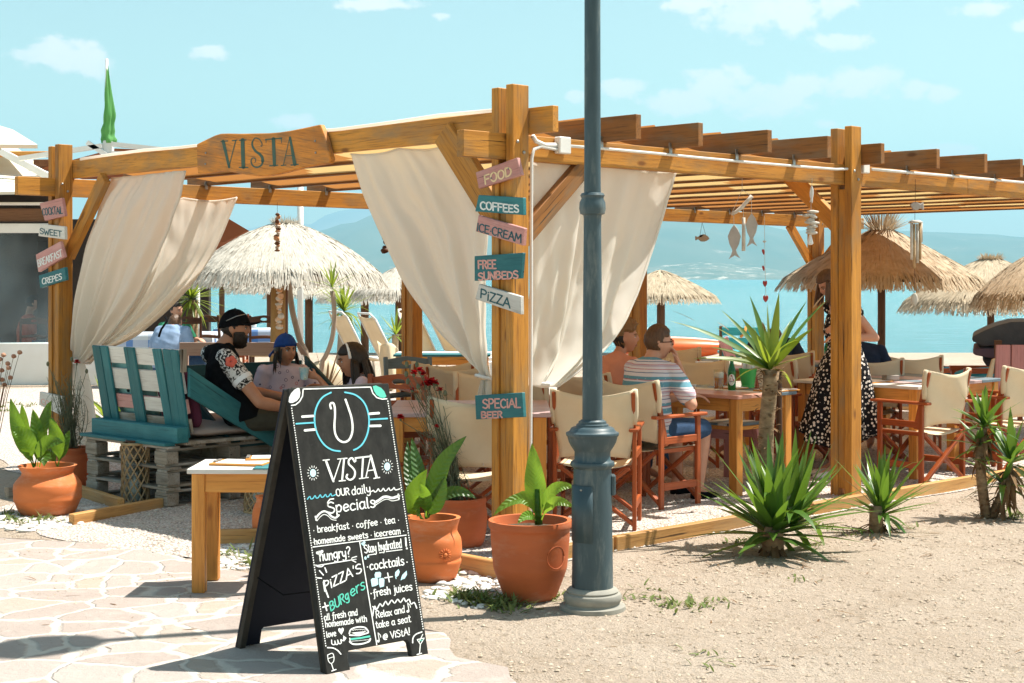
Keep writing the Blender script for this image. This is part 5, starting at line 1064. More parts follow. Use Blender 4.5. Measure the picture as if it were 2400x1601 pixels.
# carnations: a bundle of thin leafy stems with red heads
def carnation(label, c, D, base, tops, flowers, buds, seed, dense=60, spread=26):
    t = thing('carnation_plant', label, 'plant', c); rr = random.Random(seed); mb = MB(); lf = MB()
    tips = []
    for (x, y, n_) in tops:
        for k in range(n_):
            tp = P(x + rr.gauss(0, spread * 0.45), y + rr.gauss(0, spread * 0.6), D + rr.gauss(0, 0.09)); b = P(base[0] + rr.gauss(0, 9), base[1], D + rr.gauss(0, 0.05))
            md = (b + tp) / 2 + V((rr.gauss(0, .05), rr.gauss(0, .05), rr.gauss(0, .02)))
            pts = [b * (1 - u) ** 2 + md * 2 * u * (1 - u) + tp * u * u for u in (0, .2, .4, .6, .8, 1)]
            mb.tube(pts, [0.0035, 0.003, 0.003, 0.0025, 0.002, 0.0015], 4); tips.append(tp)
            for q in range(9):
                u = rr.uniform(0.1, 0.95); p = b * (1 - u) ** 2 + md * 2 * u * (1 - u) + tp * u * u; a = rr.uniform(0, 6.28)
                blade_strip(lf, p, (math.cos(a), math.sin(a), rr.uniform(-0.2, 1.4)), rr.uniform(0.05, 0.13), 0.0055, rr.uniform(0.2, 1.8), n=4)
    mb.build('stems', STEMG, t, smooth=True); lf.build('foliage', STEML, t, smooth=True)
    for (x, y, r) in flowers:
        fb = MB(); c0 = P(x, y, D + rr.gauss(-0.03, 0.04)); rw = r / F * D
        for k in range(26):
            a = rr.uniform(0, 6.28); e = rr.uniform(-0.3, 1.4); blade_strip(fb, c0, (math.cos(a), math.sin(a), e), rw * rr.uniform(0.8, 1.15), rw * 0.75, 0.4, n=3, tipw=0.9)
        f_ = fb.build('flower', REDF, t, smooth=True); cb = MB(); cb.tube([c0 - V((0, 0, rw * 1.1)), c0 - V((0, 0, rw * 0.2))], [0.005, 0.010], 6); cb.build('calyx', STEMG, f_, smooth=True)
        mb2 = MB(); mb2.tube([c0 - V((0, 0, rw)), (c0 + P(*base, D)) / 2 + V((0, 0, 0.12)), P(*base, D)], [0.002, 0.0025, 0.003], 4); mb2.build('flower_stem', STEMG, t, smooth=True)
    for (x, y) in buds:
        bb = MB(); c0 = P(x, y, D + rr.gauss(0, 0.04)); bb.ball(c0, (0.012, 0.012, 0.019), 8, 6); bb.tube([c0, (c0 + P(*base, D)) / 2 + V((0, 0, .1)), P(*base, D)], [0.002, 0.0025, 0.003], 4); bb.build('bud', STEMG, t, smooth=True)
    return t
STEML = mat('grey_green_needle_leaf', (0.085, 0.125, 0.075, 1), (0.21, 0.19, 0.11, 1), scale=0.9, rough=0.7, trans=0.2, coords='gc')
zc_ = lambda x, y: (900 + x * 0.2423, 780 + y * 0.2423)
carnation('carnation plant with red flowers rising beside the special beer sign', sC, cC.y, (1075, 1172), [(975, 930, 9), (1000, 900, 8), (1030, 920, 8), (1010, 980, 12), (985, 1010, 8), (1040, 1010, 12), (1060, 1080, 8), (1030, 960, 6), (1070, 1110, 6), (1015, 1050, 8)],
          [(*zc_(290, 385), 9), (*zc_(345, 358), 9), (*zc_(375, 392), 9), (*zc_(440, 480), 17), (*zc_(400, 500), 13), (*zc_(485, 480), 12), (*zc_(540, 552), 9), (*zc_(270, 548), 7), (*zc_(160, 812), 9), (*zc_(510, 905), 6)],
          [zc_(220, 305), zc_(318, 310), zc_(592, 585), zc_(230, 470), zc_(215, 400), zc_(510, 490), zc_(330, 520)], 3)
zc2 = lambda x, y: (x * 0.2296, 640 + y * 0.2296)
carnation('carnation plant with one red flower tied at the left post', sD, cD.y, (165, 1050), [(140, 890, 10), (165, 880, 9), (175, 900, 12), (150, 930, 12), (185, 920, 8), (165, 970, 14), (130, 870, 6)], [(180, 848, 8)], [(112, 853), (203, 870), (168, 842)], 5, spread=20)
# ================================================================ PALLET SOFA AND SMALL THINGS ON THE LEFT
E1, E2 = V((0.73, -0.686, 0)).normalized(), V((0.686, 0.73, 0)).normalized()
SB = V((-3.157, 11.28, 0))
def Sf(s, e, z_): return SB + E1 * s + E2 * e + V((0, 0, z_))
def pallet(z0, label, dx=0.0, depth=1.2):
    t = thing('wooden_pallet', label, 'pallet', Sf(0.5, 0.5, z0), group='stacked pallets under the sofa'); W_ = 1.05
    for i, e in enumerate((0.05, 0.58, depth - 0.07)):
        for s_ in (0.07, W_ / 2, W_ - 0.08):
            MB().box(Sf(s_ + dx, e, z0 + 0.062), (0.15, 0.10, 0.088), E1).build('block', WGREY, t, bevel=0.004)
    for s_ in (0.07, W_ / 2, W_ - 0.08):
        MB().box(Sf(s_ + dx, depth / 2, z0 + 0.0085), (0.11, depth, 0.017), E1).build('runner', WGREY, t, bevel=0.003)
        MB().box(Sf(s_ + dx, depth / 2, z0 + 0.1155), (0.12, depth, 0.018), E1).build('stringer', WGREY, t, bevel=0.003)
    for k in range(6):
        MB().box(Sf(W_ / 2 + dx, 0.055 + k * (depth - 0.11) / 5, z0 + 0.1345), (W_ + 0.01, 0.10, 0.019), E1).build('deck_board', WGREY, t, bevel=0.003)
    return t
pallet(0.0, 'lowest grey pallet of the stack under the teal sofa'); pallet(0.1445, 'middle grey pallet of the stack under the teal sofa', 0.012); pallet(0.289, 'top grey pallet carrying the teal sofa', -0.006)
sofa = thing('pallet_sofa', 'teal pallet sofa with painted white and pink back boards', 'sofa', Sf(0.5, 0.5, 0.434))
def back_pt(s, h, d=0.0):   # h: 0..0.66 up the raked back
    return Sf(s, 0.17 - 0.13 * h / 0.66, 0.445 + h) - E2 * d
def back_board(s0, s1, h0, h1, d0, d1, m, name, k=None, tilt=0.0):
    up = (back_pt(0, 0.66) - back_pt(0, 0)).normalized(); nrm = E1.cross(up).normalized()
    if nrm.dot(-E2) < 0: nrm = -nrm
    c = (back_pt(s0, h0) + back_pt(s1, h1)) / 2 + nrm * (d0 + d1) / 2
    X = E1; ln = (h1 - h0) * 1.02
    if s1 - s0 > h1 - h0: return MB().box(c, (s1 - s0, ln, d1 - d0), E1 + up * tilt, nrm).build(name, m, sofa, bevel=0.003)
    return MB().box(c, (ln, s1 - s0, d1 - d0), up + E1 * tilt, nrm).build(name, m, sofa, bevel=0.003)
for (h0, h1, m) in ((0.535, 0.655, PW), (0.345, 0.495, PW), (0.205, 0.305, PP), (0.07, 0.165, WGREY)): back_board(0.0, 1.08, h0, h1, -0.045, -0.022, m, 'back_board')
back_board(0.56, 1.08, 0.203, 0.303, -0.021, -0.0195, PW, 'back_board')
for s0, s1, tl in ((0.0, 0.105, 0.03), (0.115, 0.20, 0.02), (0.43, 0.555, 0.0), (0.80, 0.895, -0.01), (0.91, 1.005, 0.05), (1.005, 1.085, 0.05)):
    back_board(s0, s1, 0.04, 0.66, -0.019, 0.0, PT, 'back_slat', tilt=tl)
MB().box(Sf(0.54, 0.10, 0.51), (1.10, 0.10, 0.11), E1).build('base_rail', PT, sofa, bevel=0.005)
MB().box(Sf(0.50, 0.02, 0.447), (1.10, 0.09, 0.022), E1).build('base_board', PT, sofa, bevel=0.003)
MB().box(Sf(0.54, 0.66, 0.448), (1.08, 1.05, 0.024), E1).build('seat_deck', WGREY, sofa, bevel=0.003)
def arm(s, name='armrest', par=None, f=Sf):
    d = [f(s, 0.13, 0.98), f(s, 0.13, 0.78), f(s, 0.86, 0.37), f(s, 0.98, 0.46)]
    MB().prism(d, E1 * 0.03).build(name, PT, par or sofa, bevel=0.003)
arm(1.10); arm(-0.035)
MB().box(Sf(1.092, 0.10, 1.03), (0.02, 0.05, 0.16), E1).build('end_post', WGREY, sofa, bevel=0.002)
def cushion(c, X, Z, size, m, label, seed=0):
    X = V(X).normalized(); Z = V(Z).normalized(); Y = Z.cross(X).normalized(); mb = MB()
    def q(u, v):
        a, t = 2 * math.pi * u, math.pi * (v * .996 + .002); ct, st = -math.cos(t), math.sin(t)
        sg = lambda w, e: math.copysign(abs(w) ** e, w)
        x, y, z_ = sg(st, .5) * sg(math.cos(a), .42), sg(st, .5) * sg(math.sin(a), .42), sg(ct, .9)
        k = 1 + 0.05 * mnoise.noise(V((x * 2 + seed, y * 2, z_ * 2)))
        return V(c) + X * x * size[0] / 2 * k + Y * y * size[1] / 2 * k + Z * z_ * size[2] / 2 * (1 - 0.35 * max(abs(x), abs(y)) ** 4)
    mb.grid(q, 32, 16, True); return tag(mb.build('cushion', m, None, smooth=True), label, 'cushion', 'cushions on the pallet sofa')
bn = (E2 + V((0, 0, .2))).normalized()
cushion(Sf(0.57, 0.66, 0.515), E1, (0, 0, 1), (1.04, 0.98, 0.11), TAUPEC, 'taupe seat cushion under the bearded man', 1)
cushion(Sf(0.30, 0.23, 0.80), E1, bn, (0.5, 0.52, 0.13), AQUAC, 'aqua back cushion rising above the far end of the sofa back', 2)
cushion(Sf(0.82, 0.25, 0.74), E1, bn, (0.46, 0.42, 0.13), MAROON, 'maroon back cushion behind the bearded man', 3)
# corner bench behind the boy
bench = thing('pallet_bench', 'deep teal pallet bench with sloping arm behind the boy', 'bench', (-1.8, 12.2, 0))
B0, B1 = V((-2.62, 11.60, 0)), V((-1.726, 12.46, 0)); bd = (B1 - B0).normalized(); bf = V((bd.y, -bd.x, 0))
if bf.y > 0: bf = -bf
for z_ in (0.865, 0.68): MB().box((B0 + B1) / 2 + V((0, 0, z_)), ((B1 - B0).length, 0.025, 0.14), bd).build('back_board', PTD, bench, bevel=0.003)
MB().box((B0 + B1) / 2 + bf * 0.42 + V((0, 0, 0.40)), ((B1 - B0).length, 0.8, 0.05), bd).build('seat', PTD, bench, bevel=0.003)
MB().box((B0 + B1) / 2 + bf * 0.42 + V((0, 0, 0.19)), ((B1 - B0).length - .05, 0.7, 0.37), bd).build('base', WGREY, bench, bevel=0.003)
for bb in (B1 + bd * 0.03, B0 - bd * 0.03):
    MB().prism([bb + V((0, 0, 0.97)), bb + V((0, 0, 0.77)), bb + bf * 0.74 + V((0, 0, 0.36)), bb + bf * 0.86 + V((0, 0, 0.45))], bd * 0.028).build('armrest', PTD, bench, bevel=0.003)
for t_ in (0.1, 0.9): MB().box(B0.lerp(B1, t_) - bf * 0.02 + V((0, 0, 0.47)), (0.08, 0.03, 0.94), bd).build('upright', PTD, bench, bevel=0.003)
# taupe bench further back
tb = thing('garden_bench', 'taupe painted plank bench behind the bearded man', 'bench', (-2.6, 14.5, 0))
T0, T1 = P(421, 802, 14.5), P(690, 802, 14.5)
MB().box((T0 + T1) / 2 - V((0, 0, 0.065)), ((T1 - T0).length, 0.03, 0.125), T1 - T0).build('back_board', PBG, tb, bevel=0.003)
MB().box(V(((T0.x + T1.x) / 2, 14.75, 0.44)), ((T1 - T0).length, 0.42, 0.04)).build('seat', PBG, tb, bevel=0.003)
for x_ in (T0.x + 0.05, T1.x - 0.05):
    MB().box((x_, 14.52, 0.45), (0.06, 0.04, 0.9)).build('rear_leg', PBG, tb, bevel=0.003); MB().box((x_, 14.93, 0.21), (0.06, 0.05, 0.42)).build('front_leg', PBG, tb, bevel=0.003)
ep = MB(); ep.prism([P(700, 803, 14.45), P(720, 832, 14.45), P(706, 832, 14.45), P(690, 803, 14.45)], (0, 0.03, 0)); ep.build('end_piece', PBG, tb)
# cane lantern
def cane_lantern(c, r, h, label):
    t = thing('cane_lantern', label, 'lantern', c, group='woven cane lanterns on the gravel')
    mb = MB(); n_ = 11
    for k in range(n_):
        for sg in (1, -1):
            pts = []
            for i in range(13):
                u = i / 12; a = 6.283 * (k / n_) + sg * u * 2.6; rad = r * (1 + 0.03 * math.cos(u * 6.28)) + 0.003 * sg
                pts.append(V(c) + V((rad * math.cos(a), rad * math.sin(a), 0.01 + (h - 0.02) * u)))
            mb.tube(pts, 0.0065, 4)
    mb.build('cane_weave', RATT, t)
    for zz in (0.012, h - 0.008):
        mb = MB(); mb.tube([V(c) + V((r * math.cos(6.283 * k / 24), r * math.sin(6.283 * k / 24), zz)) for k in range(25)], 0.011, 6); mb.build('cane_rim', RATT, t, smooth=True)
    mb = MB(); mb.lathe([(r * 0.62, 0.01), (r * 0.62, h * 0.7), (r * 0.58, h * 0.7), (r * 0.58, 0.02)], 20, c); mb.build('glass_cylinder', GLASS, t, smooth=True)
    mb = MB(); mb.lathe([(0.04, 0.02), (0.04, 0.16), (0.002, 0.17)], 14, c); mb.build('candle', WPAP, t, smooth=True)
    hb = MB(); hb.tube([V(c) + V((r * 0.7 * math.cos(6.283 * k / 16), r * 0.7 * math.sin(6.283 * k / 16), h + 0.012)) for k in range(17)], 0.008, 5); hb.build('handle', WDARK, t, smooth=True)
    return t
lc_ = G(313, 1182); cane_lantern((lc_.x, lc_.y + 0.05, 0), 0.094, 0.435, 'woven cane lantern standing before the pallet stack')
lc_ = G(606, 1202); cane_lantern((lc_.x, lc_.y, 0), 0.094, 0.36, 'woven cane lantern half hidden behind the small table leg')
# ================================================================ TABLES
def table(label, c, lx, ly, rz, colors, h=0.745, leg=0.075, wd=None, cat='table', group='wooden tables with painted tops', name='wooden_table', edge=0.03):
    """local frame: planks run along x; colors: (fraction, material) across y"""
    wd = wd or WPINE; t = thing(name, label, cat, c, rz, group); M_ = Matrix.Rotation(rz, 3, 'Z'); c = V(c)
    def w_(x, y, z_): return c + M_ @ V((x, y, z_))
    X = M_ @ V((1, 0, 0)); y0 = -ly / 2
    for fr, m in colors:
        wdt = fr * ly; MB().box(w_(0, y0 + wdt / 2, h - 0.0125), (lx, wdt - 0.004, 0.025), X).build('top_board', m, t, bevel=0.003); y0 += wdt
    for sx in (-1, 1):
        for sy in (-1, 1): MB().box(w_(sx * (lx / 2 - edge - leg / 2), sy * (ly / 2 - edge - leg / 2), (h - 0.026) / 2), (leg, leg, h - 0.026), X).build('leg', wd, t, bevel=0.004)
    ap = 0.095
    for sy in (-1, 1): MB().box(w_(0, sy * (ly / 2 - edge - leg / 2), h - 0.027 - ap / 2), (lx - 2 * edge - 2 * leg - 0.002, 0.045, ap), X).build('apron', wd, t, bevel=0.002)
    for sx in (-1, 1): MB().box(w_(sx * (lx / 2 - edge - leg / 2), 0, h - 0.027 - ap / 2), (0.045, ly - 2 * edge - 2 * leg - 0.002, ap), X).build('apron', wd, t, bevel=0.002)
    return t
st = G(466, 1389); aU = math.atan2(UU.y, UU.x); aV = math.atan2(VV.y, VV.x)
small = table('small pine table with white and teal painted top beside the chalkboard', (st.x + 0.21, st.y + 0.17, 0), 0.52, 0.43, R(-1), [(0.34, PW), (0.33, PW), (0.33, PW)], h=0.635, leg=0.066, edge=0.02, name='side_table', group=None)
tc_ = small.location
MB().box(tc_ + V((0.168, 0.0, 0.6375)), (0.19, 0.434, 0.006)).build('painted_end', PT, small, bevel=0.001)
def clipboard(c, rz, label, sx=0.23, sy=0.31, frame=True):
    t = thing('menu_board', label, 'menu', c, rz, 'menu boards on the tables'); M_ = Matrix.Rotation(rz, 3, 'Z'); c = V(c); X = M_ @ V((1, 0, 0))
    MB().box(c + V((0, 0, 0.006)), (sx, sy, 0.010), X).build('wooden_back', WPINE, t, bevel=0.002)
    MB().box(c + V((0, 0, 0.0125)) + M_ @ V((0, -0.01, 0)), (sx * 0.88, sy * 0.86, 0.002), X).build('paper', WPAP, t)
    MB().box(c + V((0, 0, 0.016)) + M_ @ V((0, sy * 0.46, 0)), (0.09, 0.018, 0.008), X).build('clip', STEEL, t, bevel=0.002)
    return t
clipboard(tc_ + V((-0.02, 0.0, 0.636)), R(80), 'wooden menu board lying flat on the small table', 0.2, 0.29); clipboard(tc_ + V((0.12, 0.11, 0.648)), R(96), 'second wooden menu board overlapping on the small table', 0.16, 0.27)
def at_corner(cn, du, dv, lu, lv): return V((cn[0], cn[1], 0)) + V((du.x, du.y, 0)) * lu / 2 + V((dv.x, dv.y, 0)) * lv / 2
PLIL = wood('lilac_grey_paint', (0.50, 0.36, 0.36, 1), (0.45, 0.32, 0.32, 1), (0.36, 0.24, 0.24, 1), rough=0.35, knots=False)
PSAL = wood('salmon_table_paint', (0.50, 0.25, 0.19, 1), (0.45, 0.22, 0.165, 1), (0.34, 0.16, 0.12, 1), rough=0.4, knots=False)
tE = table('pine table with salmon and slate top where the couple sits', at_corner((1.645, 11.1), UU, VV, 1.2, 0.74), 1.2, 0.74, aU, [(0.3, PGB), (0.2, PW), (0.5, PSAL)])
tF = table('pine table with white and grey top behind the woman in the daisy dress', at_corner((3.22, 12.07), UU, VV, 1.2, 0.72), 1.2, 0.72, aU, [(0.35, PGB), (0.3, PLIL), (0.35, PW)])
tF2 = table('pine table with lilac top beyond the nearest right-hand chair', at_corner((3.72, 12.62), UU, VV, 1.2, 0.72), 1.2, 0.72, aU, [(0.5, PGB), (0.5, PLIL)])
t1 = table('pine table with lilac top just behind the front post', (-0.28, 10.2, 0), 1.06, 1.06, 0, [(0.5, PLIL), (0.5, PLIL)], leg=0.085)
t2 = table('pine table with white and teal top beyond the carnations', P(1035, 832, 17.2) + V((0, 0.4, -0.745)), 1.1, 0.75, 0, [(0.5, PT), (0.5, PW)]); t2.location.z = 0
tG = table('pine table with salmon top behind the man in stripes', (1.72, 14.85, 0), 1.15, 0.75, R(8), [(0.6, PSAL), (0.4, PW)])
tH = table('pine table with slate top beyond the standing woman carrying a beer bottle', (3.05, 15.6, 0), 1.2, 0.75, R(10), [(0.5, PGB), (0.5, PLIL)])
# pink stool
sp_ = V((1.74, 12.02, 0)); stool = thing('wooden_stool', 'dusty pink stool with pale slatted top under the salmon table', 'stool', sp_, aV)
for k in range(4): MB().box(sp_ + VV * 0 + UU * (-0.135 + 0.09 * k) + V((0, 0, 0.466)), (0.38, 0.082, 0.02), VV).build('top_slat', PW if k % 2 else PGB, stool, bevel=0.002)
MB().box(sp_ + V((0, 0, 0.44)), (0.36, 0.36, 0.03), VV).build('frame', WPINE, stool, bevel=0.002)
for sx in (-1, 1):
    for sy in (-1, 1):
        a_ = sp_ + VV * sx * 0.13 + UU * sy * 0.13 + V((0, 0, 0.425)); b_ = sp_ + VV * sx * 0.185 + UU * sy * 0.185
        MB().bar(b_, a_, 0.055, 0.055, VV).build('leg', PPK, stool, bevel=0.003)
    MB().box(sp_ + VV * sx * 0.135 + V((0, 0, 0.385)), (0.02, 0.23, 0.075), VV).build('apron', PPK, stool)
# ================================================================ DIRECTOR CHAIRS
def director_chair():
    t = thing('director_chair', 'x', 'chair', (0, 0, 0)); g = WRED; w, d = 0.255, 0.20
    for s in (-1, 1):
        for y in (-d, d): MB().box((s * w, y, 0.315), (0.026, 0.042, 0.63), (1, 0, 0)).build('leg', g, t, bevel=0.004)
        MB().box((s * w, 0.0, 0.642), (0.058, 0.56, 0.022)).build('armrest', g, t, bevel=0.006)
        for z_ in (0.475, 0.155): MB().box((s * w, 0, z_), (0.022, 2 * d - 0.044, 0.05)).build('side_rail', g, t, bevel=0.003)
        MB().bar((s * (w - 0.002), -d + 0.05, 0.44), (s * (w - 0.002), -d - 0.065, 0.885), 0.024, 0.042, (0, 1, 0)).build('back_post', g, t, bevel=0.003)
        MB().box((s * (w - 0.035), 0, 0.40), (0.036, 0.44, 0.03)).build('seat_rail', g, t, bevel=0.003)
    for y in (-d - 0.012, d + 0.012):
        for s in (-1, 1): MB().bar((s * (w - 0.005), y + 0.0135 * s, 0.035), (-s * (w - 0.03), y + 0.0135 * s, 0.40), 0.024, 0.04, (0, 1, 0)).build('cross_leg', g, t, bevel=0.003)
    mb = MB(); mb.grid(lambda u, v: V(((u - .5) * 2 * (w - 0.03), (v - .5) * 0.41, 0.418 - 0.032 * math.sin(u * math.pi) ** 0.8)), 12, 6); mb.build('seat_canvas', CANV, t, smooth=True, thick=0.004)
    def bk(u, v):
        x = (u - .5) * 2 * (w + 0.006); z_ = 0.455 + 0.445 * v; y = -d - 0.005 - 0.06 * max(0, (z_ - 0.46)) / 0.42 - 0.055 * math.sin(u * math.pi) ** 0.7 * (0.35 + 0.65 * v)
        z_ -= 0.042 * math.sin(u * math.pi) * v ** 2 - 0.02 * math.sin(u * math.pi) * (1 - v); x *= (0.86 + 0.14 * min(1, v * 1.6)); y += 0.006 * math.sin(v * 9 + u * 7)
        return V((x, y, z_))
    mb = MB(); mb.grid(bk, 16, 12); mb.build('back_canvas', CANV, t, smooth=True, thick=0.005)
    hm = MB(); hm.grid(lambda u, v: bk(u, 0.60 + 0.004 * v) + V((0, -0.004, 0)), 16, 1); hm.build('canvas_seam', CANV, t, smooth=True)
    for s in (-1, 1):
        mb = MB(); mb.tube([bk(0.0 if s < 0 else 1.0, k / 8) + V((0, 0.012, 0)) if k >= 4 else bk(0.0 if s < 0 else 1.0, 0.5) + V((0, .012, 0.0005 * k)) for k in range(4, 9)], [0.019, 0.021, 0.022, 0.022, 0.02], 8); mb.build('canvas_sleeve', CANV, t, smooth=True)
    return t
chair0 = director_chair(); used = [0]
def chair(x, y, f, label):
    rz = math.atan2(f[1], f[0]) - math.pi / 2; gr = 'mahogany director chairs with cream canvas'
    if not used[0]:
        used[0] = 1; chair0.location = (x, y, 0); chair0.rotation_euler = (0, 0, rz); return tag(chair0, label, None, gr)
    return dup(chair0, (x, y, 0), rz, label, gr)
v2, u2 = (VV.x, VV.y), (UU.x, UU.y)
chair(3.235, 12.03, (-0.6, 0.8), 'empty canvas chair nearest the middle right yucca')
chair(4.02, 12.62, (-0.62, 0.78), 'empty canvas chair at the right edge behind the twin stemmed yucca')
chair(0.56, 9.92, (0.16, 0.98), 'empty canvas chair just behind the lamp post')
chair(1.0, 10.86, v2, 'canvas chair in which the man in the striped shirt sits')
chair(0.72, 11.72, v2, 'canvas chair of the woman with short sandy hair')
chair(-0.22, 9.34, (0.02, 1), 'canvas chair seen from behind beside the special beer sign')
chair(-0.66, 13.2, (-0.3, 0.95), 'canvas chair with white cloth on it beyond the carnation flowers')
chair(-0.36, 12.6, (0.35, 0.94), 'canvas chair left of the front post behind the curtain hem')
chair(0.36, 11.5, (0.9, 0.4), 'canvas chair under the hem of the sunny side curtain')
chair(-0.14, 11.25, (0.1, -1), 'canvas chair across the lilac table facing the front post')
chair(3.22, 13.75, (0.1, 0.99), 'canvas chair under the man in the navy shirt')
chair(3.72, 14.25, (0.15, 0.98), 'empty sunlit canvas chair right of the man in navy')
chair(2.72, 15.1, (0.2, 0.97), 'far canvas chair behind the crown of the tall yucca')
chair(2.46, 13.55, (0.75, 0.66), 'canvas chair turned sideways beyond the salmon table')
chair(2.42, 12.98, (0.6, -0.8), 'canvas chair facing forward behind the standing woman')
chair(1.62, 15.45, (-0.2, -0.97), 'canvas chair behind the far salmon table')
chair(1.55, 13.1, (-0.3, -0.95), 'canvas chair behind the green bucket')
# mahogany slatted chair and slate-blue chair by the carnations
def ladder_chair(label, c, rz, m, h=0.92, w=0.40, seat=0.44, group=None, name='ladder_back_chair'):
    t = thing(name, label, 'chair', (0, 0, 0), 0, group)
    for s in (-1, 1):
        MB().bar((s * w / 2, -0.18, 0), (s * w / 2, -0.19, seat), 0.04, 0.04, (0, 1, 0)).build('rear_leg', m, t, bevel=0.004)
        MB().bar((s * w / 2, -0.19, seat), (s * w / 2, -0.26, h), 0.036, 0.036, (0, 1, 0)).build('back_post', m, t, bevel=0.005)
        MB().box((s * w / 2, 0.19, seat / 2), (0.04, 0.04, seat), (1, 0, 0)).build('front_leg', m, t, bevel=0.004)
        MB().box((s * w / 2, 0, 0.2), (0.024, 0.34, 0.03)).build('side_stretcher', m, t)
    for y in (-0.185, 0.19): MB().box((0, y, 0.28), (w - 0.04, 0.024, 0.03)).build('stretcher', m, t)
    MB().box((0, 0, seat), (w + 0.03, 0.42, 0.03)).build('seat', RATT if m is WDARK else m, t, bevel=0.006)
    for i, z_ in enumerate((seat + 0.14, seat + 0.26)):
        mb = MB(); mb.grid(lambda u, v, z_=z_: V(((u - .5) * (w - 0.02), -0.20 - 0.07 * (z_ - seat) / (h - seat) - 0.02 * math.sin(u * math.pi), z_ + (v - .5) * 0.045 + 0.012 * math.sin(u * math.pi))), 8, 1); mb.build('back_slat', m, t, smooth=True, thick=0.018)
    # crest with hand hole
    mb = MB(); yb = -0.255
    o_ = [(-w / 2, -.045), (-w / 2, .035), (-w / 4, .05), (0, .062), (w / 4, .05), (w / 2, .035), (w / 2, -.045)]; hh = [(-0.045, 0.0), (0, -0.018), (0.045, 0.0), (0.03, 0.022), (0, 0.026), (-0.03, 0.022)]
    zt = h - 0.06
    P_ = lambda x, z_, dy: V((x, yb + 0.02 * (1 - (2 * x / w) ** 2) * -1 + dy, zt + z_))
    ring = []
    for dy in (0, -0.022):
        oi = [mb.add(P_(x, z_, dy)) for x, z_ in [(-w / 2, 0), (-w / 2, .035), (-w / 4, .05), (0, .062), (w / 4, .05), (w / 2, .035), (w / 2, 0), (w / 2, -.045), (w / 4, -.045), (0, -.045), (-w / 4, -.045), (-w / 2, -.045)]]
        hi = [mb.add(P_(0.05 * math.cos(a), 0.022 * math.sin(a) + 0.005, dy)) for a in [math.pi - k * math.pi / 6 for k in range(12)]]
        for k in range(12):
            q = (oi[k], oi[(k + 1) % 12], hi[(k + 1) % 12], hi[k]); mb.face(*(q if dy else q[::-1]))
        ring.append((oi, hi))
    for k in range(12):
        mb.face(ring[0][0][k], ring[0][0][(k + 1) % 12], ring[1][0][(k + 1) % 12], ring[1][0][k]); mb.face(ring[0][1][(k + 1) % 12], ring[0][1][k], ring[1][1][k], ring[1][1][(k + 1) % 12])
    mb.build('crest_rail', m, t)
    t.location = c; t.rotation_euler = (0, 0, rz); return t
ladder_chair('slate blue painted chair behind the red carnations', G(975, 1090).to_tuple(), R(200), PGB, group='painted wooden chairs'); lc1 = ladder_chair('mahogany ladder back chair between the chalkboard and the carnations', (-0.86, 10.6, 0), R(170), WRED, group='painted wooden chairs')
MB().bar((-1.12, 10.0, 0.52), (-0.62, 10.15, 0.52), 0.05, 0.03)
bn2 = thing('slatted_bench', 'mahogany slatted bench half hidden behind the chalkboard', 'bench', (-0.9, 9.75, 0))
for k in range(4): MB().bar((-1.25, 9.55 + 0.10 * k, 0.42), (-0.55, 9.75 + 0.10 * k, 0.42), 0.085, 0.022).build('seat_slat', WRED, bn2, bevel=0.002)
for k in range(2): MB().bar((-1.25, 9.95 + 0.02 * k, 0.58 + 0.12 * k), (-0.55, 10.15 + 0.02 * k, 0.58 + 0.12 * k), 0.02, 0.07).build('back_slat', WRED, bn2, bevel=0.002)
for p_ in ((-1.2, 9.6), (-0.6, 9.78), (-1.2, 9.93), (-0.6, 10.1)): MB().box((*p_, 0.2), (0.045, 0.045, 0.40)).build('leg', WRED, bn2, bevel=0.003)
# ================================================================ ON THE TABLES
TT = 0.745
def bottle(c, label, s=1.0):
    t = thing('beer_bottle', label, 'bottle', c, group='green beer bottles')
    mb = MB(); mb.lathe([(0.026, 0.001), (0.031, 0.006), (0.0315, 0.14), (0.029, 0.16), (0.018, 0.195), (0.0135, 0.215), (0.013, 0.25), (0.015, 0.252), (0.015, 0.262), (0.012, 0.264), (0.010, 0.25)], 24, c, cap=False); mb.build('glass', GREENG, t, smooth=True)
    mb = MB()
    q = lambda u, v: (lambda a, e: V((c[0] + 0.0322 * math.cos(a), c[1] + 0.0322 * math.sin(a), c[2] + e)))(R(-100) + 0.9 * math.cos(6.283 * u) * v, 0.082 + 0.044 * math.sin(6.283 * u) * v)
    mb.grid(q, 24, 4, True); lb = mb.build('label', WPAP, t, smooth=True)
    ik = Ink(lambda x, y: (lambda a: V((c[0] + 0.0327 * math.cos(a), c[1] + 0.0327 * math.sin(a), c[2] + 0.082 + y)))(R(-100) + x / 0.0322))
    for a_, b_, w_ in (((-0.015, -0.004), (-0.001, 0.032), 0.006), ((-0.001, 0.032), (0.015, -0.004), 0.010), ((-0.009, 0.008), (0.009, 0.008), 0.006)): ik.stroke([a_, b_], w_)
    ik.build(REDW, lb, 'red_letter')
    ik = Ink(lambda x, y: (lambda a: V((c[0] + 0.0327 * math.cos(a), c[1] + 0.0327 * math.sin(a), c[2] + 0.082 + y)))(R(-100) + x / 0.0322))
    ik.text('AΛΦA', (-0.017, -0.017), (0.017, -0.017), 0.009, 0.0022, (0, 1), jit=0)
    ik.build(NAVYC, lb)
    return t
bt = bottle((1.69, 11.70, TT), 'green beer bottle with a white oval label on the salmon table')
bottle((3.22, 15.55, TT), 'green beer bottle on the far table beside the standing woman')
mc = (1.585, 11.66, TT); mug = thing('beer_mug', 'half full glass beer mug left of the green bottle', 'mug', mc)
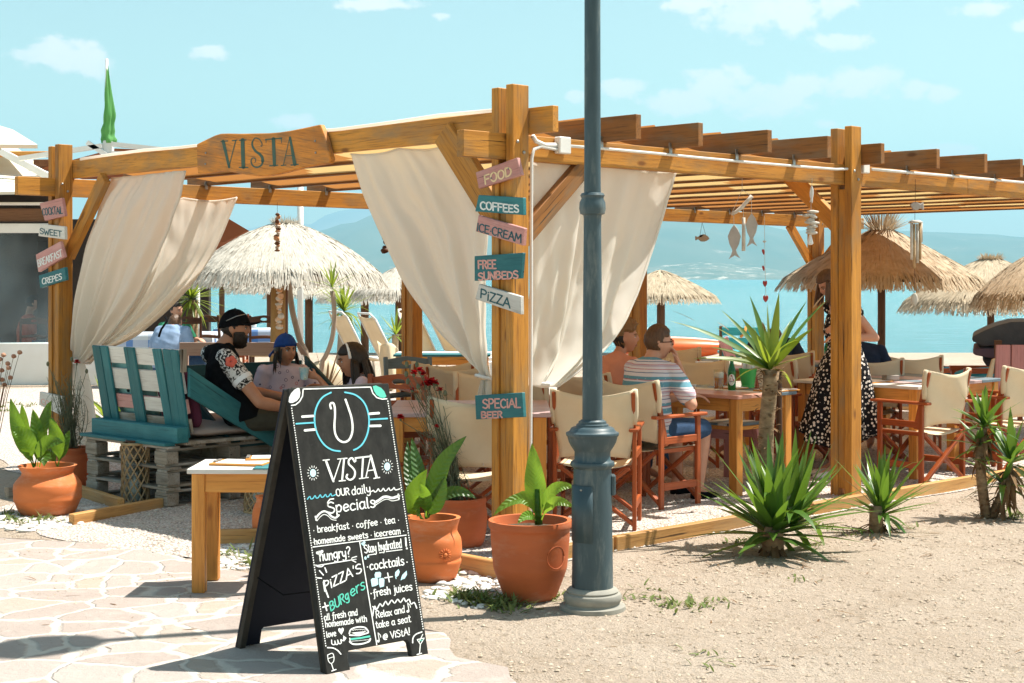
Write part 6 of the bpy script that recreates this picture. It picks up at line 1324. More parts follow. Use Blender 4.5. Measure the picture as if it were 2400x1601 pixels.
mb = MB(); mb.lathe([(0.036, 0.0), (0.037, 0.012), (0.040, 0.16), (0.0375, 0.16), (0.034, 0.016), (0.001, 0.014)], 24, mc, cap=False); mb.build('glass_body', GLASS, mug, smooth=True)
mb = MB(); mb.lathe([(0.033, 0.016), (0.035, 0.098)], 20, mc); mb.build('beer', BEER, mug, smooth=True); mb = MB(); mb.lathe([(0.0352, 0.0985), (0.036, 0.135), (0.03, 0.142)], 20, mc); mb.build('foam', FOAMW, mug, smooth=True)
mb = MB(); mb.tube([V(mc) + V((0.04, 0, 0.135)), V(mc) + V((0.066, 0, 0.12)), V(mc) + V((0.07, 0, 0.07)), V(mc) + V((0.038, 0, 0.035))], 0.007, 6); mb.build('handle', GLASS, mug, smooth=True)
bc = (1.86, 12.0, TT); bk_ = thing('ice_bucket', 'green enamel bucket holding paper napkins and cutlery', 'bucket', bc)
mb = MB(); mb.lathe([(0.052, 0.0), (0.054, 0.012), (0.05, 0.018), (0.072, 0.145), (0.075, 0.15), (0.071, 0.15), (0.05, 0.02)], 28, bc, cap=False); mb.build('pail', GREENP, bk_, angle=40)
mb = MB()
for k in range(7): mb.box(V(bc) + V((0.03 * math.cos(k * 2.4), 0.03 * math.sin(k * 2.4), 0.15)), (0.05, 0.004, 0.11), (math.cos(k), math.sin(k), 0.2))
mb.build('napkins', WPAP, bk_)
def dish(c, r, h, m, label, name='bowl'):
    mb = MB(); mb.lathe([(r * 0.55, 0.0), (r * 0.8, h * 0.5), (r, h), (r * 0.93, h), (r * 0.7, h * 0.45), (0.001, h * 0.2)], 22, c, cap=False); return tag(mb.build(name, m, None, smooth=True), label, name)
dish((1.40, 11.84, TT), 0.036, 0.035, WPL, 'small grey white bowl on the salmon table by the elbow'); dish((1.51, 11.92, TT), 0.045, 0.03, GLASS, 'glass ashtray between the bowl and the mug', 'ashtray')
clipboard((2.02, 11.62, TT), aU, 'menu board lying on the salmon table right of the yucca trunk', 0.22, 0.30); clipboard((1.72, 11.86, TT), aV, 'yellow edged menu flat before the green bucket', 0.15, 0.2)
clipboard((2.98, 12.62, TT), aU, 'menu board on the white and grey table', 0.24, 0.32); clipboard((-0.42, 10.02, TT), R(15), 'menu board on the lilac table left of the front post', 0.24, 0.33); clipboard((-0.12, 10.12, TT), R(100), 'second menu board on the lilac table partly behind the front post', 0.24, 0.33)
clipboard((1.6, 14.62, TT), R(80), 'menu board on the far salmon table', 0.24, 0.34)
jc = (3.44, 12.62, TT); jar = thing('succulent_jar', 'glass jar with a tiny succulent on the grey table', 'jar', jc)
mb = MB(); mb.lathe([(0.033, 0.0), (0.035, 0.01), (0.035, 0.085), (0.028, 0.098), (0.03, 0.105), (0.028, 0.105), (0.026, 0.096), (0.033, 0.084), (0.033, 0.008)], 20, jc, cap=False); mb.build('glass', GLASS, jar, smooth=True)
mb = MB(); mb.lathe([(0.031, 0.008), (0.031, 0.035)], 16, jc); mb.build('soil', TERD, jar, smooth=True)
mb = MB()
for k in range(10): blade_strip(mb, V(jc) + V((0, 0, .035)), (math.cos(k * 2.4), math.sin(k * 2.4), 1.2), 0.05, 0.012, 0.3, n=3)
mb.build('succulent', LEAFD, jar, smooth=True)
tag(MB().box((3.15, 12.66, TT + 0.035), (0.13, 0.07, 0.04), (0.9, 0.4, 0)).build('wooden_box', WGREY, None, bevel=0.003), 'small grey wooden box lying on the menu of the grey table', 'box')
tag(MB().box((1.86, 14.7, TT + 0.03), (0.16, 0.1, 0.06), (1, 0.1, 0)).build('napkin_holder', WPL, None, bevel=0.004), 'white napkin holder on the far salmon table', 'napkin holder')
# conduit and junction boxes on the sunny side
cd = thing('cable_conduit', 'white cable conduit with two junction boxes along the sunny side beam', 'conduit', Q(0.09, -0.05, 0))
def bx(px, py): return hit(px, py, Q(0, -0.057, 0), NR)
jb = bx(1319, 341); MB().box(jb, (0.10, 0.05, 0.10), VV).build('junction_box', WPL, cd, bevel=0.006); MB().box(bx(2026, 393), (0.085, 0.045, 0.085), VV).build('junction_box', WPL, cd, bevel=0.006)
pz = Q(0.08, -0.036, 0)
run = [jb + VV * 0.05] + [bx(x, y) for x, y in ((1420, 349), (1520, 358), (1640, 370), (1760, 381), (1870, 390), (1960, 397), (1985, 396), (2010, 391))]
mb = MB(); mb.tube(run, 0.0095, 8); mb.build('conduit', WPL, cd, smooth=True)
mb = MB(); mb.tube([bx(2044, 397)] + [bx(x, y) for x, y in ((2160, 407), (2300, 419), (2420, 430), (2700, 458))], 0.011, 8); mb.build('conduit', WPL, cd, smooth=True)
mb = MB(); mb.tube([bx(1304, 350), bx(1268, 343), bx(1251, 350), bx(1246, 372), bx(1245, 500), bx(1245, 700), bx(1244, 900), bx(1243, 1110), bx(1243, 1240)], 0.011, 8); mb.build('conduit', WPL, cd, smooth=True)
mb = MB(); mb.tube([bx(1304, 340), bx(1276, 340), bx(1256, 331), bx(1248, 318)], 0.014, 8); mb.build('conduit', WPL, cd, smooth=True)
# ================================================================ PEOPLE
def fuse(mb, voxel, smooth=3):
    """join overlapping closed forms into one continuous skin (voxel remesh, then relax)"""
    me = bpy.data.meshes.new('tmp'); me.from_pydata(mb.v, [], mb.f); o = bpy.data.objects.new('tmp', me); C.objects.link(o)
    md = o.modifiers.new('r', 'REMESH'); md.mode = 'VOXEL'; md.voxel_size = voxel; md.use_smooth_shade = True
    if smooth: m2 = o.modifiers.new('s', 'SMOOTH'); m2.factor = 0.5; m2.iterations = smooth
    dg = bpy.context.evaluated_depsgraph_get(); ev = o.evaluated_get(dg); q = ev.to_mesh()
    r = MB(); r.v = [v.co.copy() for v in q.vertices]; r.f = [tuple(p.vertices) for p in q.polygons]; r.g = list(r.v)
    ev.to_mesh_clear(); bpy.data.objects.remove(o); bpy.data.meshes.remove(me)
    return r
def cap(mb, a, b, r0, r1, n=12, sq=1.0, sqd=None):
    """tapered round-ended limb segment"""
    a, b = V(a), V(b); d = (b - a); L_ = d.length; d = d.normalized() if L_ > 1e-6 else V((0, 0, 1)); pts = []; rr = []
    for k in range(5):
        t = math.pi / 2 * (1 - k / 4) * 0.985; pts.append(a - d * r0 * math.sin(t)); rr.append(max(1e-3, r0 * math.cos(t)))
    pts.append(a.lerp(b, .5)); rr.append((r0 + r1) / 2 * 1.02)
    for k in range(5):
        t = math.pi / 2 * (k / 4) * 0.985; pts.append(b + d * r1 * math.sin(t)); rr.append(max(1e-3, r1 * math.cos(t)))
    mb.tube(pts, rr, n)
def loft(mb, secs, n=20):
    """closed body of ellipse sections (centre, half-width vector, half-depth vector)"""
    b = len(mb.v); secs = [(V(c), V(x), V(y)) for c, x, y in secs]
    for c, x, y in secs:
        for k in range(n):
            a = 6.283185 * k / n; sg = lambda w: math.copysign(abs(w) ** 0.85, w)
            mb.add(c + x * sg(math.cos(a)) + y * sg(math.sin(a)))
    for i in range(len(secs) - 1):
        for k in range(n): a = b + i * n + k; c = b + i * n + (k + 1) % n; mb.face(a, c, c + n, a + n)
    mb.face(*[b + k for k in range(n)][::-1]); e = b + (len(secs) - 1) * n; mb.face(*[e + k for k in range(n)])
def head_pt(d, s=1.0, child=0.0, fem=0.0):
    x, y, z_ = d; px, py, pz = x * 0.074, y * 0.096, z_ * 0.118
    if z_ < 0:
        k = -z_; px *= 1 - (0.30 + 0.05 * fem) * k ** 1.4; py = py * (1 - 0.14 * k) + 0.014 * k
        if y < 0: py *= 1 - 0.32 * k
    ex = math.exp
    if y > 0:
        py += (0.025 - 0.010 * child - 0.004 * fem) * ex(-(x / .15) ** 2 - ((z_ + .14) / .15) ** 2) * y + 0.012 * ex(-(x / .11) ** 2 - ((z_ - .06) / .16) ** 2) * y
        for sx in (-.38, .38): py -= 0.011 * ex(-((x - sx) / .17) ** 2 - ((z_ - .05) / .11) ** 2) * y
        py += (0.006 - 0.004 * fem) * ex(-((z_ - .22) / .09) ** 2) * y ** 2
        py += 0.008 * ex(-(x / .24) ** 2 - ((z_ + .46) / .06) ** 2) + 0.009 * ex(-(x / .2) ** 2 - ((z_ + .58) / .05) ** 2) - 0.005 * ex(-(x / .25) ** 2 - ((z_ + .52) / .02) ** 2)
        py -= 0.006 * ex(-(x / .3) ** 2 - ((z_ + .68) / .06) ** 2); py += 0.012 * ex(-(x / .28) ** 2 - ((z_ + .86) / .12) ** 2)
        for sx in (-.55, .55): py += (0.004 + 0.005 * child) * ex(-((x - sx) / .2) ** 2 - ((z_ + .28) / .2) ** 2)
    return V((px, py, pz)) * s
def sph(u, v):
    a, t = 2 * math.pi * u, math.pi * (v * .994 + .003); return V((math.sin(t) * math.cos(a), math.sin(t) * math.sin(a), -math.cos(t)))
class Head:
    def __init__(s, c, face, up=(0, 0, 1), size=1.0, child=0.0, fem=0.0):
        s.c = V(c); s.f = V(face).normalized(); up = V(up); s.r = s.f.cross(up).normalized(); s.u = s.r.cross(s.f).normalized(); s.s = size; s.ch = child; s.fe = fem
    def w(s, p): return s.c + s.r * p.x + s.f * p.y + s.u * p.z
    def at(s, x, z_, off=0.0):
        y = math.sqrt(max(0, 1 - x * x - z_ * z_)); d = V((x, y, z_)); p = head_pt(d, s.s, s.ch, s.fe); return s.w(p + d * off)
    def skull(s, mb):
        mb.grid(lambda u, v: s.w(head_pt(sph(u, v), s.s, s.ch, s.fe)), 44, 34, True)
        for sx in (-1, 1): mb.ball(s.w(V((sx * .0755, -.012, -.006)) * s.s), 0.001, 4, 3); s.ear(mb, sx)
    def ear(s, mb, sx):
        b = len(mb.v); q = MB(); q.ball((0, 0, 0), (.010 * s.s, .019 * s.s, .031 * s.s), 12, 8)
        for v in q.v: mb.add(s.w(V((v.x + sx * (.0765 * s.s + 0.004 * (v.y < 0)), v.y - .010 * s.s - v.z * 0.25, v.z - .008 * s.s))))
        for f in q.f: mb.face(*[b + k for k in f])
    def features(s, root, brow=None, iris=None, lips=True):
        for sx in (-1, 1):
            e = MB(); q = s.at(sx * .37, .045, -0.006 * s.s); e.ball(q, .0125 * s.s, 10, 8); eo = e.build('eye', EYEW, root, smooth=True)
            e = MB(); e.ball(q + s.f * .0075 * s.s + s.r * 0.0, .0068 * s.s, 8, 6); e.build('iris', EYEK, eo, smooth=True)
            e = MB(); e.tube([s.at(sx * .20, .10, .001), s.at(sx * .37, .125, .001), s.at(sx * .54, .085, .001)], [.0022 * s.s, .0028 * s.s, .002 * s.s], 5); e.build('eyelid', brow or HAIRK, root, smooth=True)
            e = MB(); e.tube([s.at(sx * .16, .20, .001), s.at(sx * .36, .255, .002), s.at(sx * .60, .20, .001)], [.004 * s.s, .0045 * s.s, .002 * s.s], 5); e.build('eyebrow', brow or HAIRK, root, smooth=True)
        if lips:
            e = MB(); e.tube([s.at(-.22, -.53, .0), s.at(-.08, -.485, .001), s.at(0, -.50, .001), s.at(.08, -.485, .001), s.at(.22, -.53, .0)], [.002, -.0 + .0030 * s.s, .0026 * s.s, .0030 * s.s, .002], 6)
            e.tube([s.at(-.2, -.54, .0), s.at(0, -.575, .002), s.at(.2, -.54, .0)], [.0015, .0036 * s.s, .0015], 6); e.build('lips', LIPS, root, smooth=True)
    def shell(s, root, name, m, mask, off, nz=0.006, freq=16, seed=0, nu=60, nv=44):
        """hair, beard or cap cloth lying on the skull where mask(direction) holds"""
        mb = MB(); pts = []
        for j in range(nv + 1):
            for i in range(nu):
                d = sph(i / nu, j / nv); o_ = off(d) if callable(off) else off
                k = o_ * s.s * (1 if mask(d) else 0) - (0.004 if not mask(d) else 0)
                k += nz * s.s * mnoise.noise(V((d.x * freq, d.y * freq, d.z * freq * 0.4 + seed))) if mask(d) else 0
                p = s.w(head_pt(d, s.s, s.ch, s.fe * 0) + d * k); mb.add(p, d * 0.2)
                pts.append(mask(d))
        for j in range(nv):
            for i in range(nu):
                q = (j * nu + i, j * nu + (i + 1) % nu, (j + 1) * nu + (i + 1) % nu, (j + 1) * nu + i)
                if sum(pts[k] for k in q) >= 2: mb.face(*q)
        return mb.build(name, m, root, smooth=True)
def hand(mb, w, fdir, pn, s=1.0, curl=0.6, thumb=1, spread=0.12, fing=None):
    """palm and five separate bent fingers; w wrist, fdir finger direction, pn palm normal (towards what is held)"""
    f = V(fdir).normalized(); pn = V(pn); pn = (pn - f * pn.dot(f)).normalized(); sd = f.cross(pn) * thumb
    for k in range(4):
        o_ = sd * (0.028 - 0.0187 * k) * s
        cap(mb, V(w) + o_ * 0.55, V(w) + f * 0.088 * s * (1 - 0.04 * abs(k - 1.2)) + o_, 0.0155 * s, 0.0125 * s, 8)
        L_ = (0.045, 0.050, 0.047, 0.038)[k] * s; p = V(w) + f * 0.090 * s * (1 - 0.04 * abs(k - 1.2)) + o_; d = (f + sd * spread * (1 - 0.66 * k)).normalized(); c = curl * (0.9 + 0.12 * k)
        for q in range(3):
            d = (d * math.cos(c * 0.75) + pn * math.sin(c * 0.75)).normalized(); e = p + d * L_ * (1, .68, .55)[q]; cap(mb, p, e, (0.0095, 0.0088, 0.008)[q] * s, (0.0088, 0.008, 0.0068)[q] * s, 8); p = e
    p = V(w) + f * 0.022 * s + sd * 0.026 * s; d = (f * 0.62 + sd * 0.72 + pn * 0.35).normalized(); e = p + d * 0.045 * s; cap(mb, p, e, 0.0145 * s, 0.011 * s, 8)
    d = (f * 0.85 + pn * 0.5 + sd * 0.1).normalized(); cap(mb, e, e + d * 0.032 * s, 0.0105 * s, 0.008 * s, 8)
def person(label, J, skin, voxel=0.0085, s=1.0, size=1.0, child=0, fem=0, up=(0, 0, 1), group=None):
    """J: joints in metres (pelvis, chest, neck, head, face, side = body's right, sho/elb/wri/hip/kne/ank/toe as [left, right], hands)"""
    root = thing('person', label, 'person', (J['pelvis'][0], J['pelvis'][1], 0)); mb = MB()
    pv, ch, nk, hd = V(J['pelvis']), V(J['chest']), V(J['neck']), V(J['head']); R_ = V(J['side']).normalized()
    ax = (nk - pv).normalized(); fw = ax.cross(R_).normalized() * -1
    if fw.dot(V(J['face'])) < 0 and 'back' not in J: fw = -fw
    wd = 1 - 0.12 * fem
    sw = J.get('sw', 0.155) * s * wd
    loft(mb, [(pv - ax * 0.06 * s, R_ * 0.10 * s, fw * 0.08 * s), (pv, R_ * (0.165 + .01 * fem) * s, fw * 0.115 * s), (pv.lerp(ch, .45), R_ * 0.145 * s * wd, fw * 0.105 * s), (ch, R_ * 0.165 * s * wd, fw * 0.115 * s), (ch.lerp(nk, .55), R_ * sw, fw * 0.09 * s), (ch.lerp(nk, .88), R_ * 0.10 * s, fw * 0.065 * s), (nk, R_ * 0.055 * s, fw * 0.05 * s)])
    H_ = Head(hd, J['face'], up, size, child, fem); H_.skull(mb)
    cap(mb, nk - ax * 0.03 * s, hd - H_.u * 0.05 * size - H_.f * 0.018 * size, (0.058 - .012 * fem) * s, (0.052 - .012 * fem) * size)
    tk = 1 - 0.18 * fem
    if J.get('sho'):
        for i in (0, 1): cap(mb, ch.lerp(nk, .80), V(J['sho'][i]).lerp(nk, .12) - ax * .008 * s, 0.060 * s, 0.050 * s * tk)
    for i in (0, 1):
        if J.get('sho'):
            a, b, c = V(J['sho'][i]), V(J['elb'][i]), V(J['wri'][i])
            cap(mb, a, b, 0.052 * s * tk, 0.040 * s * tk); cap(mb, b, b.lerp(c, .35), 0.040 * s * tk, 0.041 * s * tk); cap(mb, b.lerp(c, .3), c, 0.040 * s * tk, 0.026 * s * tk)
            hh = J.get('hands', [None, None])[i]
            if hh: cap(mb, c, c + V(hh[0]).normalized() * 0.03 * s, 0.026 * s * tk, 0.022 * s, sq=1); hand(mb, c + V(hh[0]).normalized() * 0.015 * s, hh[0], hh[1], s * (0.98 - .08 * fem), hh[2], thumb=hh[3])
        if J.get('hip'):
            a, b, c = V(J['hip'][i]), V(J['kne'][i]), V(J['ank'][i])
            cap(mb, a, b, 0.083 * s, 0.056 * s); cap(mb, b, b.lerp(c, .3), 0.056 * s, 0.056 * s); cap(mb, b.lerp(c, .25), c, 0.056 * s, 0.036 * s)
            t_ = V(J['toe'][i]); cap(mb, c + (c - t_).normalized() * V((1, 1, 0)).length * 0.02 * s, t_, 0.036 * s, 0.024 * s)
    r = fuse(mb, voxel); b = r.build('body', skin, root, smooth=True)
    return root, H_, dict(pv=pv, ch=ch, nk=nk, ax=ax, fw=fw, R=R_, J=J, s=s, wd=wd, sw=sw, tk=tk)
def shirt(root, B, m, sleeve=0.55, hem=0.05, grow=0.016, sm=None, name='shirt', neck=0.72, voxel=0.011, sides=(0, 1), loose=0.0):
    mb = MB(); s, ax, R_, fw, g = B['s'], B['ax'], B['R'], B['fw'], grow; pv, ch, nk = B['pv'], B['ch'], B['nk']; wd = B['wd']
    loft(mb, [(pv - ax * hem, R_ * (0.165 * s + g + loose), fw * (0.118 * s + g + loose)), (pv.lerp(ch, .45), R_ * (0.15 * s * wd + g + loose), fw * (0.11 * s + g + loose)), (ch, R_ * (0.165 * s * wd + g), fw * (0.115 * s + g)), (ch.lerp(nk, .55), R_ * (B['sw'] + g), fw * (0.09 * s + g)), (ch.lerp(nk, neck + .1), R_ * (0.125 * s * wd + g * .6), fw * (0.075 * s + g * .6)), (ch.lerp(nk, neck + .25), R_ * (0.075 * s + g * .3), fw * (0.062 * s + g * .4))])
    sl = []
    for i in sides: cap(mb, ch.lerp(nk, .78), V(B['J']['sho'][i]).lerp(nk, .15) - ax * .006 * s, 0.060 * s + g * .8, 0.050 * s * B['tk'] + g * .8, 16)
    for i in sides:
        a, b = V(B['J']['sho'][i]), V(B['J']['elb'][i]); q = MB() if sm else mb
        cap(q, a - (b - a).normalized() * 0.01, a.lerp(b, sleeve), (0.050 * s * B['tk'] + g * .9), 0.047 * s * B['tk'] + g * 1.15, 16)
        if sm: sl.append(q)
    r = fuse(mb, voxel, 2)
    for v in r.v: v += V((mnoise.noise(v * 9), mnoise.noise(v * 9 + V((5, 0, 0))), mnoise.noise(v * 11 + V((0, 7, 0))))) * 0.009 + V((1, 1, 0)) * 0.005 * mnoise.noise(V((v.x * 8 + v.z * 22, v.y * 8, v.z * 9)))
    r.build(name, m, root, smooth=True)
    for q in sl: fuse(q, voxel, 1).build('sleeve', sm, root, smooth=True)
def legs(root, B, m, upto=1.0, shin=0.0, grow=0.014, name='trousers', voxel=0.011):
    mb = MB(); J, s = B['J'], B['s']; pv, ax, R_, fw = B['pv'], B['ax'], B['R'], B['fw']
    loft(mb, [(pv - ax * 0.075 * s, R_ * 0.10 * s, fw * 0.09 * s), (pv, R_ * (0.168 * s + grow), fw * (0.117 * s + grow)), (pv + ax * 0.09 * s, R_ * (0.152 * s + grow), fw * (0.108 * s + grow))])
    for i in (0, 1):
        a, b, c = V(J['hip'][i]), V(J['kne'][i]), V(J['ank'][i]); cap(mb, a, a.lerp(b, upto), 0.083 * s + grow, (0.083 + (0.056 - 0.083) * upto) * s + grow * 1.3)
        if shin: cap(mb, b, b.lerp(c, shin), 0.058 * s + grow, 0.05 * s + grow)
    fuse(mb, voxel, 2).build(name, m, root, smooth=True)
def shoes(root, B, m, name='shoe'):
    for i in (0, 1):
        c, t_ = V(B['J']['ank'][i]), V(B['J']['toe'][i]); mb = MB(); d = (t_ - c); d.z = 0; d.normalize(); s = B['s']; g = V((c.x, c.y, t_.z - 0.026 * s))
        loft(mb, [(g - d * 0.055 * s + V((0, 0, .035 * s)), d.cross(V((0, 0, 1))) * 0.025 * s, V((0, 0, .03 * s))), (g - d * 0.03 * s + V((0, 0, .036 * s)), d.cross(V((0, 0, 1))) * 0.042 * s, V((0, 0, .036 * s))), (g + d * 0.10 * s + V((0, 0, .03 * s)), d.cross(V((0, 0, 1))) * 0.05 * s, V((0, 0, .03 * s))), (g + d * 0.17 * s + V((0, 0, .022 * s)), d.cross(V((0, 0, 1))) * 0.044 * s, V((0, 0, .022 * s))), (g + d * 0.205 * s + V((0, 0, .016 * s)), d.cross(V((0, 0, 1))) * 0.02 * s, V((0, 0, .012 * s)))], 16)
        mb.build(name, m, root, smooth=True)
def ball_cap(root, H_, m, brim_dir=1, name='cap', brim=0.085, tilt=0.0, off=0.016):
    base = 0.16
    o = H_.shell(root, name, m, lambda d: d.z > (base + 0.165 * d.y if brim_dir > 0 else 0.22 + 0.16 * d.y), lambda d: off + 0.010 * max(0, d.z), nz=0.002, freq=5)
    mb = MB()
    def q(u, v):
        a = (u - .5) * 2.3; d = V((math.sin(a) * .93, math.cos(a) * .93 * brim_dir, 0.30 if brim_dir > 0 else 0.02)); d.normalize(); p = head_pt(d, H_.s, H_.ch, 0) + d * off * H_.s
        return H_.w(p + V((0, brim_dir * brim * H_.s * v * math.cos(a * 0.68) ** 0.8, (0.006 * v - 0.034 * math.sin(a) ** 2 * v - tilt * v) * H_.s)))
    mb.grid(q, 14, 5); mb.build('brim', m, o, smooth=True, thick=0.008)
    bt_ = MB(); bt_.ball(H_.w(V((0, 0, .118 + off + .010)) * H_.s), .007, 8, 5); bt_.build('button', m, o, smooth=True)
    return o
def strands(root, H_, name, m, roots, seed, length, w, sway, n=7, fall=None):
    rr = random.Random(seed); mb = MB()
    for (d, k) in roots:
        for _ in range(k):
            dd = (V(d) + V((rr.gauss(0, .10), rr.gauss(0, .10), rr.gauss(0, .08)))).normalized(); p = H_.w(head_pt(dd, H_.s, H_.ch, 0) + dd * 0.012); L_ = length * rr.uniform(.75, 1.1)
            side = V((rr.gauss(0, 1), rr.gauss(0, 1), 0)).normalized(); pts = [p]; v_ = (H_.r * dd.x + H_.f * dd.y) * 0.55 + V((0, 0, -.7))
            for i in range(n):
                v_ = (v_ + V((0, 0, -.45)) + V(sway) * (i / n)).normalized(); p = p + v_ * L_ / n; pts.append(p)
            mb.tube(pts, [w * (0.8, 1, 1, .95, .9, .75, .5, .15)[min(7, i)] for i in range(len(pts))], 5)
    return mb.build(name, m, root, smooth=True)
# --- materials for printed clothes
def pattern(name, kind):
    m = bpy.data.materials.new(name); m.use_nodes = True; n, l = nodes_of(m); p = n['Principled BSDF']; p.inputs['Roughness'].default_value = 0.9; p.inputs['Specular IOR Level'].default_value = 0.2
    tcn = n.new('ShaderNodeTexCoord'); src = tcn.outputs['Object']
    def noise(sc, det=3, vec=None, st=None):
        z = n.new('ShaderNodeTexNoise'); z.inputs['Scale'].default_value = sc; z.inputs['Detail'].default_value = det; l.new(vec or src, z.inputs['Vector']); return z
    def ramp(sock, stops, interp='CONSTANT'):
        r = n.new('ShaderNodeValToRGB'); r.color_ramp.interpolation = interp; e = r.color_ramp.elements
        while len(e) < len(stops): e.new(0.5)
        for q, (pos, c) in zip(e, stops): q.position = pos; q.color = c
        l.new(sock, r.inputs[0]); return r.outputs[0]
    def mix(A, B, f):
        x = n.new('ShaderNodeMix'); x.data_type = 'RGBA'; l.new(f, x.inputs['Factor'])
        for k, q in (('A', A), ('B', B)):
            if isinstance(q, tuple): x.inputs[k].default_value = q
            else: l.new(q, x.inputs[k])
        return x.outputs['Result']
    if kind == 'ink':
        z = noise(15, 4); w = n.new('ShaderNodeMath'); w.operation = 'PINGPONG'; w.inputs[1].default_value = 0.07; l.new(z.outputs[0], w.inputs[0])
        col = ramp(w.outputs[0], [(0, (.02, .02, .02, 1)), (0.028, (.62, .6, .57, 1))]); col = mix(col, (.03, .03, .03, 1), ramp(noise(9, 2).outputs[0], [(0, (0, 0, 0, 1)), (.62, (1, 1, 1, 1))]))
    elif kind == 'scribble':
        vo = n.new('ShaderNodeTexVoronoi'); vo.inputs['Scale'].default_value = 17; l.new(src, vo.inputs['Vector'])
        w = n.new('ShaderNodeMath'); w.operation = 'PINGPONG'; w.inputs[1].default_value = 0.10; l.new(vo.outputs['Distance'], w.inputs[0])
        near = ramp(vo.outputs['Distance'], [(0, (1, 1, 1, 1)), (.36, (0, 0, 0, 1))]); line = ramp(w.outputs[0], [(0, (1, 1, 1, 1)), (0.028, (0, 0, 0, 1))])
        f = n.new('ShaderNodeMix'); f.data_type = 'RGBA'; f.blend_type = 'MULTIPLY'; f.inputs['Factor'].default_value = 1; l.new(near, f.inputs['A']); l.new(line, f.inputs['B'])
        sep = n.new('ShaderNodeSeparateColor'); l.new(vo.outputs['Color'], sep.inputs[0]); inkc = ramp(sep.outputs[0], [(0, (.10, .09, .16, 1)), (.6, (.14, .12, .2, 1)), (.8, (.5, .12, .12, 1)), (.92, (.4, .33, .1, 1))])
        col = mix((.56, .47, .55, 1), inkc, f.outputs['Result'])
    elif kind == 'daisy':
        vo = n.new('ShaderNodeTexVoronoi'); vo.inputs['Scale'].default_value = 34; vo.inputs['Randomness'].default_value = 0.7; l.new(src, vo.inputs['Vector'])
        pet = n.new('ShaderNodeMath'); pet.operation = 'ADD'; l.new(vo.outputs['Distance'], pet.inputs[0]); nm = n.new('ShaderNodeMath'); nm.operation = 'MULTIPLY'; nm.inputs[1].default_value = 0.20; l.new(noise(120, 1).outputs[0], nm.inputs[0]); l.new(nm.outputs[0], pet.inputs[1])
        col = ramp(pet.outputs[0], [(0, (.42, .10, .03, 1)), (.21, (.78, .72, .66, 1)), (.46, (.008, .007, .009, 1))])
    elif kind == 'stripe':
        sp_ = n.new('ShaderNodeSeparateXYZ'); l.new(src, sp_.inputs[0]); md = n.new('ShaderNodeMath'); md.operation = 'MULTIPLY_ADD'; l.new(sp_.outputs[2], md.inputs[0]); md.inputs[1].default_value = 5.4
        nm = n.new('ShaderNodeMath'); nm.operation = 'MULTIPLY'; nm.inputs[1].default_value = 0.06; l.new(noise(6, 2).outputs[0], nm.inputs[0]); l.new(nm.outputs[0], md.inputs[2])
        fr = n.new('ShaderNodeMath'); fr.operation = 'FRACT'; l.new(md.outputs[0], fr.inputs[0]); Wh, Bl, Rd, Nv, Lv = (.66, .62, .66, 1), (.13, .30, .38, 1), (.45, .12, .14, 1), (.12, .16, .26, 1), (.5, .42, .5, 1)
        col = ramp(fr.outputs[0], [(0, Wh), (.07, Nv), (.10, Wh), (.2, Rd), (.225, Wh), (.30, Lv), (.37, Rd), (.39, Wh), (.47, Nv), (.50, Wh), (.55, Bl), (.74, Wh), (.80, Rd), (.825, Bl), (.94, Wh)])
        col = mix(col, (.55, .58, .6, 1), ramp(noise(60, 4).outputs[0], [(0, (0, 0, 0, 1)), (.66, (.6, .6, .6, 1))]))
    l.new(col, p.inputs['Base Color']); return m
INKM, SCRIB, DAISY, STRIP = pattern('black_ink_print', 'ink'), pattern('scribble_print', 'scribble'), pattern('daisy_print', 'daisy'), pattern('multi_stripe_knit', 'stripe')
def JJ(D0=None, **k): return k
# --- bearded man on the sofa, facing right and away, slouched
f_ = V((0.93, 0.36, 0)).normalized(); r_ = V((f_.y, -f_.x, 0))
pv = V((-1.93, 11.12, 0.60)); ch = V((-2.10, 11.10, 0.86)); nk = V((-2.13, 11.13, 1.125)); hd = V((-2.035, 11.16, 1.235))
def sd(c, a, up=0, fw=0): return V(c) + r_ * a + V((0, 0, up)) + f_ * fw
J = dict(pelvis=pv, chest=ch, neck=nk, head=hd, face=(1, .06, -.03), side=(r_ - f_ * .35), sw=0.20, sho=[sd(nk, -.235, -.09, -.03), sd(nk, .21, -.10, .0)], elb=[sd(pv, -.27, .16, .05), V((-1.80, 10.86, 0.72))], wri=[sd(pv, -.05, .12, .30), V((-1.585, 10.98, 0.66))],
         hands=[(f_ + r_ * .6, (0, 0, -1), .5, 1), (f_ * 1 - r_ * .35, (-.2, .3, -1), .55, -1)], hip=[sd(pv, -.10, 0, .02), sd(pv, .10, 0, .02)], kne=[sd(pv, -.16, -.02, .46), sd(pv, .13, -.02, .46)], ank=[sd(pv, -.16, -.50, .50), sd(pv, .14, -.50, .52)], toe=[sd(pv, -.17, -.565, .64), sd(pv, .15, -.565, .66)])
man, Hm, B = person('bearded man in black cap and printed black shirt sitting on the teal sofa', J, SKINB, s=1.12, size=1.02)
shirt(man, B, BLACK, sleeve=.5, hem=.02, sm=INKM, loose=.015, grow=.018); legs(man, B, OLIVE, 1.0, .15, name='shorts'); shoes(man, B, BLACK)
Hm.features(man); ball_cap(man, Hm, BLACK, 1, brim=.088, tilt=-.01)
Hm.shell(man, 'beard', HAIRK, lambda d: d.z < -.16 and d.y > -.02 + .25 * (d.z + .2) and not (abs(d.x) < .22 and -.60 < d.z < -.44 and d.y > .5) and not (abs(d.x) < .62 and d.z > -.36 and d.y > .5), lambda d: .012 + .042 * max(0, -d.z - .35) * max(0, d.y + .3), nz=.010, freq=20)
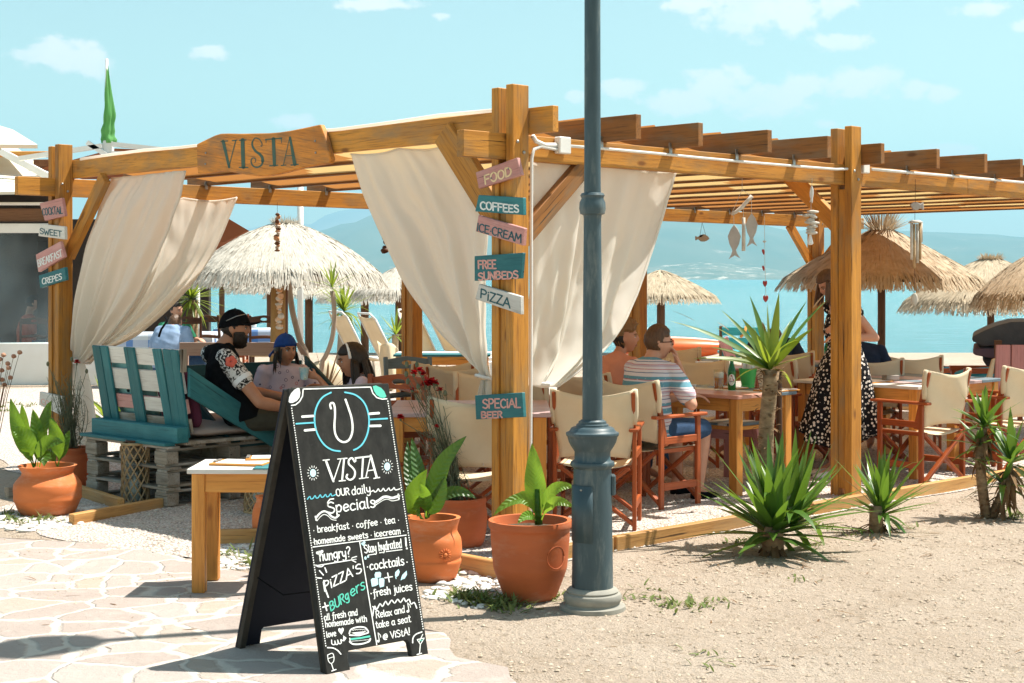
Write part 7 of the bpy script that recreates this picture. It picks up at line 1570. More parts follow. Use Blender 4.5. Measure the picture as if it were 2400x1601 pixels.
Hm.shell(man, 'hair', HAIRK, lambda d: d.y < .12 and d.z < .3 and d.z > -.62 - .4 * d.y and (d.y < -.12 or d.z > -.05), .006, nz=.003, freq=26)
gb = MB(); gb.tube([Hm.w(V((.078, -.05, .055)) * 1.05), Hm.w(V((.088, .02, .09)) * 1.05), Hm.w(V((.07, .085, .105)) * 1.08)], .0035, 5); gb.build('sunglasses_arm', STEEL, man, smooth=True)
fb = MB(); sh, el = V(J['sho'][1]), V(J['elb'][1])
cN = (V((0, 0, H)) - sh); cN.normalize(); side_v = (el - sh).normalized()
c0 = sh.lerp(el, .06) + cN * 0.098 + V((.02, 0, .0))
tx = side_v.cross(cN).normalized(); cN2 = tx.cross(side_v)
for k in range(5):
    a = 6.283 * k / 5; q = c0 + (tx * math.cos(a) + side_v * math.sin(a)) * 0.024; fb.ball(q - cN * .006, (0.021, 0.014, 0.021), 8, 6)
fb.build('flower_print', mat('coral_print', (.72, .16, .10, 1), (.6, .1, .07, 1), scale=40, rough=.9), man, smooth=True)
cf = MB(); q0 = sh.lerp(el, .49); ax_ = (el - sh).normalized(); cf.tube([q0 - ax_ * .018, q0 + ax_ * .018], [.0785, .0765], 20, cap=False); cf.build('cuff', WATR, man, smooth=True)
# --- boy with the cap turned back
f_ = V((0.35, -0.94, 0)).normalized(); r_ = V((f_.y, -f_.x, 0)) ; r_ = f_.cross(V((0, 0, 1)))
pv = V((-1.80, 12.06, 0.52)); ch = pv + V((0, -.02, .20)); nk = V((-1.80, 12.0, 0.93)); hd = V((-1.785, 11.98, 1.035))
J = dict(pelvis=pv, chest=ch, neck=nk, head=hd, face=(0.62, -0.78, -0.02), side=r_, sw=.16, sho=[sd(nk, -.165, -.065), sd(nk, .165, -.065)], elb=[sd(pv, -.24, .20, .04), sd(pv, .22, .19, .02)], wri=[sd(pv, -.06, .16, .20), sd(pv, .02, .17, .24)],
         hands=[(f_ * .4 + r_ * .9, (0, 0, -1), .4, 1), (-r_ * .9 + f_ * .3, (0, 0, -1), .4, -1)], hip=[sd(pv, -.07), sd(pv, .07)], kne=[sd(pv, -.09, 0, .30), sd(pv, .09, 0, .30)], ank=[sd(pv, -.09, -.34, .33), sd(pv, .09, -.34, .33)], toe=[sd(pv, -.09, -.37, .42), sd(pv, .09, -.37, .42)])
boy, Hb, B = person('small boy in a backward blue cap and printed lilac shirt', J, SKINB, s=.80, size=.97, child=1, voxel=.0075)
shirt(boy, B, SCRIB, sleeve=.72, hem=.06, grow=.017, loose=.012); legs(boy, B, NAVYC, 1.0, 0, name='shorts'); Hb.features(boy); ball_cap(boy, Hb, BLUEC, -1, brim=.085, tilt=.04)
Hb.shell(boy, 'hair', HAIRK, lambda d: d.z < .34 and d.z > -.85 and (d.y < -.08 or (abs(d.x) > .8 and d.y < .35)), .014, nz=.006, freq=20)
strands(boy, Hb, 'long_hair', HAIRK, [((.9, .1, -.1), 10), ((-.9, .1, -.1), 10), ((.5, -.8, -.3), 10), ((-.5, -.8, -.3), 10), ((.85, .42, .12), 2)], 3, .15, .005, (0, 0, 0))
# --- girl with long hair, seen in profile facing left
f_ = V((-0.97, -0.25, 0)).normalized(); r_ = f_.cross(V((0, 0, 1)))
pv = V((-1.12, 11.32, 0.50)); nk = V((-1.14, 11.30, .89)); ch = pv.lerp(nk, .5); hd = V((-1.185, 11.29, .995))
J = dict(pelvis=pv, chest=ch, neck=nk, head=hd, face=(-.96, -.26, -.16), side=r_, sw=.15, sho=[sd(nk, -.15, -.06), sd(nk, .15, -.06)], elb=[sd(nk, -.17, -.25, .12), sd(nk, .18, -.22, .14)], wri=[V((-1.43, 11.22, .875)), V((-1.42, 11.36, .80))],
         hands=[((-.85, .1, .25), (-.2, 1, .1), .5, -1), ((-.9, -.3, .1), (0, -.5, -1), .4, -1)], hip=[sd(pv, -.07), sd(pv, .07)], kne=[sd(pv, -.08, 0, .34), sd(pv, .08, 0, .34)], ank=[sd(pv, -.08, -.40, .36), sd(pv, .08, -.40, .36)], toe=[sd(pv, -.08, -.44, .46), sd(pv, .08, -.44, .46)])
girl, Hg, B = person('girl with long dark hair and white hairband facing the boy', J, SKINB, s=.80, size=1.02, child=.8, fem=.5, voxel=.0075)
shirt(girl, B, LILAC, sleeve=.5, grow=.014, loose=.01); legs(girl, B, DENIM, 1.0, .8); Hg.features(girl)
Hg.shell(girl, 'hair', HAIRK, lambda d: (d.z > .52 - .15 * d.y or d.y < .18) and (d.y < .25 or d.z > .45) and d.z > -.95, lambda d: .018 + .01 * max(0, -d.y), nz=.006, freq=18)
strands(girl, Hg, 'long_hair', HAIRK, [((.95, -.05, 0), 26), ((-.95, -.05, 0), 26), ((.7, -.7, .1), 28), ((-.7, -.7, .1), 28), ((0, -1, 0), 30), ((.8, -.45, -.3), 26), ((.93, .12, -.05), 10)], 5, .36, .0085, (.30, .03, 0))
hb_ = MB(); hb_.tube([Hg.w(head_pt(V((math.cos(a), .28 - .05, math.sin(a))).normalized(), .92) * 1.0 + V((math.cos(a), .25, math.sin(a))) * .022) for a in [R(10 + 160 * k / 16) for k in range(17)]], .011, 6); hb_.build('hairband', WATR, girl, smooth=True)
cup_c = V((-1.53, 11.20, .86)); cup = thing('paper_cup', 'patterned paper cup held by the girl', 'cup', cup_c)
PATC = mat('printed_cup_paper', (.25, .55, .62, 1), (.7, .7, .66, 1), scale=26, rough=.6, c3=(.1, .4, .1, 1), s3=20, f3=(.6, .62)); mb = MB(); mb.lathe([(.026, 0), (.038, .085), (.040, .088), (.036, .086), (.024, .004)], 20, cup_c, cap=False); mb.build('cup_wall', PATC, cup, smooth=True); mb = MB(); mb.lathe([(.001, .002), (.0245, .003)], 16, cup_c, cap=False); mb.build('cup_base', WPAP, cup)
c2 = P(638, 965, 11.35); cup2 = thing('paper_cup', 'patterned paper cup with yellow rim in front of the bearded man', 'cup', c2)
mb = MB(); mb.lathe([(.038, 0), (.050, .11), (.053, .114), (.048, .112), (.036, .004)], 20, c2, cap=False); mb.build('cup_wall', PATC, cup2, smooth=True); mb = MB(); mb.lathe([(.0505, .104), (.054, .116), (.049, .116)], 20, c2, cap=False); mb.build('cup_rim', MCREAM, cup2, smooth=True)
cz = c2.z; lt = thing('low_table', 'low pallet table between the sofa and the girl', 'table', (c2.x + .12, c2.y + .1, 0)); MB().box((c2.x + .14, c2.y + .12, cz - .02), (.55, .6, .035), VV).build('top', PT, lt, bevel=.003); MB().box((c2.x + .14, c2.y + .12, (cz - .04) / 2), (.45, .5, cz - .04), VV).build('base', WGREY, lt, bevel=.004)
# --- couple at the salmon table
f_ = VV; r_ = f_.cross(V((0, 0, 1)))
pv = V((.97, 10.86, .52)); nk = V((1.00, 10.95, 1.03)); ch = pv.lerp(nk, .52) - f_ * .05; hd = V((1.055, 10.98, 1.14))
J = dict(pelvis=pv, chest=ch, neck=nk, head=hd, face=(.985, .17, -.04), side=r_, sw=.17, sho=[sd(nk, -.19, -.09, .02), sd(nk, .18, -.10, .03)], elb=[sd(pv, -.28, .16, .26), V((1.265, 10.72, .715))], wri=[sd(pv, -.04, .22, .46), V((1.20, 10.97, .975))],
         hands=[(f_ + r_ * .5, (0, 0, -1), .4, 1), ((-.25, .1, .9), (-.9, -.1, -.1), .75, 1)], hip=[sd(pv, -.10, 0, .02), sd(pv, .10, 0, .02)], kne=[sd(pv, -.15, -.01, .46), sd(pv, .13, -.01, .46)], ank=[sd(pv, -.14, -.44, .50), sd(pv, .12, -.44, .42)], toe=[sd(pv, -.14, -.505, .62), sd(pv, .13, -.505, .55)])
mn2, H2, B = person('man in glasses and striped shirt resting his chin on his hand', J, SKINC, s=1.06, size=1.0)
shirt(mn2, B, STRIP, sleeve=.72, hem=.06, loose=.012, grow=.016); legs(mn2, B, DENIM, .96, 0, name='shorts'); shoes(mn2, B, BLACK, 'sandal'); H2.features(mn2, HAIRB)
H2.shell(mn2, 'hair', HAIRB, lambda d: (d.z > .42 - .1 * d.y or (d.y < .0 and d.z > -.45) or (abs(d.x) > .75 and d.y < .2 and d.z > .05)) and not (d.y > .66 and d.z < .62), lambda d: .010 + .010 * max(0, d.z), nz=.006, freq=24)
gm = MB()
for sx in (-1, 1):
    gm.tube([H2.w(V((sx * (.030 + .022 * math.cos(6.283 * k / 14)), .102, .006 + .018 * math.sin(6.283 * k / 14)))) for k in range(15)], .0028, 5); gm.tube([H2.w(V((sx * .052, .102, .012))), H2.w(V((sx * .081, .05, .010))), H2.w(V((sx * .083, -.012, .006)))], .003, 5)
gm.tube([H2.w(V((-.008, .106, .01))), H2.w(V((.008, .106, .01)))], .0028, 5); gm.build('glasses', BLACK, mn2, smooth=True)
tt = MB(); sh, el = V(J['sho'][1]), V(J['elb'][1])
f_ = V((.80, .60, 0)); r_ = f_.cross(V((0, 0, 1)))
pv = V((.76, 11.68, .54)); nk = V((.82, 11.73, 1.03)); ch = pv.lerp(nk, .52) - f_ * .03; hd = V((.875, 11.77, 1.145))
J = dict(pelvis=pv, chest=ch, neck=nk, head=hd, face=(.96, -.14, .03), side=r_, sho=[sd(nk, -.17, -.085), sd(nk, .17, -.085)], elb=[sd(pv, -.24, .19, .10), sd(pv, .24, .19, .10)], wri=[sd(pv, -.08, .2, .34), sd(pv, .10, .2, .34)],
         hands=[(f_ + r_ * .4, (0, 0, -1), .4, 1), (f_ - r_ * .3, (0, 0, -1), .4, -1)], hip=[sd(pv, -.10), sd(pv, .10)], kne=[sd(pv, -.12, 0, .44), sd(pv, .12, 0, .44)], ank=[sd(pv, -.12, -.44, .46), sd(pv, .12, -.44, .46)], toe=[sd(pv, -.12, -.51, .6), sd(pv, .12, -.51, .6)])
wo, H3, B = person('woman with short sandy hair and peach top beside the man in stripes', J, SKIN, s=.98, size=.97, fem=.7)
shirt(wo, B, PEACH, sleeve=.35, grow=.012); legs(wo, B, DENIM, 1, .9); H3.features(wo, HAIRG)
H3.shell(wo, 'hair', HAIRG, lambda d: (d.z > .45 - .1 * d.y or (d.y < -.05 and d.z > -.5)) and not (d.y > .7 and d.z < .6), lambda d: .012 + .034 * max(0, d.z) * (1 + .4 * max(0, d.y)), nz=.022, freq=14)
H3.shell(wo, 'nape_hair', HAIRK, lambda d: d.y < -.1 and -.6 < d.z < .15, .016, nz=.006, freq=18)
# --- woman standing in the daisy dress, looking down to the left
f_ = V((-.93, .10, 0)).normalized(); f_ = V((-.95, -.30, 0)).normalized(); r_ = f_.cross(V((0, 0, 1)))
X0, Y0 = 2.70, 12.35
pv = V((X0, Y0, .92)); nk = V((X0 - .05, Y0 - .01, 1.445)); ch = V((X0 + .02, Y0, 1.19)); hd = V((X0 - .125, Y0 - .03, 1.555))
J = dict(pelvis=pv, chest=ch, neck=nk, head=hd, face=(-.80, -.26, -.52), side=r_, sho=[sd(nk, -.165, -.075, -.02), sd(nk, .165, -.075, -.02)], elb=[sd(ch, -.27, -.06, -.10), V((X0 + .175, Y0 - .14, 1.17))], wri=[sd(ch, -.20, -.05, .16), V((X0 - .03, Y0 - .20, 1.22))],
         hands=[(f_, (0, 0, -1), .5, 1), (f_, (0, .5, -1), .5, -1)], hip=[sd(pv, -.09, -.02), sd(pv, .09, -.02)], kne=[sd(pv, -.09, -.45, .12), sd(pv, .08, -.45, .06)], ank=[sd(pv, -.09, -.84, .14), sd(pv, .09, -.84, .05)], toe=[sd(pv, -.10, -.892, .28), sd(pv, .11, -.892, .19)])
ldy, H4, B = person('woman standing in a black daisy print dress behind the second post', J, SKINC, s=.98, size=.96, fem=1)
mb = MB(); ax = V((0, 0, 1)); R_, fw = r_, f_
def ring(z_, w_, d_, dx=0): return (V((X0, Y0, z_)) + f_ * dx, R_ * w_, fw * d_)
loft(mb, [ring(.31, .26, .315, .04), ring(.60, .225, .26, .02), ring(.88, .20, .20, .01), ring(1.05, .145, .12), ring(1.18, .165, .145, .02), ring(1.30, .165, .12, .01), ring(1.355, .14, .085)], 36)
for i in (0, 1): cap(mb, V(J['sho'][i]), V(J['sho'][i]).lerp(V(J['elb'][i]), .18), .066, .066)
dr = fuse(mb, .012, 2)
for v in dr.v:
    if v.z < 1.0: a = math.atan2(v.y - Y0, v.x - X0); k = (1.0 - v.z) / .65; w_ = 1 + .10 * k * math.sin(a * 9 + 1); v.x = X0 + (v.x - X0) * w_; v.y = Y0 + (v.y - Y0) * w_; v.z += .05 * k * math.cos(a * 2 + 1) * (v.z < .8)
dr.build('dress', DAISY, ldy, smooth=True); H4.features(ldy, HAIRB)
H4.shell(ldy, 'hair', HAIRB, lambda d: (d.z > .40 or d.y < .15) and (d.y < .3 or d.z > .5) and d.z > -.8, lambda d: .020, nz=.006, freq=16)
strands(ldy, H4, 'bobbed_hair', HAIRB, [((.93, .1, .1), 26), ((-.93, .1, .1), 26), ((.7, -.6, .1), 22), ((-.7, -.6, .1), 22), ((0, -1, 0), 22), ((.85, .4, .3), 14), ((-.85, .4, .3), 14)], 9, .17, .009, (-.15, 0, 0)); shoes(ldy, B, WPL, 'shoe')
# --- men in navy with their backs to us
def back_man(label, pos, f, m, hairm, headz=1.20, s=1.05, lean=.04):
    global f_, r_
    f_ = V((*f, 0)).normalized(); r_ = f_.cross(V((0, 0, 1))); pv = V((*pos, .52)); nk = pv + V((0, 0, .50)) + f_ * lean; ch = pv.lerp(nk, .5) - f_ * .02; hd = nk + V((0, 0, headz - 1.065)) + f_ * .05
    J = dict(pelvis=pv, chest=ch, neck=nk, head=hd, face=f_ + V((0, 0, -.1)), side=r_, sw=.175, sho=[sd(nk, -.20, -.085), sd(nk, .20, -.085)], elb=[sd(pv, -.29, .20, .10), sd(pv, .29, .20, .10)], wri=[sd(pv, -.12, .25, .36), sd(pv, .12, .25, .36)], hands=[(f_, (0, 0, -1), .5, 1), (f_, (0, 0, -1), .5, -1)],
             hip=[sd(pv, -.1), sd(pv, .1)], kne=[sd(pv, -.15, 0, .45), sd(pv, .15, 0, .45)], ank=[sd(pv, -.15, -.44, .46), sd(pv, .15, -.44, .46)], toe=[sd(pv, -.15, -.495, .6), sd(pv, .15, -.495, .6)])
    p, h, B = person(label, J, SKINC, s=s, size=1.0, voxel=.010); shirt(p, B, m, sleeve=.7, grow=.018); legs(p, B, DENIM, 1, .5)
    h.features(p, hairm); h.shell(p, 'hair', hairm, lambda d: (d.z > .5 or d.y < .05) and d.z > -.45 and not (d.y > .6 and d.z < .6), .010, nz=.005, freq=20)
    return p, h, B
back_man('man in a navy shirt seated with his back turned right of the second post', (3.13, 13.78), (.15, .98), NAVYC, HAIRB)
back_man('person in dark blue seated behind the crown of the tall yucca', (2.60, 15.12), (.2, .97), NAVYC, HAIRB, headz=1.03, s=.95, lean=.2)
p_, h_, B_ = back_man('person in pale blue shirt bending over a far table with a strap on the back', (-4.30, 18.9), (.42, .9), LBLUE, HAIRB, headz=1.08, s=1.16, lean=.14)
mb = MB(); mb.tube([P(388, 744, 18.72), P(392, 752, 18.62), P(378, 772, 18.58), P(372, 790, 18.58)], .014, 6); mb.build('strap', BLACK, p_, smooth=True)
p_, h_, B_ = back_man('person in a green top with one arm raised behind the person in pale blue', (-4.75, 21.3), (.7, -.6), GREENC, HAIRK, s=1.0)
back_man('person in an orange shirt sitting behind the clear plastic of the cafe', (-7.85, 24.6), (.8, .5), mat('orange_shirt', (.5, .1, .05, 1), rough=.9), HAIRK, headz=1.25, s=1.15)
back_man('person in a blue shirt sitting behind the clear plastic beside the left post', (-7.0, 25.2), (-.5, .5), mat('sky_blue_shirt', (.05, .28, .42, 1), rough=.9), HAIRK)
# ================================================================ YUCCAS
def rosette(mb, c, n_, L_, w, axis=(0, 0, 1), up0=0.1, up1=1.5, droop=(0.1, 0.5), seed=0, dry=None, ndry=0, fold=.22, squash=1.0):
    rr = random.Random(seed); ax = V(axis).normalized(); s1 = ax.orthogonal().normalized(); s2 = ax.cross(s1)
    for k in range(n_):
        a = k * 2.39996 + rr.gauss(0, .15); t = k / n_; e = up0 + (up1 - up0) * t ** 0.8 + rr.gauss(0, .10)
        d = (s1 * math.cos(a) + s2 * math.sin(a)) * math.cos(e) + ax * math.sin(e); l_ = L_ * rr.uniform(.72, 1.08) * (1 - 0.18 * abs(t - .5))
        blade_strip(mb, V(c) + ax * (0.10 * L_ * t), d, l_, w * rr.uniform(.7, 1.2), (rr.uniform(*droop) * (1.2 - t) if rr.random() > .13 else rr.uniform(.9, 2.2)), n=7, fold=fold, up=V((0, 0, 1)))
    if dry:
        for k in range(ndry):
            a = rr.uniform(0, 6.28); e = rr.uniform(-1.3, -.15); d = (s1 * math.cos(a) + s2 * math.sin(a)) * math.cos(e) + ax * math.sin(e)
            blade_strip(dry, V(c) - ax * rr.uniform(0, .12) * L_ * 2, d, L_ * rr.uniform(.3, .75), w * .6, rr.uniform(.3, 1.2), n=5, fold=.3)
def trunk(mb, pts, r, n=12, flakes=90, seed=0, fl=None):
    mb.tube(pts, r, n); rr = random.Random(seed); pts = [V(p) for p in pts]
    for k in range(flakes):
        t = rr.random(); p = curve_at(pts, t); a = rr.uniform(0, 6.28); rad = (r[0] if isinstance(r, list) else r) * 1.0
        blade_strip(fl or mb, p + V((rad * math.cos(a), rad * math.sin(a), 0)), (math.cos(a), math.sin(a), rr.uniform(-.4, 1.2)), rr.uniform(.02, .055), .03, rr.uniform(0, .8), n=2)
yg = 'yuccas planted along the edge of the terrace'
# 1 big clump
yb_ = G(1812, 1300); t = thing('yucca', 'big low yucca clump with dark green sword leaves before the salmon table', 'yucca', yb_, group=yg); mb, dm = MB(), MB()
rosette(mb, yb_ + V((0, 0, .10)), 66, .58, .074, (0.05, .0, 1), -.12, 1.45, (.05, .55), 4, dm, 40)
rosette(mb, yb_ + V((.12, .05, .14)), 26, .56, .070, (0.25, .1, 1), .25, 1.5, (.02, .3), 6); mb.build('leaves', YUCC, t, smooth=True); dm.build('dry_leaves', DRYL, t, smooth=True)
tk_ = MB(); tk_.tube([yb_, yb_ + V((0, 0, .12)), yb_ + V((.01, 0, .22))], [.07, .06, .04], 10); tk_.build('trunk', TRUNK, t, smooth=True)
# 2 tall yucca
D2 = 9.25
t = thing('yucca', 'tall yucca with bare flaky trunk and a spiky yellow green crown', 'yucca', P(1795, 1272, D2), group=yg); tp = [P(1797, 1275, D2), P(1793, 1140, D2), P(1796, 1000, D2), P(1806, 900, D2), P(1808, 868, D2)]
tp[0].z = 0; mb, fl = MB(), MB(); trunk(mb, tp, [.058, .048, .046, .046, .05], 14, 170, 1, fl); mb.build('trunk', TRUNK, t, smooth=True); tag(fl.build('bark_flakes', DRYL, t), kind='stuff')
mb = MB(); mb.tube([P(1822, 1180, D2 + .1), P(1826, 1000, D2 + .09), P(1824, 890, D2 + .07), P(1818, 868, D2 + .05)], [.016, .02, .022, .03], 8); mb.build('dead_stem', WDARK, t, smooth=True)
zy = lambda x, y: (1540 + x * .1872, 680 + y * .1872); mb, mb2, dm = MB(), MB(), MB(); cr = P(1806, 866, D2)
for i, (bx_, by_, tx_, ty_, w_, dd) in enumerate([(1390, 960, 290, 225, 88, -.05), (1370, 960, 720, 610, 84, .08), (1380, 975, 510, 695, 92, -.14), (1380, 880, 890, 205, 78, .1), (1360, 700, 1110, 345, 150, -.05), (1390, 800, 1330, 400, 110, -.16), (1390, 700, 1205, 75, 90, .12), (1440, 720, 1510, 60, 115, .02), (1385, 700, 1383, 170, 40, .14), (1470, 720, 1805, 120, 66, .08), (1500, 770, 1890, 430, 105, -.08), (1400, 980, 1540, 670, 110, -.18), (1520, 700, 2035, 60, 50, .15), (1380, 900, 810, 385, 60, .16), (1400, 940, 1120, 700, 60, .1), (1420, 800, 1660, 300, 60, .18)]):
    b = cr + V(((bx_ - 1400) * .1872 / F * D2 * .5, 0, -(by_ - 980) * .1872 / F * D2 * .22)); q = P(*zy(tx_, ty_), D2 + dd * 1.2); L_ = (q - b).length; d = (q - b); d.z += .22 * L_ * (.5 if i in (4, 5, 11) else .35)
    blade_strip(mb if i % 3 else mb2, b, d, L_ * 1.03, w_ * .1872 / F * D2 * 1.12, .42, n=8, fold=.22, up=V((0, -.6, .8)))
    if i in (0, 1, 2, 5, 13, 12): blade_strip(dm, q - d.normalized() * L_ * .16 + V((0, -.002, -.01)), q - (b + V((0, 0, .1 * L_))), L_ * .24, .018, .15, n=3, fold=.2)
rosette(mb, cr, 12, .34, .045, (0, 0, 1), .2, 1.4, (.1, .4), 9); mb.build('leaves', YUCT, t, smooth=True); mb2.build('leaves', YUCC, t, smooth=True); dm.build('dry_tips', DRYL, t, smooth=True)
# 3 small, 4 twin stem
y3 = G(2058, 1248); t = thing('yucca', 'small single yucca with a stub of trunk just right of the second post', 'yucca', y3, group=yg); mb, dm = MB(), MB(); rosette(mb, y3 + V((.02, 0, .10)), 44, .45, .050, (.12, 0, 1), -.05, 1.5, (.02, .45), 12, dm, 26, squash=.8); mb.build('leaves', YUCC, t, smooth=True); dm.build('dry_leaves', DRYL, t, smooth=True)
mb = MB(); trunk(mb, [y3 + V((-.02, -.03, 0)), y3 + V((-.02, -.03, .10)), y3 + V((-.02, -.02, .17))], [.046, .042, .038], 12, 0); mb.build('trunk', TRUNK, t, smooth=True)
y4 = G(2312, 1215); t = thing('yucca', 'twin stemmed yucca with dry brown leaves at the right edge', 'yucca', y4, group=yg); dm = MB()
for pts, n_, L_, ax, sd_ in (([y4, y4 + V((-.03, 0, .22)), y4 + V((-.045, 0, .42)), y4 + V((-.02, 0, .60))], 22, .30, (0, 0, 1), 3), ([y4 + V((.03, 0, 0)), y4 + V((.10, -.03, .16)), y4 + V((.15, -.03, .36))], 20, .42, (.15, 0, 1), 5)):
    mb, fl = MB(), MB(); trunk(mb, pts, [.034] * (len(pts) - 1) + [.024], 12, 60, sd_, dm); mb.build('trunk', TRUNK, t, smooth=True)
    mb = MB(); rosette(mb, pts[-1], n_, L_, .055, ax, -.1, 1.45, (.05, .6), sd_, dm, 30)
    rosette(mb, pts[-2] + V((0, 0, .05)), 13, L_ * .85, .05, ax, -.2, .9, (.2, .9), sd_ + 1, dm, 24); mb.build('leaves', YUCC, t, smooth=True)
dm.build('dry_leaves', DRYL, t, smooth=True)
# slim yucca trees by the beach
def slim(label, pts, r, heads, m=None):
    t = thing('yucca_tree', label, 'yucca', (pts[0].x, pts[0].y, 0), group='slim yucca trees by the beach'); mb = MB(); mb.tube([curve_at(pts, k / 14) for k in range(15)], r, 10); mb.build('trunk', BARKP, t, smooth=True)
    for (c, n_, L_, sd_) in heads: mb = MB(); rosette(mb, c, n_, L_, L_ * .075, (0, 0, 1), -.5, 1.4, (.05, .5), sd_); mb.build('crown', m or YUCT, t, smooth=True)
z2_ = lambda x, y: (420 + x * .2551, 460 + y * .2551)
def pl(D, *q): return [P(*z2_(*a), D) for a in q]
slim('slim bare yucca trunk bending down to the boy', [V((P(722, 800, 21).x, 21, 0))] + pl(21, (1175, 1480), (1110, 1330), (1075, 1200), (1045, 1080), (1020, 920), (1000, 720)), .04, [])
slim('slim yucca tree with a drooping head behind the girl', [V((P(745, 800, 17.4).x, 17.4, 0))] + pl(17.4, (1310, 1560), (1335, 1490), (1380, 1390), (1415, 1250), (1425, 1050), (1405, 870)), .027, [(P(*z2_(1405, 850), 17.4), 22, .36, 3)])
slim('short yucca with a round yellow green head by the water', pl(24, (1470, 1600), (1490, 1290), (1505, 1180), (1515, 1090)), .055, [(P(*z2_(1515, 1070), 24), 60, .58, 5)])
slim('young yucca peeping from behind the inner post', [V((P(926, 800, 23).x, 23, 0))] + pl(23, (1985, 1350), (1985, 1270)), .05, [(P(*z2_(1988, 1290), 23), 30, .46, 7)])
pf = P(448, 745, 21.5); t = thing('palm_yucca', 'bushy yucca palm with fanned fronds beside the white pole', 'yucca', (pf.x, pf.y, 0)); mb = MB(); mb.tube([V((pf.x, pf.y, 0)), V((pf.x, pf.y, .8)), V((pf.x + .03, pf.y, 1.3))], [.10, .09, .07], 10); mb.build('trunk', TRUNK, t, smooth=True)
mb = MB(); rosette(mb, V((pf.x, pf.y, 1.30)), 90, .62, .035, (0, 0, 1), -.9, 1.45, (.05, .6), 8); mb.build('crown', YUCT, t, smooth=True)
t = thing('grassy_plant', 'plant with striped arching leaves behind the pallet stack', 'plant', G(262, 1010)); mb = MB(); rosette(mb, G(262, 1010), 34, .7, .05, (0, 0, 1), .3, 1.5, (.3, 1.0), 21); mb.build('leaves', YUCT, t, smooth=True)
ROSEF = mat('faded_rose', (.36, .15, .09, 1), (.5, .3, .2, 1), scale=60, rough=.9)
sw_ = P(12, 905, 12.0); t = thing('dried_flower_plant', 'dry brown flower stalks at the left edge', 'plant', (sw_.x - .1, sw_.y, 0)); mb, fb = MB(), MB(); rr = random.Random(5)
for (x, y) in ((0, 842), (8, 832), (32, 835), (46, 826), (18, 852), (20, 862), (4, 868), (24, 885), (5, 890), (-6, 850), (10, 902), (-10, 880)):
    q = P(x, y, 12 + rr.gauss(0, .05)); b0_ = V((sw_.x - .12, 12, 0)); mb.tube([b0_, b0_.lerp(q, .6) + V((0, 0, .08)), q], [.004, .003, .002], 4); fb = MB(); fb.ball(q, (.022, .022, .018), 8, 5, fn=lambda d: 1 + .35 * mnoise.noise(d * 5)); fb.build('seed_head', ROSEF, t, smooth=True)
mb.build('stalks', DRYL, t)
# ================================================================ THATCHED PARASOLS
def thatch(label, c, zr, za_, R_, pole_r=.05, m=THAT, n_=2600, seed=1, tilt=(0, 0), zg=0.0, tuft=0.0, sagc=.30):
    """umbrella of loose straw: apex za_, rim zr, radius R_ (metres); c = pole foot"""
    t = thing('straw_parasol', label, 'parasol', (c[0], c[1], zg), group='thatched straw parasols on the beach'); rr = random.Random(seed); base = V((c[0], c[1], 0))
    def surf(a, q): return base + V((R_ * q * math.cos(a), R_ * q * math.sin(a), za_ + (zr - za_) * ((1 - sagc) * q + sagc * q * q) + R_ * q * (tilt[0] * math.cos(a) + tilt[1] * math.sin(a))))
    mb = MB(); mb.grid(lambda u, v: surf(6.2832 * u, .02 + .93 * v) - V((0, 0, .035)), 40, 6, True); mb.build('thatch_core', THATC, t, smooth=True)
    mb = MB()
    for k in range(n_):
        a = rr.uniform(0, 6.2832); q0 = rr.random() ** .6 * .8; l_ = rr.uniform(.18, .5); w = R_ * rr.uniform(.006, .013); b = len(mb.v); off = V((rr.uniform(0, 60), 0, 0)); da = rr.gauss(0, .05)
        for i in range(4):
            u = i / 3; q = min(q0 + l_ * u, 1.02 + rr.random() * .035); aa = a + da * u; p = surf(aa, q) + V((0, 0, .012 + .02 * math.sin(u * 3) + (-.06 * (q - .97) / .05 if q > .97 else 0))); s_ = V((-math.sin(aa), math.cos(aa), rr.gauss(0, .3))) * w * (1 - .55 * u)
            mb.add(p - s_, V((u * l_, 0, 0)) + off); mb.add(p + s_, V((u * l_, .05, 0)) + off)
        for i in range(3): mb.face(b + 2 * i, b + 2 * i + 1, b + 2 * i + 3, b + 2 * i + 2)
    if tuft:
        for k in range(220):
            a = rr.uniform(0, 6.28); e = rr.uniform(.35, 1.5); blade_strip(mb, surf(a, .10) + V((0, 0, .0)), (math.cos(a) * math.cos(e), math.sin(a) * math.cos(e), math.sin(e)), tuft * rr.uniform(.5, 1.1), .016, rr.uniform(0, .5), n=3)
    mb.build('thatch', m, t)
    mb = MB(); mb.tube([V((c[0], c[1], zg)), V((c[0], c[1], (zg + za_) / 2)), V((c[0], c[1], za_ - .06))], pole_r, 12); mb.build('pole', WPOLE, t, smooth=True)
    return t
def par(label, px, pyr, pya, hw, D, **k):
    c = P(px, HY, D); thatch(label, (c.x, c.y), H - (pyr - HY) / F * D, H - (pya - HY) / F * D, hw / F * D, zg=ground_z(0, D) - .02, **k)
par('largest straw parasol, sunlit pale thatch, seen between the two left curtains', 668, 652, 522, 232, 20.0, m=THATW, n_=4800, seed=2, tuft=.13, sagc=.62, pole_r=.04)
par('straw parasol partly under the largest one, its rim at the left', 636, 680, 630, 118, 36, seed=3, pole_r=.11, m=THATW)
par('straw parasol behind the shell hung post', 724, 692, 650, 104, 42, seed=4, pole_r=.11, m=THATW)
par('straw parasol above the round headed yucca', 855, 703, 655, 112, 41, seed=5, pole_r=.11, m=THATW)
par('straw parasol cut off by the inner post behind the large curtain', 936, 694, 625, 112, 33, seed=6, pole_r=.09, m=THATW)
par('straw parasol right of the sunny side curtain', 1549, 700, 634, 134, 33, seed=7, pole_r=.09)
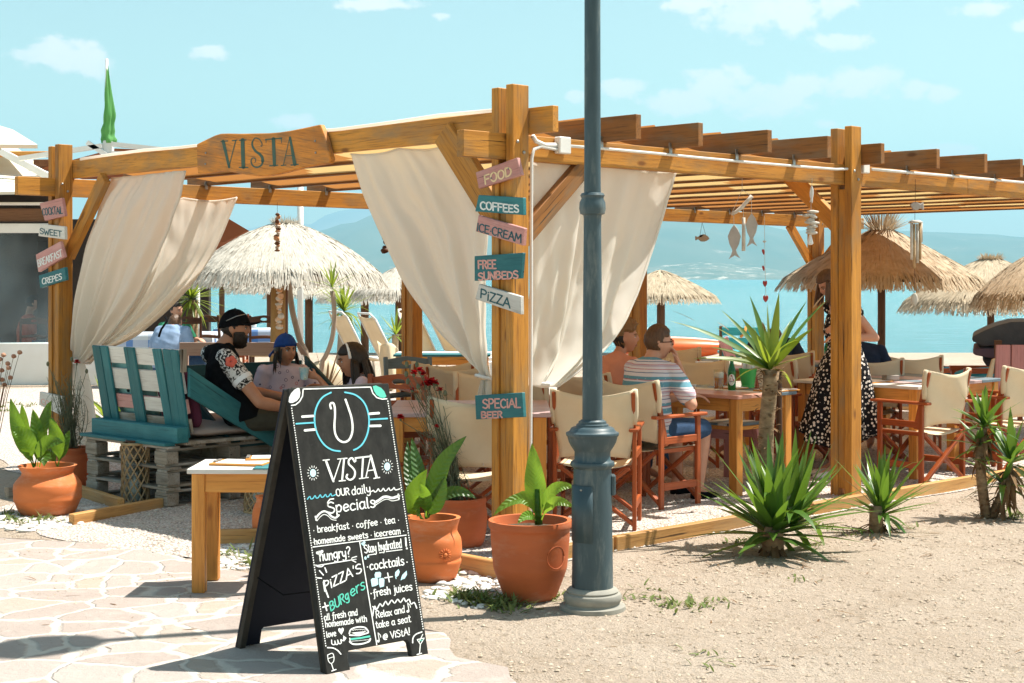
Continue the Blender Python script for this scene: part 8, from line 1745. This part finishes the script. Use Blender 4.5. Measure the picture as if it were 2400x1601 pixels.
par('big straw parasol with a bristly top right of the second post', 2066, 662, 530, 236, 20, seed=8, tuft=.36, n_=4200, sagc=.12)
par('straw parasol with drooping rim behind the right-hand one', 2322, 716, 602, 205, 22, seed=9, tuft=.12, n_=3600, sagc=.3)
par('straw parasol cut by the right edge of the picture', 2452, 706, 585, 168, 19, seed=10, tuft=.1, n_=3200, sagc=.55)
# ================================================================ BEACH FURNITURE
def lounger(label, c, rz, group='cream beach loungers'):
    t = thing('beach_lounger', label, 'lounger', (0, 0, 0), 0, group)
    for s in (-1, 1):
        mb = MB(); mb.tube([(s * .29, -.62, 1.02), (s * .30, -.30, .42), (s * .30, 0, .36), (s * .30, 1.25, .36)], .016, 8); mb.build('side_rail', WMET, t, smooth=True)
        for y in (.1, 1.1): MB().bar((s * .29, y, .36), (s * .31, y + .05, 0), .028, .028, (0, 1, 0)).build('leg', WMET, t)
    mb = MB(); mb.tube([(-.29, -.62, 1.02), (-.22, -.68, 1.10), (.22, -.68, 1.10), (.29, -.62, 1.02)], .016, 8); mb.build('head_rail', WMET, t, smooth=True)
    def q(u, v):
        x = (u - .5) * .56
        if v < .4: k = v / .4; return V((x, -.64 + .34 * k, 1.06 - .64 * k - .03 * math.sin(u * 3.14)))
        k = (v - .4) / .6; return V((x, -.30 + 1.5 * k, .42 - .06 * min(1, k * 6) - .03 * math.sin(u * 3.14)))
    mb = MB(); mb.grid(q, 8, 20); mb.build('sling', CANV, t, smooth=True, thick=.006); t.location = c; t.rotation_euler = (0, 0, rz); return t
l0 = lounger('cream lounger with raised back beside the inner post', (-1.55, 22.4, 0), R(-62)); l0['label'] = 'cream lounger with raised back draped by a cloth beside the inner post'
dup(l0, (-2.12, 23.6, 0), R(-58), 'cream lounger with raised back just behind the girl'); dup(l0, (-1.15, 24.6, 0), R(-120), 'cream lounger whose rounded back shows right of the inner post'); dup(l0, (-.72, 25.2, 0), R(-64), 'cream lounger left of the large curtain hem with its back lowered')
mb = MB()
dc = P(905, 838, 22.5)
mb.grid(lambda u, v: V((-1.93 + .30 * u + .10 * v, 21.75 + .04 * math.sin(u * 9) - .1 * v, .62 - .6 * v + .10 * (1 - u) * (1 - v) - .03 * math.sin(u * 7))), 20, 14); tag(mb.build('beach_cloth', CANV, None, smooth=True, thick=.006), 'cream cloth draped over the back of the lounger by the inner post', 'cloth')
# canvas tarp heap with dry palm fronds
tp_ = P(748, 862, 19.0); t = thing('tarp_heap', 'sand coloured tarp heap with dry palm fronds behind the boy', 'tarp', (tp_.x, tp_.y, 0)); mb = MB()
mb.grid(lambda u, v: V((tp_.x - .45 + .95 * u, tp_.y + .5 * (v - .5), .68 * math.sin(u * 3.14) ** .6 * math.sin(v * 3.14) ** .5 * (.7 + .3 * u) + .05 * mnoise.noise(V((u * 6, v * 6, 1))))), 26, 18); mb.build('tarp', TANC, t, smooth=True)
mb = MB(); rosette(mb, V((tp_.x + .12, tp_.y - .35, .12)), 26, .65, .035, (.2, -.4, 1), 0, 1.3, (.2, .8), 31); mb.build('fronds', DRYL, t, smooth=True)
# kayak on the beach
kc = P(1600, 830, 26); t = thing('kayak', 'orange and white kayak lying on the beach behind the couple', 'kayak', (kc.x, kc.y, 0)); mb = MB()
def kay(u, v):
    x = (v - .5) * 2.1; w = math.sin(min(1, .12 + v * .94) * math.pi) ** .5; a = 6.2832 * u; return V((kc.x + x - .05, kc.y + .32 * w * math.cos(a), .42 + .19 * w * math.sin(a) + .05 * (x / 1.3) ** 2))
mb.grid(kay, 22, 26, True); mb.build('hull', ORNG, t, smooth=True); mb = MB(); mb.grid(lambda u, v: kay(.15 + .18 * u, .05 + .9 * v) + V((0, 0, .006)), 14, 20); mb.build('deck', mat('pale_kayak_deck', (.80, .40, .26, 1), (.74, .56, .48, 1), scale=2, rough=.4), t, smooth=True)
ck = MB(); ck.box((kc.x, kc.y, .13), (1.2, .3, .24)); ck.build('cradle', WGREY, t, bevel=.01)
# turquoise slatted beach chair with pink arm
tc2 = P(1738, 800, 24.2); t = thing('beach_chair', 'turquoise slatted beach chair with a pink arm and orange strap', 'chair', (tc2.x, tc2.y, 0)); X_ = V((1, 0, 0))
def tz(y): return H - (y - HY) / F * 24.2
def txx(x): return (x - CX) / F * 24.2
for (y0, y1, m_) in ((767, 786, PAQ), (792, 818, PAQ), (824, 838, PT)): MB().box(((txx(1692) + txx(1784)) / 2, 24.2, (tz(y0) + tz(y1)) / 2), (txx(1784) - txx(1692), .03, tz(y0) - tz(y1))).build('back_slat', m_, t, bevel=.004)
for x in (1690, 1786): MB().box((txx(x), 24.23, tz(764) / 2), (.05, .05, tz(764))).build('upright', WPOLE, t, bevel=.004)
MB().box(((txx(1692) + txx(1784)) / 2, 24.5, .42), (txx(1784) - txx(1692), .5, .04)).build('seat', PAQ, t, bevel=.004)
MB().bar((txx(1688), 23.9, tz(792)), (txx(1712), 24.1, tz(842)), .16, .04, (0, 1, 0)).build('armrest', PPK, t, bevel=.004); mb = MB(); mb.tube([(txx(1748), 24.17, tz(765)), (txx(1744), 24.15, tz(782)), (txx(1734), 24.15, tz(790))], .022, 8); mb.build('strap', mat('orange_strap', (.7, .3, .06, 1), rough=.7), t, smooth=True)
for (px, col, lb) in ((1818, REDW, 'red'),): pass
# right edge: stacked foam under tarp beside pink stand
t = thing('foam_stack', 'stack of mauve mattresses under a charcoal tarp at the right edge', 'stack', P(2380, 900, 15.2)); D_ = 15.2; zt_ = lambda x, y: (2000 + x * .2168, 720 + y * .2168)
def pz_(x, y, d=0): return P(*zt_(x, y), D_ + d)
out1 = [(1282, 335), (1300, 310), (1420, 250), (1560, 195), (1700, 160), (1845, 155), (2200, 175), (2600, 320), (2600, 410), (1560, 410), (1420, 425), (1345, 405), (1330, 385), (1290, 370)]
def slab(outl, d0, d1, m, name): mb = MB(); mb.prism([pz_(x, y, d0) for x, y in outl], (.31 * (d1 - d0), d1 - d0, 0)); return mb.build(name, m, t, bevel=.02, bseg=2)
slab(out1, -.1, 1.2, TARP, 'tarp'); slab([(1345, 412), (1500, 432), (2600, 425), (2600, 460), (1480, 470), (1370, 440)], -.02, 1.1, TARP, 'mattress'); slab([(1292, 450), (1320, 440), (2600, 470), (2600, 560), (1480, 550), (1320, 520), (1292, 500)], -.06, 1.15, MAUVE, 'mattress')
slab([(1390, 560), (2600, 562), (2600, 660), (1440, 640)], 0, 1.0, TARP, 'mattress')
tag(t, 'stack of mauve mattresses under a charcoal tarp at the right edge')
t = thing('pallet_screen', 'dusty pink upright board screen before the mattress stack', 'screen', P(2385, 1000, 14.8)); D_ = 14.8
for (x0, x1) in ((1548, 1700), (1716, 1850), (1864, 2020), (2036, 2200)): mb = MB(); mb.prism([pz_(x0, 408), pz_(x1, 408), pz_(x1 - 4, 1130), pz_(x0 - 20, 1130)], (0, .03, 0)); mb.build('board', PPK, t, bevel=.003)
for yy in (560, 900): mb = MB(); mb.prism([pz_(1545, yy, .032), pz_(2200, yy, .032), pz_(2200, yy + 60, .032), pz_(1540, yy + 60, .032)], (0, .03, 0)); mb.build('rail', WPOLE, t)
for (x0, x1) in ((1560, 1590), (2150, 2185)):
    a_, b_ = pz_(x0, 900, .064), pz_(x1, 900, .064); MB().box(((a_.x + b_.x) / 2, a_.y + .03, .5), (.06, .05, 1.0)).build('leg', WPOLE, t)
t = thing('leaning_board', 'pale leaning board beside the pink screen', 'board', P(2315, 920, 14.6)); D_ = 14.6; mb = MB(); mb.prism([pz_(1508, 565), pz_(1535, 555), pz_(1480, 925), pz_(1400, 930)], (0, .04, 0)); mb.build('plank', TANC, t)
# mahogany sunbeds with turquoise mattresses and a low rail
for i, (px, D_, lb) in enumerate(((2235, 19.5, 'mahogany sunbed with turquoise mattress left of the mattress stack'), (2305, 17.5, 'mahogany sunbed frame against the mattress stack'))):
    c = P(px, 880, D_); t = thing('sunbed', lb, 'sunbed', (c.x, c.y, 0), group='mahogany sunbeds with turquoise mattresses'); zt2 = H - (866 - HY) / F * D_
    for s in (-1, 1):
        MB().box((c.x, c.y + s * .28, zt2), (.62, .05, .06)).build('side_rail', WRED, t, bevel=.004)
        for q in (-.27, .27): MB().bar((c.x + q, c.y + s * .28, zt2 - .02), (c.x + q + .06, c.y + s * .28, 0), .05, .05, (0, 1, 0)).build('leg', WRED, t, bevel=.004)
    cushion((c.x + .03, c.y, zt2 - .03), (1, 0, -.08 + .16 * i), (.08, 0, 1), (.66, .5, .10), TURQC, 'turquoise mattress on the mahogany sunbed ' + ('nearer the jar' if i == 0 else 'against the mattress stack'), 20 + i)
    C.objects[-1]['group'] = 'turquoise mattresses'
t = thing('low_rail', 'low brown timber rail at the edge of the beach behind the jar', 'rail', P(2200, 880, 21)); a_, b_ = P(2165, 866, 21), P(2260, 868, 21); MB().bar(a_, b_, .06, .09).build('rail', WPOLE, t, bevel=.005)
for q in (a_, b_): MB().box((q.x, q.y + .06, q.z / 2), (.07, .05, q.z)).build('post', WPOLE, t, bevel=.004)
# ================================================================ TAVERNA TABLES FAR LEFT
ck_ = bpy.data.materials.new('blue_checked_cloth'); ck_.use_nodes = True; n, l = nodes_of(ck_); p = n['Principled BSDF']; tcn = n.new('ShaderNodeTexCoord'); sp2 = n.new('ShaderNodeSeparateXYZ'); l.new(tcn.outputs['Object'], sp2.inputs[0]); acc = None
for k in range(3):
    md = n.new('ShaderNodeMath'); md.operation = 'PINGPONG'; md.inputs[1].default_value = .16; l.new(sp2.outputs[k], md.inputs[0]); gt = n.new('ShaderNodeMath'); gt.operation = 'GREATER_THAN'; gt.inputs[1].default_value = .11; l.new(md.outputs[0], gt.inputs[0])
    if acc is None: acc = gt.outputs[0]
    else: ad = n.new('ShaderNodeMath'); ad.operation = 'ADD'; l.new(acc, ad.inputs[0]); l.new(gt.outputs[0], ad.inputs[1]); acc = ad.outputs[0]
rp_ = n.new('ShaderNodeMapRange'); l.new(acc, rp_.inputs[0]); rp_.inputs[1].default_value = .5; rp_.inputs[2].default_value = 2.2; mx = n.new('ShaderNodeMix'); mx.data_type = 'RGBA'; l.new(rp_.outputs[0], mx.inputs['Factor']); mx.inputs['A'].default_value = (.62, .66, .72, 1); mx.inputs['B'].default_value = (.06, .19, .50, 1); l.new(mx.outputs['Result'], p.inputs['Base Color']); p.inputs['Roughness'].default_value = .9
def taverna(label, c, w, d, h=.80):
    t = thing('taverna_table', label, 'table', c, group='taverna tables under checked cloths'); c = V(c)
    for sx in (-1, 1):
        for sy in (-1, 1): MB().box(c + V((sx * (w / 2 - .08), sy * (d / 2 - .08), h / 2)), (.07, .07, h)).build('leg', WDARK, t)
    MB().box(c + V((0, 0, h - .015)), (w - .04, d - .04, .03)).build('top', WDARK, t); mb = MB()
    def q(u, v):
        x, y = (u - .5) * 2, (v - .5) * 2; m_ = max(abs(x), abs(y)); k = max(0, m_ - .72) / .28
        return c + V((max(-1, min(1, x / .72)) * w / 2 * (1 + .05 * k), max(-1, min(1, y / .72)) * d / 2 * (1 + .05 * k), h + .004 - .30 * k + .02 * k * math.sin(x * 9 + y * 7)))
    mb.grid(q, 36, 36); o = mb.build('tablecloth', ck_, None, smooth=True, origin=c + V((0, 0, h - .3))); tag(o, 'blue checked cloth on ' + label[2:] if label.startswith('a ') else 'blue checked cloth of the ' + label, 'tablecloth', 'blue checked tablecloths'); return t
ta = P(585, 776, 24.5); taverna('taverna table right of the bearded man under a checked cloth', (ta.x, ta.y, 0), 1.0, .9); tb_ = P(470, 772, 22.8); taverna('taverna table left of the bearded man under a checked cloth', (tb_.x - .1, tb_.y, 0), .7, .8); tc3 = P(345, 782, 22.6); taverna('taverna table half hidden by the left curtains', (tc3.x, tc3.y, 0), 1.0, .8)
lg = 'dark ladder back taverna chairs'
for (px, D_, rz, lb) in ((439, 21.4, 8, 'dark ladder back chair beside the person in pale blue'), (505, 22.3, -20, 'dark ladder back chair just left of the black cap'), (623, 22.0, 4, 'dark ladder back chair against the shell hung post')):
    c = P(px, HY, D_); ladder_chair(lb, (c.x, c.y, 0), R(rz), WDARK, h=1.08, w=.40, seat=.50, group=lg)
ladder_chair('dark ladder back chair inside the cafe behind the clear plastic', (-7.55, 24.0, 0), R(20), WDARK, h=1.0, group=lg)
c = P(548, HY, 26); ladder_chair('reddish ladder back chair beyond the checked table', (c.x, c.y, 0), R(180), WRED, h=1.0, group=lg)
cr_ = P(588, 772, 24.3); t = thing('cruet', 'small white cruet set on the checked table', 'cruet', (cr_.x, cr_.y, .81))
for k in range(3): mb = MB(); mb.lathe([(.025, 0), (.03, .06), (.012, .09), (.014, .11)], 10, (cr_.x - .06 + .06 * k, cr_.y, .81)); mb.build('bottle', WPL, t, smooth=True)
def polething(label, px, y0, D_, r, ztop, m=WMET, name='metal_pole'):
    c = P(px, HY, D_); t = thing(name, label, 'pole', (c.x, c.y, 0)); mb = MB(); mb.tube([(c.x, c.y, 0), (c.x, c.y, ztop * .5), (c.x, c.y, ztop)], r, 10); mb.build('shaft', m, t, smooth=True); MB().box((c.x, c.y, .02), (.3, .3, .04)).build('base_plate', STEEL, t); return t
polething('thin white pole beside the fanned yucca palm', 464, 0, 22, .028, H - (636 - HY) / F * 22); polething('white plastic pipe behind the boy rising to the roof', 704, 0, 23, .045, 3.3, WPL)
tr_ = MB(); 
# log post hung with shells
sp3 = P(651, HY, 19.6); t = thing('log_post', 'round log post hung with shells behind the boy', 'post', (sp3.x, sp3.y, 0)); mb = MB(); mb.tube([(sp3.x, sp3.y, 0), (sp3.x, sp3.y, .8), (sp3.x + .01, sp3.y, 1.82)], [.10, .097, .093], 14); mb.build('log', mat('ochre_log', (.42, .24, .08, 1), (.3, .16, .05, 1), scale=9, stretch=(1, 1, .3), rough=.8, bump=.3, bdist=.01), t, smooth=True)
def garland(label, px, y0, y1, D_, n_, r, m, seed, heart=False, string=None):
    rr = random.Random(seed); a_ = P(px, string if string else y0, D_); t = thing('hanging_garland', label, 'mobile', a_, group='shell and driftwood mobiles'); mb = MB(); mb.tube([a_, P(px, (y0 + y1) / 2, D_), P(px, y1, D_)], .002, 4); mb.build('string', WDARK, t)
    for k in range(n_):
        y = y0 + (y1 - y0) * (k + .5) / n_; c = P(px, y, D_) + V((rr.gauss(0, .25) * r, rr.gauss(0, .2) * r, 0)); mb = MB()
        mb.ball(c, (r * rr.uniform(.5, 1.2), r * .4, r * rr.uniform(.4, .9)), 8, 6, fn=lambda d: 1 + .3 * mnoise.noise(d * 3 + V((k, 0, 0)))); mb.build('shell', m[k % len(m)] if isinstance(m, list) else m, t, smooth=True)
    return t
garland('string of shells hanging down the log post', 655, 652, 770, 19.42, 26, .042, [SHELL, DRIFT, SHELL], 4)
garland('brown shell mobile hanging before the largest straw parasol', 650, 500, 590, 14.2, 16, .026, [WPOLE, SHELL, DRIFT], 6, string=474)
t = garland('dark little mobile hanging at the edge of the large curtain', 906, 555, 592, 15.1, 5, .045, WDARK, 7, string=490)
# ================================================================ MOBILES UNDER THE ROOF
zm = lambda x, y: (1680 + x * .1913, 420 + y * .1913); DM = 10.7
def pm(x, y, d=0.0): return P(*zm(x, y), DM + d)
t = thing('fish_mobile', 'driftwood mobile with two grey wooden fish hanging tail down', 'mobile', pm(310, 0), group='shell and driftwood mobiles')
def wooden_fish(cx, yt, yb, w, par_):
    pr = [(0, yt), (-.55, yt + .14 * (yb - yt)), (-1, yt + .34 * (yb - yt)), (-.75, yt + .56 * (yb - yt)), (-.28, yt + .74 * (yb - yt)), (-.45, yt + .86 * (yb - yt)), (-.85, yb), (0.05, yt + .89 * (yb - yt)), (.95, yb - 8), (.42, yt + .84 * (yb - yt)), (.25, yt + .74 * (yb - yt)), (.72, yt + .56 * (yb - yt)), (.98, yt + .34 * (yb - yt)), (.55, yt + .14 * (yb - yt))]
    mb = MB(); mb.prism([pm(cx + x * w, y) for x, y in pr], (0.004, .014, 0)); return mb.build('wooden_fish', FISHG, par_, bevel=.002)
f1 = wooden_fish(213, 555, 980, 80, t); wooden_fish(426, 415, 830, 75, t)
for a_, b_ in (((310, 60), (310, 130)), ((310, 130), (180, 425)), ((310, 130), (410, 200)), ((208, 430), (210, 555)), ((425, 230), (426, 415)), ((325, 300), (328, 470)), ((310, -60), (310, 60))): mb = MB(); mb.tube([pm(*a_), (pm(*a_) + pm(*b_)) / 2, pm(*b_)], .0022, 4); mb.build('string', DRIFT, t)
mb = MB(); mb.tube([pm(178, 432), pm(240, 400), pm(320, 330), pm(380, 260), pm(430, 205)], [.011, .013, .014, .013, .015], 8); mb.build('driftwood_bar', DRIFT, t, smooth=True)
mb = MB(); mb.tube([pm(328, 470), pm(330, 670), pm(327, 880)], [.012, .013, .013], 8); mb.build('driftwood_stick', DRIFT, t, smooth=True)
t = thing('heart_string', 'string of small red hearts hanging above the tall yucca', 'mobile', pm(583, 555, .05), group='shell and driftwood mobiles'); mb = MB(); mb.tube([pm(583, 440, .05), pm(588, 1000, .05), pm(602, 1470, .05)], .0018, 4); mb.build('string', DRIFT, t)
for (x, y, w, h_, tl) in ((572, 890, 26, 70, -.3), (573, 1090, 24, 66, -.35), (592, 1278, 28, 74, 0), (600, 1462, 34, 82, 0), (586, 765, 22, 26, 0)):
    mb = MB(); ct, st_ = math.cos(tl), math.sin(tl); hp = [(0, -.25), (.35, -.5), (.8, -.42), (1, -.1), (.7, .25), (0, .6), (-.7, .25), (-1, -.1), (-.8, -.42), (-.35, -.5)]
    mb.prism([pm(x + w * px * (.6 if tl else 1) + h_ * py * st_ * -.6, y + h_ * py, .045) for px, py in hp], (0, .012, 0)); mb.build('heart', REDW if h_ > 30 else DRIFT, t, bevel=.002)
t = thing('driftwood_mobile', 'white fish above a stack of driftwood pieces hanging near the second post', 'mobile', pm(1165, 0), group='shell and driftwood mobiles'); mb = MB(); mb.tube([pm(1168, -10), pm(1155, 300), pm(1150, 700)], .002, 4); mb.build('string', DRIFT, t); mb = MB(); mb.prism([pm(1165 + x, y) for x, y in ((0, 75), (-14, 110), (-24, 160), (-22, 210), (-10, 240), (-24, 285), (-2, 268), (10, 296), (14, 235), (24, 180), (22, 130), (10, 95))], (0, .02, 0)); mb.build('white_fish', WPL, t, bevel=.003)
rr = random.Random(3)
for k, (x, y, w) in enumerate(((1175, 400, 70), (1090, 445, 40), (1150, 440, 60), (1185, 460, 40), (1145, 500, 50), (1165, 535, 90), (1190, 575, 45), (1140, 590, 40), (1150, 625, 55), (1160, 655, 70))): mb = MB(); mb.tube([pm(x - w, y + rr.uniform(-10, 10)), pm(x, y, -.01), pm(x + w, y + rr.uniform(-10, 10))], [.006, rr.uniform(.010, .019), .007], 7); mb.build('driftwood_piece', DRIFT, t, smooth=True)
mb = MB(); mb.lathe([(.002, .095), (.010, .06), (.022, .01), (.012, 0)], 6, pm(1145, 805)); mb.build('white_shell', WPL, t)
zr_ = lambda x, y: (1200 + x * .5104, 180 + y * .5106); DF2 = 14.6; a_ = P(*zr_(873, 665), DF2)
t = thing('hanging_fish', 'small brown fish figure hanging horizontally from the far beam', 'mobile', a_, group='shell and driftwood mobiles'); fz = lambda x, y: P(*zr_(x, y), DF2); mb = MB()
for q in ((863, 728), (890, 728)): mb.tube([fz(873, 670), (fz(873, 670) + fz(*q)) / 2, fz(*q)], .002, 4)
mb.build('string', WDARK, t); mb = MB(); mb.prism([fz(x, y) for x, y in ((908, 742), (898, 730), (882, 722), (866, 726), (854, 736), (842, 730), (843, 752), (856, 745), (868, 756), (888, 756), (900, 750))], (0, .03, 0)); mb.build('fish', FISHG, t, bevel=.004); mb = MB(); mb.prism([fz(x, y) + V((0, -.003, 0)) for x, y in ((880, 724), (864, 728), (858, 738), (872, 734))], (0, .002, 0)); mb.build('back_stripe', BLACK, t)
DW = 11.6; wz = lambda x, y: P(*zr_(x, y), DW); t = thing('wind_chime', 'bamboo wind chime under a grey wooden fish near the right edge', 'mobile', wz(1852, 480), group='shell and driftwood mobiles')
mb = MB(); mb.tube([wz(1852, 470), wz(1852, 530), wz(1852, 580)], .002, 4); mb.tube([wz(1850, 610), wz(1850, 800), wz(1848, 995)], .0018, 4); mb.build('string', WDARK, t); mb = MB(); mb.prism([wz(x, y) for x, y in ((1830, 588), (1845, 575), (1862, 575), (1876, 584), (1890, 576), (1893, 612), (1878, 602), (1862, 612), (1845, 610))], (0, .03, 0)); mb.build('wooden_fish', FISHG, t, bevel=.004)
mb = MB(); mb.lathe([(.052, 0), (.054, .01), (.03, .022)], 16, wz(1853, 672)); mb.build('top_disc', DRIFT, t, smooth=True)
for k, (x, y0, y1) in enumerate(((1832, 672, 840), (1845, 676, 880), (1862, 676, 855), (1876, 672, 840), (1884, 668, 760), (1870, 676, 720))): mb = MB(); mb.tube([wz(x, y0) + V((0, -.02 + .012 * k, 0)), wz(x, (y0 + y1) / 2) + V((0, -.02 + .012 * k, 0)), wz(x, y1) + V((0, -.02 + .012 * k, 0))], .011, 10); mb.build('bamboo_tube', RATT if k % 2 else DRIFT, t, smooth=True)
mb = MB(); mb.ball(wz(1848, 1022), (.026, .008, .05), 10, 8); mb.build('shell_disc', DRIFT, t, smooth=True)
# ================================================================ CAFE BUILDING ON THE LEFT
DCf = 23.0
def cf_(px, py, d=0.0): return P(px, py, DCf + d)
cafe = thing('cafe_building', 'cream roofed cafe with clear plastic walls and a low white wall', 'building', cf_(40, 905).to_tuple()[:2] + (0,))
def cbox(x0, y0, x1, y1, d0, d1, m, name, bev=.01): a_, b_ = cf_(x0, y0), cf_(x1, y1); return MB().box(((a_.x + b_.x) / 2, DCf + (d0 + d1) / 2, (a_.z + b_.z) / 2), (abs(b_.x - a_.x), d1 - d0, abs(a_.z - b_.z))).build(name, m, cafe, bevel=bev)
cbox(-420, 804, 236, 908, 0, .25, PLAST, 'low_wall'); cbox(-420, 524, 124, 546, -.05, .12, WPL, 'white_beam'); cbox(-420, 488, 124, 518, .05, .3, WPOLE, 'timber_beam'); cbox(-420, 474, 124, 481, -.02, .06, WMET, 'gutter')
for x in (-300, -120, 116): cbox(x - 8, 480, x + 8, 804, .3, .5, WPOLE, 'column')
for (x0, x1) in ((-300, -120), (-119, 116)): cbox(x0, 546, x1, 804, .03, .036, VINYL, 'plastic_sheet', 0)
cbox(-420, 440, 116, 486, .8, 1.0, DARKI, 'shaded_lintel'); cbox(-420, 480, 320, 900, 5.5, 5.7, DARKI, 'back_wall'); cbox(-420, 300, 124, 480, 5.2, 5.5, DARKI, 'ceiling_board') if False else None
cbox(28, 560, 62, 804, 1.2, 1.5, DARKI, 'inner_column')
mb = MB(); a_ = [cf_(-420, 462, -.9), cf_(96, 455, -.9), cf_(125, 452, -.2), cf_(118, 414, 1.8), cf_(40, 352, 3.6), cf_(-420, 352, 3.6)]; mb.prism(a_, (0, 0, .04)); mb.build('awning', ROOFC, cafe)
mb = MB(); mb.prism([cf_(-420, 345, 1.2), cf_(88, 348, 1.2), cf_(30, 312, 3.4), cf_(-8, 300, 4.5), cf_(-420, 290, 4.5)], (0, 0, .06)); mb.build('upper_roof', ROOFC, cafe); cbox(-420, 340, 88, 354, 1.1, 1.2, WPINE, 'fascia'); cbox(0, 354, 66, 372, 1.6, 3, WPOLE, 'roof_timber')
for q in ((4, 356, 92, 400),): mb = MB(); mb.bar(cf_(q[0], q[1], .6), cf_(q[2] + 30, q[3] + 18, .6), .18, .10); mb.build('awning_arm', WMET, cafe)
mb = MB(); mb.prism([cf_(90, 396, 1.2), cf_(270, 348, 1.2), cf_(640, 362, 1.2), cf_(700, 400, 1.2)], (0, 2.5, 0)); mb.build('rear_canopy', RUST, cafe)
for p0_, p1_ in (((45, 372), (240, 342)), ((205, 334), (262, 372)), ((262, 338), (430, 356)), ((262, 360), (410, 364))): MB().bar(cf_(*p0_, .2), cf_(*p1_, .2), .09, .07).build('white_strut', WMET, cafe)
cbox(-420, 903, 116, 926, -.5, -.42, WD, 'terrace_board'); cbox(-420, 925, 20, 945, -.62, -.5, WD, 'terrace_step'); cbox(21, 924, 116, 944, -.6, -.5, WD, 'terrace_step'); cbox(205, 905, 236, 924, -.5, -.42, WD, 'terrace_board')
# rust awning tip behind the parasol
mb = MB(); mb.prism([P(440, 520, 25.5), P(528, 508, 25.5), P(582, 540, 25.5), P(530, 566, 25.5), P(470, 580, 25.5)], (0, 1.2, -.1)); o = mb.build('rust_awning', RUST, None); tag(o, 'rust coloured awning tip behind the inner left curtain', 'awning')
MB().bar(P(520, 548, 26), V((P(520, 560, 26).x, 26, 0)), .08, .08).build('awning_pole', WPOLE, None).parent = None
C.objects[-1].name = 'awning_post'; tag(C.objects[-1], 'timber post holding the rust awning behind the curtains', 'post')
# closed green parasol above the cafe
gp = cf_(252, 380, .3); t = thing('closed_parasol', 'closed green parasol tied to the white roof struts', 'parasol', gp); rr = random.Random(2); mb = MB(); mb.tube([cf_(252, 400, .3), cf_(251, 250, .3), cf_(250, 138, .3)], .022, 8); mb.build('pole', WMET, t, smooth=True)
prof_ = [(336, 17, 254), (328, 20, 254), (318, 15, 253), (305, 17, 254), (290, 13, 256), (272, 15, 257), (250, 12, 256), (225, 10, 254), (200, 7.5, 253), (175, 5, 252), (155, 3, 251), (146, 1.5, 250)]
def gpf(u, v):
    i = v * (len(prof_) - 1); k = min(int(i), len(prof_) - 2); f = i - k; y, w, x = [prof_[k][j] + (prof_[k + 1][j] - prof_[k][j]) * f for j in range(3)]; a = 6.2832 * u; r_2 = w * .8 / F * DCf * (1 + .22 * math.sin(a * 4 + v * 3) + .1 * math.sin(a * 7 - v * 9)); return cf_(x, y, .3) + V((r_2 * math.cos(a), r_2 * math.sin(a), 0))
mb.__init__(); mb.grid(gpf, 40, 30, True); mb.build('folded_cloth', GUMB, t, smooth=True)
MB().box(cf_(254, 345, .3), (.14, .14, .2)).build('bracket', WMET, t, bevel=.005)
